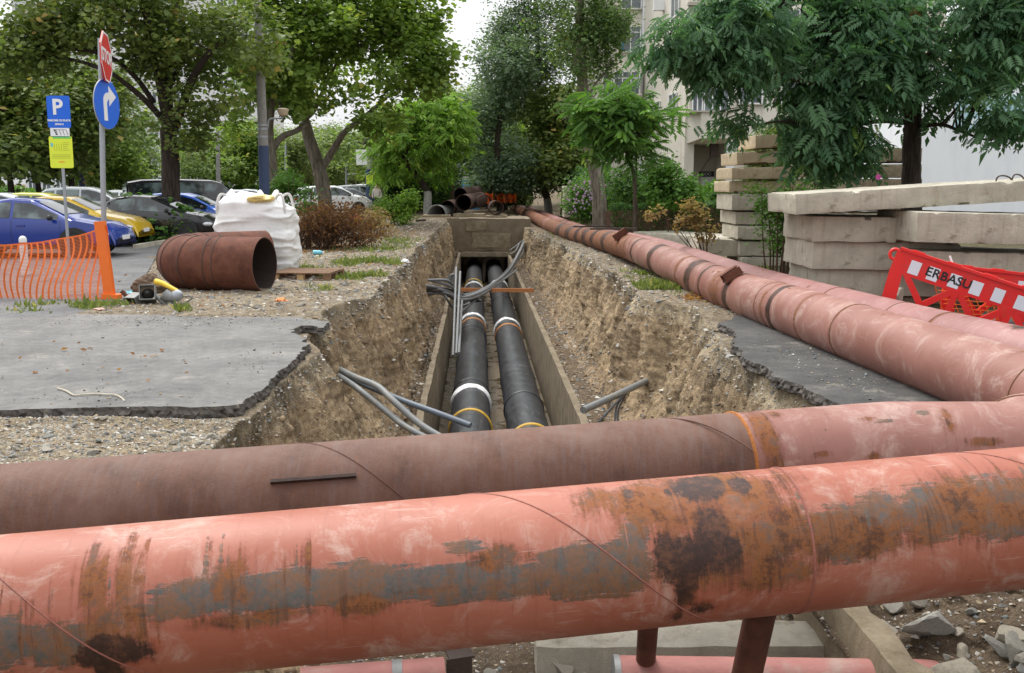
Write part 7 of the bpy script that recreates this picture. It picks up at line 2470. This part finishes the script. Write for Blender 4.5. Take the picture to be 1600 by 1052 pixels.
_car_cache = {}
def car_meshes(kind):
    if kind in _car_cache: return _car_cache[kind]
    S = SHAPES[kind]
    L, W, belt = S['L'], S['W'], S['belt']
    tp_ = np.array(S['top'])
    def ztop(x): return float(np.interp(x, tp_[:, 0], tp_[:, 1]))
    def sec(x):
        zt = ztop(x)
        e = abs(x) / (L / 2)
        w = W * (1 - .16 * e ** 5)
        zb = .24 + .10 * e ** 6
        bl = min(belt + .015 * (-x), zt - .035)
        k = max(0, min(1, (zt - bl) / .42))
        wt = w * (.93 - .24 * k) if k > .12 else w * .9
        mid = min(.58, bl - .1)
        return [(0, zb), (w * .82, zb), (w * .965, zb + .1), (w, mid), (w * .985, (mid + bl) / 2), (w * .955, bl), (wt + (w * .955 - wt) * .5, bl + (zt - .03 - bl) * .5), (wt, zt - .035), (wt * .88, zt - .008), (wt * .45, zt + .012), (0, zt + .016)]
    xs = sorted(set(list(np.linspace(-L / 2, L / 2, 44)) + [p[0] for p in S['top']]))
    xs = [x for x in xs if abs(x) <= L / 2]
    V, F = [], []
    k = len(sec(0))
    for x in xs:
        s = sec(x)
        V += [(x, y, z) for y, z in s] + [(x, -y, z) for y, z in s[::-1][1:-1]]
    n = 2 * k - 2
    for i in range(len(xs) - 1):
        F += [(i * n + j, i * n + (j + 1) % n, (i + 1) * n + (j + 1) % n, (i + 1) * n + j) for j in range(n)]
    F += [tuple(range(n))[::-1], tuple((len(xs) - 1) * n + j for j in range(n))]
    out = {'body': MB().add(V, F).mesh('body', 42)}
    def side_glass(x0, x1, sgn):
        V, F = [], []
        nx, nt = 9, 5
        for i in range(nx):
            x = x0 + (x1 - x0) * i / (nx - 1)
            s = sec(x)
            b, m_, t_ = s[5], s[6], s[7]
            for j in range(nt):
                t = .10 + .78 * j / (nt - 1)
                y = b[0] + (t_[0] - b[0]) * t + .010
                z = b[1] + (t_[1] - b[1]) * t
                V.append((x, sgn * y, z))
        F = [(i * nt + j, i * nt + j + 1, (i + 1) * nt + j + 1, (i + 1) * nt + j) for i in range(nx - 1) for j in range(nt - 1)]
        return MB().add(V, F).mesh('side_window', 60)
    out['side'] = [side_glass(a, b, s) for a, b in S['glass'] for s in (1, -1)]
    def cross_glass(x0, x1):
        V, F = [], []
        nx, ny = 7, 9
        for i in range(nx):
            x = x0 + (x1 - x0) * i / (nx - 1)
            s = sec(x)
            for j in range(ny):
                q = -1 + 2 * j / (ny - 1)
                yy = q * s[8][0] * .97
                z = np.interp(abs(yy), [0, s[9][0], s[8][0]], [s[10][1], s[9][1], s[8][1]])
                V.append((x + .006 * (1 if x > 0 else -1), yy, z + .014))
        F = [(i * ny + j, i * ny + j + 1, (i + 1) * ny + j + 1, (i + 1) * ny + j) for i in range(nx - 1) for j in range(ny - 1)]
        return MB().add(V, F).mesh('windscreen', 60)
    out['ws'] = cross_glass(*S['ws'])
    if kind == 'van':
        out['rw'] = MB().box((-2.46, 0, 1.52), (.02, 1.25, .5)).mesh('rear_window')
    else:
        out['rw'] = cross_glass(*S['rw'])
    def wheel():
        M_ = Matrix.Rotation(math.pi / 2, 4, 'X')
        r_ = .33
        ty = MB().lathe([(.20, -.1), (r_ - .03, -.105), (r_, -.075), (r_, .075), (r_ - .03, .105), (.20, .1)], 28, M_).mesh('tyre')
        rm = MB()
        rm.lathe([(.205, -.085), (.205, .085), (.15, .06), (.05, .06)], 24, M_)
        for q in range(5):
            a = q * 2 * math.pi / 5
            for sy in (-1, 1):
                rm.bar((0, sy * .092, 0), (.19 * math.cos(a), sy * .088, .19 * math.sin(a)), .05, .02, (0, 1, 0))
        return ty, rm.mesh('rim')
    out['wheel'] = wheel()
    arch = MB().lathe([(.385, -.012), (.385, .012)], 28, Matrix.Rotation(math.pi / 2, 4, 'X')).mesh('wheel_arch')
    out['arch'] = arch
    sx = sec(L / 2 - .22)
    fz = ztop(L / 2 - .2)
    def lampm(x, y, z, w, h, d, rz):
        bm = bmesh.new(); bmesh.ops.create_uvsphere(bm, u_segments=14, v_segments=8, radius=1)
        for v in bm.verts: v.co = Matrix.Rotation(rz, 3, 'Z') @ Vector((v.co.x * d, v.co.y * w, v.co.z * h)) + Vector((x, y, z))
        me = bpy.data.meshes.new('lamp'); bm.to_mesh(me); bm.free()
        me.polygons.foreach_set('use_smooth', np.ones(len(me.polygons), bool)); return me
    wf, wr = sec(L / 2 - .25)[3][0], sec(-L / 2 + .12)[3][0]
    out['head'] = [lampm(L / 2 - .30, s * (wf - .13), fz - .16, .20, .085, .20, s * -.5) for s in (1, -1)]
    out['tail'] = [lampm(-L / 2 + .10, s * (wr - .10), belt - .14, .14, .12, .12, 0) for s in (1, -1)]
    out['mirror'] = [lampm(S['ws'][1] - .22, s * (W + .08), belt + .06, .11, .07, .06, 0) for s in (1, -1)]
    out['handle'] = [MB().box((x, s * (W * .985 + .004), belt - .14), (.2, .03, .035)).mesh('door_handle') for s in (1, -1) for x in (S['glass'][1][0] + .2, S['glass'][2][0] + .2)]
    seam = MB()
    for x in (S['glass'][1][0] - .03, S['glass'][2][0] - .03, S['ws'][1] - .03):
        s = sec(x)
        for sg_ in (1, -1):
            for p, q in ((s[2], s[3]), (s[3], s[4]), (s[4], s[5])):
                seam.bar((x, sg_ * (p[0] + .001), p[1]), (x, sg_ * (q[0] + .001), q[1]), .008, .004, (0, 1, 0))
    out['seam'] = seam.mesh('door_seam')
    sill = MB()
    for sg_ in (1, -1):
        sill.box((0, sg_ * W * .9, .26), (L * .45, .14, .09))
    out['sill'] = sill.mesh('sill_trim')
    gr = MB(); gr.box((L / 2 - .03, 0, .40), (.06, W * 1.1, .13))
    out['grille'] = gr.mesh('grille')
    pl_ = MB(); pl_.box((L / 2 - .0, 0, .47), (.02, .5, .11))
    out['plate'] = pl_.mesh('number_plate')
    _car_cache[kind] = out
    return out
def car(kind, paint, label, px, y, yaw, name='parked_car', cat='car', z=.002):
    p = at(px, 285, y)
    o = thing(name, label, cat, (p[0], y, z), R(yaw), 'vehicles in the car park')
    q = car_meshes(kind)
    S = SHAPES[kind]
    def pt(nm, me, mat, par=None):
        ob = bpy.data.objects.new(nm, me)
        COL.objects.link(ob)
        ob.parent = par or o
        if not me.materials: me.materials.append(None)
        ob.material_slots[0].link = 'OBJECT'
        ob.material_slots[0].material = MAT[mat]
        return ob
    body = pt('body', q['body'], paint)
    for me in q['side']: pt('side_window', me, 'car_glass')
    pt('windscreen', q['ws'], 'car_glass')
    pt('rear_window', q['rw'], 'car_glass')
    for x_ in S['wx']:
        for s in (1, -1):
            w = thing('wheel', None, None)
            w.parent = o
            w.location = (x_, s * (S['W'] - .095), .33)
            pt('tyre', q['wheel'][0], 'tyre', w)
            pt('rim', q['wheel'][1], 'alloy', w)
            a = pt('wheel_arch', q['arch'], 'trim_black')
            a.location = (x_, s * (S['W'] - .004), .36)
    for me in q['head']: pt('headlight', me, 'lamp_clear')
    for me in q['tail']: pt('tail_light', me, 'lamp_red')
    for me in q['mirror']: pt('mirror', me, 'trim_black')
    for me in q['handle']: pt('door_handle', me, paint)
    pt('door_seam', q['seam'], 'trim_black')
    pt('sill_trim', q['sill'], 'trim_black')
    pt('grille', q['grille'], 'trim_black')
    pt('number_plate', q['plate'], 'sign_white')
    return o
car('sedan', 'car_blue', 'dark blue saloon parked behind the orange net', 46, 24.6, 2)
tx_o = car('sedan', 'car_yellow', 'yellow taxi parked behind the dark blue saloon', 98, 28.4, 3)
tx_o['category'] = 'taxi'
m_ = MB()
for k in range(26):
    m_.box((-1.6 + k * .1, -.905, .86 + .02 * (k % 2)), (.05, .012, .02))
link('checker_strip', m_.mesh('checker_strip'), MAT['trim_black'], tx_o)
car('hatch', 'car_lime', 'lime yellow car whose roof shows above the taxi', 66, 34.5, 5)
car('hatch', 'car_silver', 'pale silver car at the far edge behind the blue saloon', 10, 34, 0)
car('suv', 'car_silver', 'silver estate car behind the taxi and sign pole', 140, 41, 8)
car('sedan', 'car_black', 'black saloon with its nose past the bush by the tree', 232, 30.6, 0)
car('hatch', 'car_white', 'small white car behind the black saloon', 200, 45, 0)
car('hatch', 'car_sky', 'bright blue hatchback parked behind the dark tree trunk', 288, 33.4, 0)
car('van', 'car_black', 'long black minivan behind the blue hatchback', 298, 38.5, 28, 'parked_van', 'van')
car('suv', 'car_white', 'white crossover parked beyond the brush pile', 520, 57, 14)
car('sedan', 'car_grey', 'dark grey car just behind the white crossover', 545, 66, 20)
car('suv', 'car_silver', 'silver car behind the dark grey one, near the street lamp', 562, 72, 24)
car('hatch', 'car_white', 'distant white car behind the plane tree trunk', 490, 70, 10)
car('hatch', 'car_white', 'white car glimpsed above the white bag', 372, 48, 4)
car('sedan', 'car_silver', 'silver saloon glimpsed between bag and lamp post', 392, 56, 6)
car('sedan', 'car_grey', 'grey car farthest down the street', 540, 92, 18)
car('suv', 'car_white', 'white car farthest down the street', 575, 100, 18)

# ================================================================ street furniture and background
def lamp_post():
    y_ = 33.0
    b = grounded(412, y_)
    o = thing('lamp_post', 'concrete lamp post with a dark blue painted base', 'lamp post', tuple(b))
    a, m1, t_ = rel(o, [b - [0, 0, .1], at(411.5, 228, y_), at(406, 90, y_)])
    link('blue_base', MB().tube([a, (a + m1) / 2, m1], .175, 16).mesh('blue_base'), MAT['blue_pole'], o)
    link('shaft', MB().tube([m1, (m1 + t_) / 2, t_ + (t_ - m1) * .8], [.17, .15, .12], 16).mesh('shaft'), MAT['concrete_pole'], o)
    q = rel(o, [at(411, 205, y_), at(418, 200, y_), at(420, 188, y_), at(430, 185, y_), at(441, 185, y_), at(442, 180, y_)])
    ar = link('arm', MB().tube(bez(q, 5), .03, 8).mesh('arm'), MAT['galvanised'], o)
    c = rel(o, [at(442, 174, y_)])[0]
    link('lamp_head', MB().lathe([(.04, -.18), (.14, -.12), (.2, .04), (.2, .07), (.1, .1)], 16, Matrix.Translation(Vector(c))).mesh('lamp_head'), simple('lamp_cream', (.5, .4, .28), .5), o)
    for py in (196, 202, 214):
        c = rel(o, [at(410.5, py, y_)])[0]
        link('clamp_band', MB().lathe([(.178, -.03), (.178, .03)], 16, Matrix.Translation(Vector(c))).mesh('clamp_band'), MAT['galvanised'], o)
lamp_post()
def pole(label, px, y, top, r, blue=None, arm=None, extra=None, mat='concrete_pole'):
    b = grounded(px, y)
    o = thing('street_lamp', label, 'street lamp', tuple(b), 0, 'slender poles along the street')
    t_ = rel(o, [at(px, top, y)])[0]
    link('shaft', MB().tube([(0, 0, -.1), tuple(t_ * .5), tuple(t_)], [r * 1.15, r, r * .8], 12).mesh('shaft'), MAT[mat], o)
    if blue:
        z = rel(o, [at(px, blue, y)])[0][2]
        link('blue_base', MB().tube([(0, 0, -.1), (0, 0, z / 2), (0, 0, z)], r * 1.22, 12).mesh('blue_base'), MAT['blue_pole'], o)
    if arm:
        for (pa_, pb_) in arm:
            q = rel(o, [at(*pa_, y), at(*pb_, y)])
            link('arm', MB().tube(q, .05, 8).mesh('arm'), MAT['galvanised'], o)
    return o
pole('slender concrete pole with crossbar over the parked van', 340, 62, 182, .13, 288, [((328, 208), (346, 206))])
o = pole('thick dark street pole with a yellow notice, beyond the round bush', 577.5, 62, 226, .2, 265, [((578, 246), (592, 242))])
q = rel(o, [at(577.5, 281, 61.6)])[0]
link('yellow_notice', MB().box(q, (.42, .05, .55)).mesh('yellow_notice'), MAT['sign_yellow'], o)
pole('thin grey lamp standard far down the street', 541, 80, 256, .09, None, [((541, 273), (557, 272))], mat='galvanised')
pole('grey lamp standard rising behind the parking sign', 127, 62, 112, .1, None, [((127, 158), (120, 158))], mat='galvanised')
pole('dark blue pole stub seen between the two sign poles', 130, 55, 268, .16, 262)
pole('slim pole standing left of the street pole with notice', 446, 90, 222, .1, None, None, mat='galvanised')
y_ = 61.0
a, b = at(557, 258, y_), at(573, 234, y_)
o = thing('billboard', 'blank pale billboard hanging over the street', 'billboard', tuple((a + b) / 2))
link('panel', MB().box((0, 0, 0), (b[0] - a[0], .12, b[2] - a[2])).mesh('panel'), MAT['sign_white'], o)
link('panel_frame', MB().bar((.0, .08, 0), (.75, .1, 0), .08, .08).mesh('panel_frame'), MAT['galvanised'], o)
# portable toilet and orange netting far behind the pipes
p = grounded(736, 66)
o = thing('portable_toilet', 'small blue portable cabin with white roof beyond the pipe stack', 'cabin', (p[0], 66, p[2]))
link('cabin_wall', MB().box((0, 0, 1.0), (1.15, 1.1, 2.0)).mesh('cabin_wall'), simple('cabin_blue', (.08, .3, .55), .5, .1), o)
link('roof', MB().prism([(-.6, 0), (.6, 0), (.5, .2), (-.5, .2)], Matrix.Translation((0, -.58, 2.0)), 1.16).mesh('roof'), MAT['upvc'], o)
def far_net(label, x0, x1, ytop, ybot, y):
    a = at(x0, ybot, y)
    o = thing('net_fence', label, 'fence', tuple(a), 0, 'orange nets beyond the pipe stack')
    n, m = 24, 6
    b = at(x1, ybot, y); t_ = at(x0, ytop, y)
    m_ = MB()
    rg = random.Random(int(x0))
    V = []
    for j in range(m):
        for i in range(n):
            u, v = i / (n - 1), j / (m - 1)
            V.append(((b[0] - a[0]) * u, .25 * math.sin(u * 23 + v), (t_[2] - a[2]) * v * (1 - .2 * abs(math.sin(u * 9))) + rg.uniform(-.02, .02)))
    for i in range(n):
        m_.tube([V[j * n + i] for j in range(m)], .02, 4)
    for j in range(m * 3 - 2):
        r_ = j / 3
        k = min(int(r_), m - 2)
        f_ = r_ - k
        m_.tube([np.array(V[k * n + i]) * (1 - f_) + np.array(V[(k + 1) * n + i]) * f_ for i in range(n)], .022, 4)
    link('netting', m_.mesh('netting'), MAT['orange_net'], o)
    for i in (0, n // 2, n - 1):
        link('stake', MB().bar((V[i][0], V[i][1], -.1), (V[i][0], V[i][1], V[(m - 1) * n + i][2] + .15), .05, .05, (0, 1, 0)).mesh('stake'), MAT['wood'], o)
far_net('orange net fence right behind the stacked rusty pipes', 735, 770, 301, 318, 60)
far_net('orange net fence end near the far elm trunks', 772, 806, 302, 316, 61)
far_net('low orange net by the withering bush', 545, 566, 335, 350, 36)
# kerb along the car park
a, b = gnd(212, 389), gnd(345, 366)
o = link('kerb', MB().bar((a[0], a[1], .05), (b[0], b[1], .05), .14, .14).mesh('kerb'), MAT['concrete'])
tag(o, 'grey kerb edging the planted strip', None, None, 'structure')

# ---- person walking far down the path
def person():
    b = grounded(589, 56)
    me = bpy.data.meshes.new('body')
    J = [(0, 0, .95), (0, 0, 1.2), (0, 0, 1.42), (0, -.01, 1.52), (0, -.02, 1.66), (.19, 0, 1.40), (.25, .05, 1.13), (.22, -.08, .90), (-.19, 0, 1.40), (-.26, -.05, 1.13), (-.24, -.14, .92), (.1, 0, .92), (.13, -.12, .5), (.12, .02, .08), (.13, -.12, .03), (-.1, 0, .92), (-.12, .12, .5), (-.12, .28, .1), (-.12, .16, .03)]
    E_ = [(0, 1), (1, 2), (2, 3), (3, 4), (2, 5), (5, 6), (6, 7), (2, 8), (8, 9), (9, 10), (0, 11), (11, 12), (12, 13), (13, 14), (0, 15), (15, 16), (16, 17), (17, 18)]
    rad = [.15, .15, .16, .06, .11, .075, .05, .04, .075, .05, .04, .1, .07, .05, .04, .1, .07, .05, .04]
    me.from_pydata(J, E_, [])
    o = thing('person', 'distant person in a light top walking near the street pole', 'person', tuple(b))
    ob = link('body', me, None, o)
    md = ob.modifiers.new('skin', 'SKIN')
    for v, r_ in zip(me.skin_vertices[0].data, rad):
        v.radius = (r_, r_ * .85)
    me.skin_vertices[0].data[0].use_root = True
    ob.modifiers.new('sub', 'SUBSURF').levels = 2
    ob.modifiers['sub'].render_levels = 2
    t = NT('figure')
    sep = t.n.new('ShaderNodeSeparateXYZ'); t.l.new(t.co, sep.inputs[0])
    z = sep.outputs[2]
    c = t.mix(t.step(z, .93, .95), (.05, .055, .07), (.6, .55, .5))
    c = t.mix(t.step(z, 1.47, 1.49), c, (.42, .26, .19))
    c = t.mix(t.step(z, 1.68, 1.70), c, (.03, .02, .015))
    me.materials.append(t.fin(c, .8))
person()

# ---- background trees: a few kinds, each copy its own tree
def bg_tree(seed, h, w, leafmat, name='street_tree'):
    rg = np.random.default_rng(seed)
    blobs = [((rg.normal(0, w * .22), rg.normal(0, w * .22), h * (.42 + .42 * k / 6)), (w * rg.uniform(.3, .5), w * rg.uniform(.3, .5), h * .17), 34) for k in range(7)]
    o = thing(name, 'tmp', 'tree')
    cm, C = crown_mesh('crown', blobs, 'oval', .30, 40, .5, seed, gap=-.22, gfreq=.5)
    lm = [([np.array((0, 0, -.2)), np.array((.1, 0, h * .25)), np.array((0, .1, h * .5)), np.array((.1, 0, h * .8))], .2, .06)]
    for k in range(4):
        a = rg.uniform(0, 6.28)
        lm.append(([np.array((.08, 0, h * .28)), np.array((math.cos(a) * w * .2, math.sin(a) * w * .2, h * .45)), np.array((math.cos(a) * w * .38, math.sin(a) * w * .38, h * .6))], .1, .03))
    link('trunk', limb_mesh('trunk', lm, C, seed, 8, .02, .3), MAT['bark_dark'], o)
    link('crown', cm, MAT[leafmat], o)
    return o
protos = [bg_tree(301, 8.6, 6.5, 'leaf_far'), bg_tree(302, 8.0, 6.0, 'leaf_plane'), bg_tree(303, 7.4, 6.5, 'leaf_pale'), bg_tree(304, 8.5, 5.5, 'leaf_linden')]
spots = [(-60, 50, 0, 1.0, 'at the left edge behind the silver car'), (15, 48, 3, .98, 'behind the net, farthest left of the back row'), (62, 54, 0, .98, 'directly behind the parking sign'), (112, 50, 3, .95, 'between the parking sign and the STOP pole'), (150, 62, 0, .7, 'right behind the STOP pole'), (188, 60, 1, .62, 'behind the yellow taxi'), (228, 64, 0, .6, 'left of the dark trunk, behind the small white car'),
         (318, 70, 1, .7, 'just right of the dark trunk, behind the van'), (352, 76, 0, .75, 'behind the slender pole with crossbar'), (390, 70, 1, .75, 'left of the concrete lamp post'), (440, 95, 2, 1.0, 'pale one between the two plane trees'), (470, 110, 2, 1.1, 'pale one behind the forked plane tree'), (528, 115, 2, 1.0, 'pale one under the fork of the plane tree'), (560, 125, 2, .9, 'pale one below the billboard'), (598, 80, 1, 1.0, 'behind the street pole with notice'), (625, 72, 0, .85, 'behind the bright low tree'), (700, 85, 3, 1.0, 'far behind the pipe stack'), (745, 95, 0, 1.3, 'far behind the portable cabin'), (790, 80, 1, 1.0, 'behind the end of the long pipelines'), (880, 62, 3, 1.0, 'between the two elms'), (820, 90, 0, 1.3, 'far behind the tall elm'), (1200, 42, 3, .5, 'small one behind the tall slab stack')]
used = set()
for k, (px, y_, pi, sc_, where) in enumerate(spots):
    src = protos[pi]
    o = src if pi not in used else copy_tree(src)
    used.add(pi)
    b = at(px, 285, y_)
    o.location = (b[0], y_, gz(b[0], y_) if abs(b[0]) < 40 else 0)
    o.rotation_euler = (0, 0, k * 1.7)
    o.scale = (sc_, sc_, sc_)
    tag(o, 'background tree ' + where, 'tree', 'trees in the background rows')
# low hedge and undergrowth behind the car park and beyond the trench
def far_hedge(label, px0, px1, y, h, seed, mat='leaf_hedge', y2=None, ls=.16, n=9000):
    a, b = at(px0, 285, y), at(px1, 285, y2 or y)
    a[2] = b[2] = 0
    o = thing('hedge', label, 'hedge', tuple((a + b) / 2), 0, 'hedges in the background')
    c = np.array(o.location)
    rng_ = np.random.default_rng(seed)
    t = rng_.random(n)
    P = a + (b - a) * t[:, None]
    hh = h * (1 + .35 * fbm(np.stack([t * 20, t * 0, t * 0 + seed], -1), 1.0, 3, seed))
    P[:, 1] += rng_.normal(0, .5, n)
    P[:, 2] = rng_.random(n) ** .6 * hh
    V, F, tv = leaves(P - c, rng_.normal(size=(n, 3)), rng_.normal(size=(n, 3)) + [0, -.5, .6], ls * np.exp(rng_.normal(0, .25, n)), 'oval', np.clip(rng_.normal(.4, .2, n), 0, 1), rng_)
    me = fast_mesh('foliage', V, [F], False); attr(me, 'tint', tv)
    link('foliage', me, MAT[mat], o)
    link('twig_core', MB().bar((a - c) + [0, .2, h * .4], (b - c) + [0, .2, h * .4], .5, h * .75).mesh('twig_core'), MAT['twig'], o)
far_hedge('low hedge edging the car park behind the parked cars', -200, 420, 70, 1.5, 1, 'leaf_bush', None, .22, 14000)
far_hedge('dark undergrowth behind the bright low tree', 600, 705, 58, 2.2, 2, 'leaf_hedge', 62)
far_hedge('undergrowth along the path behind the elms', 888, 950, 62, 2.4, 3, 'leaf_hedge', 44)
far_hedge('garden shrubs along the foot of the apartment block', 950, 1150, 44, 1.6, 4, 'leaf_bush', 42)
far_hedge('distant greenery closing the street', 420, 610, 140, 5.5, 5, 'leaf_pale', None, .4, 12000)
far_hedge('distant dark shrubs beyond the orange nets', 690, 830, 75, 3.0, 6, 'leaf_far', None, .3, 9000)
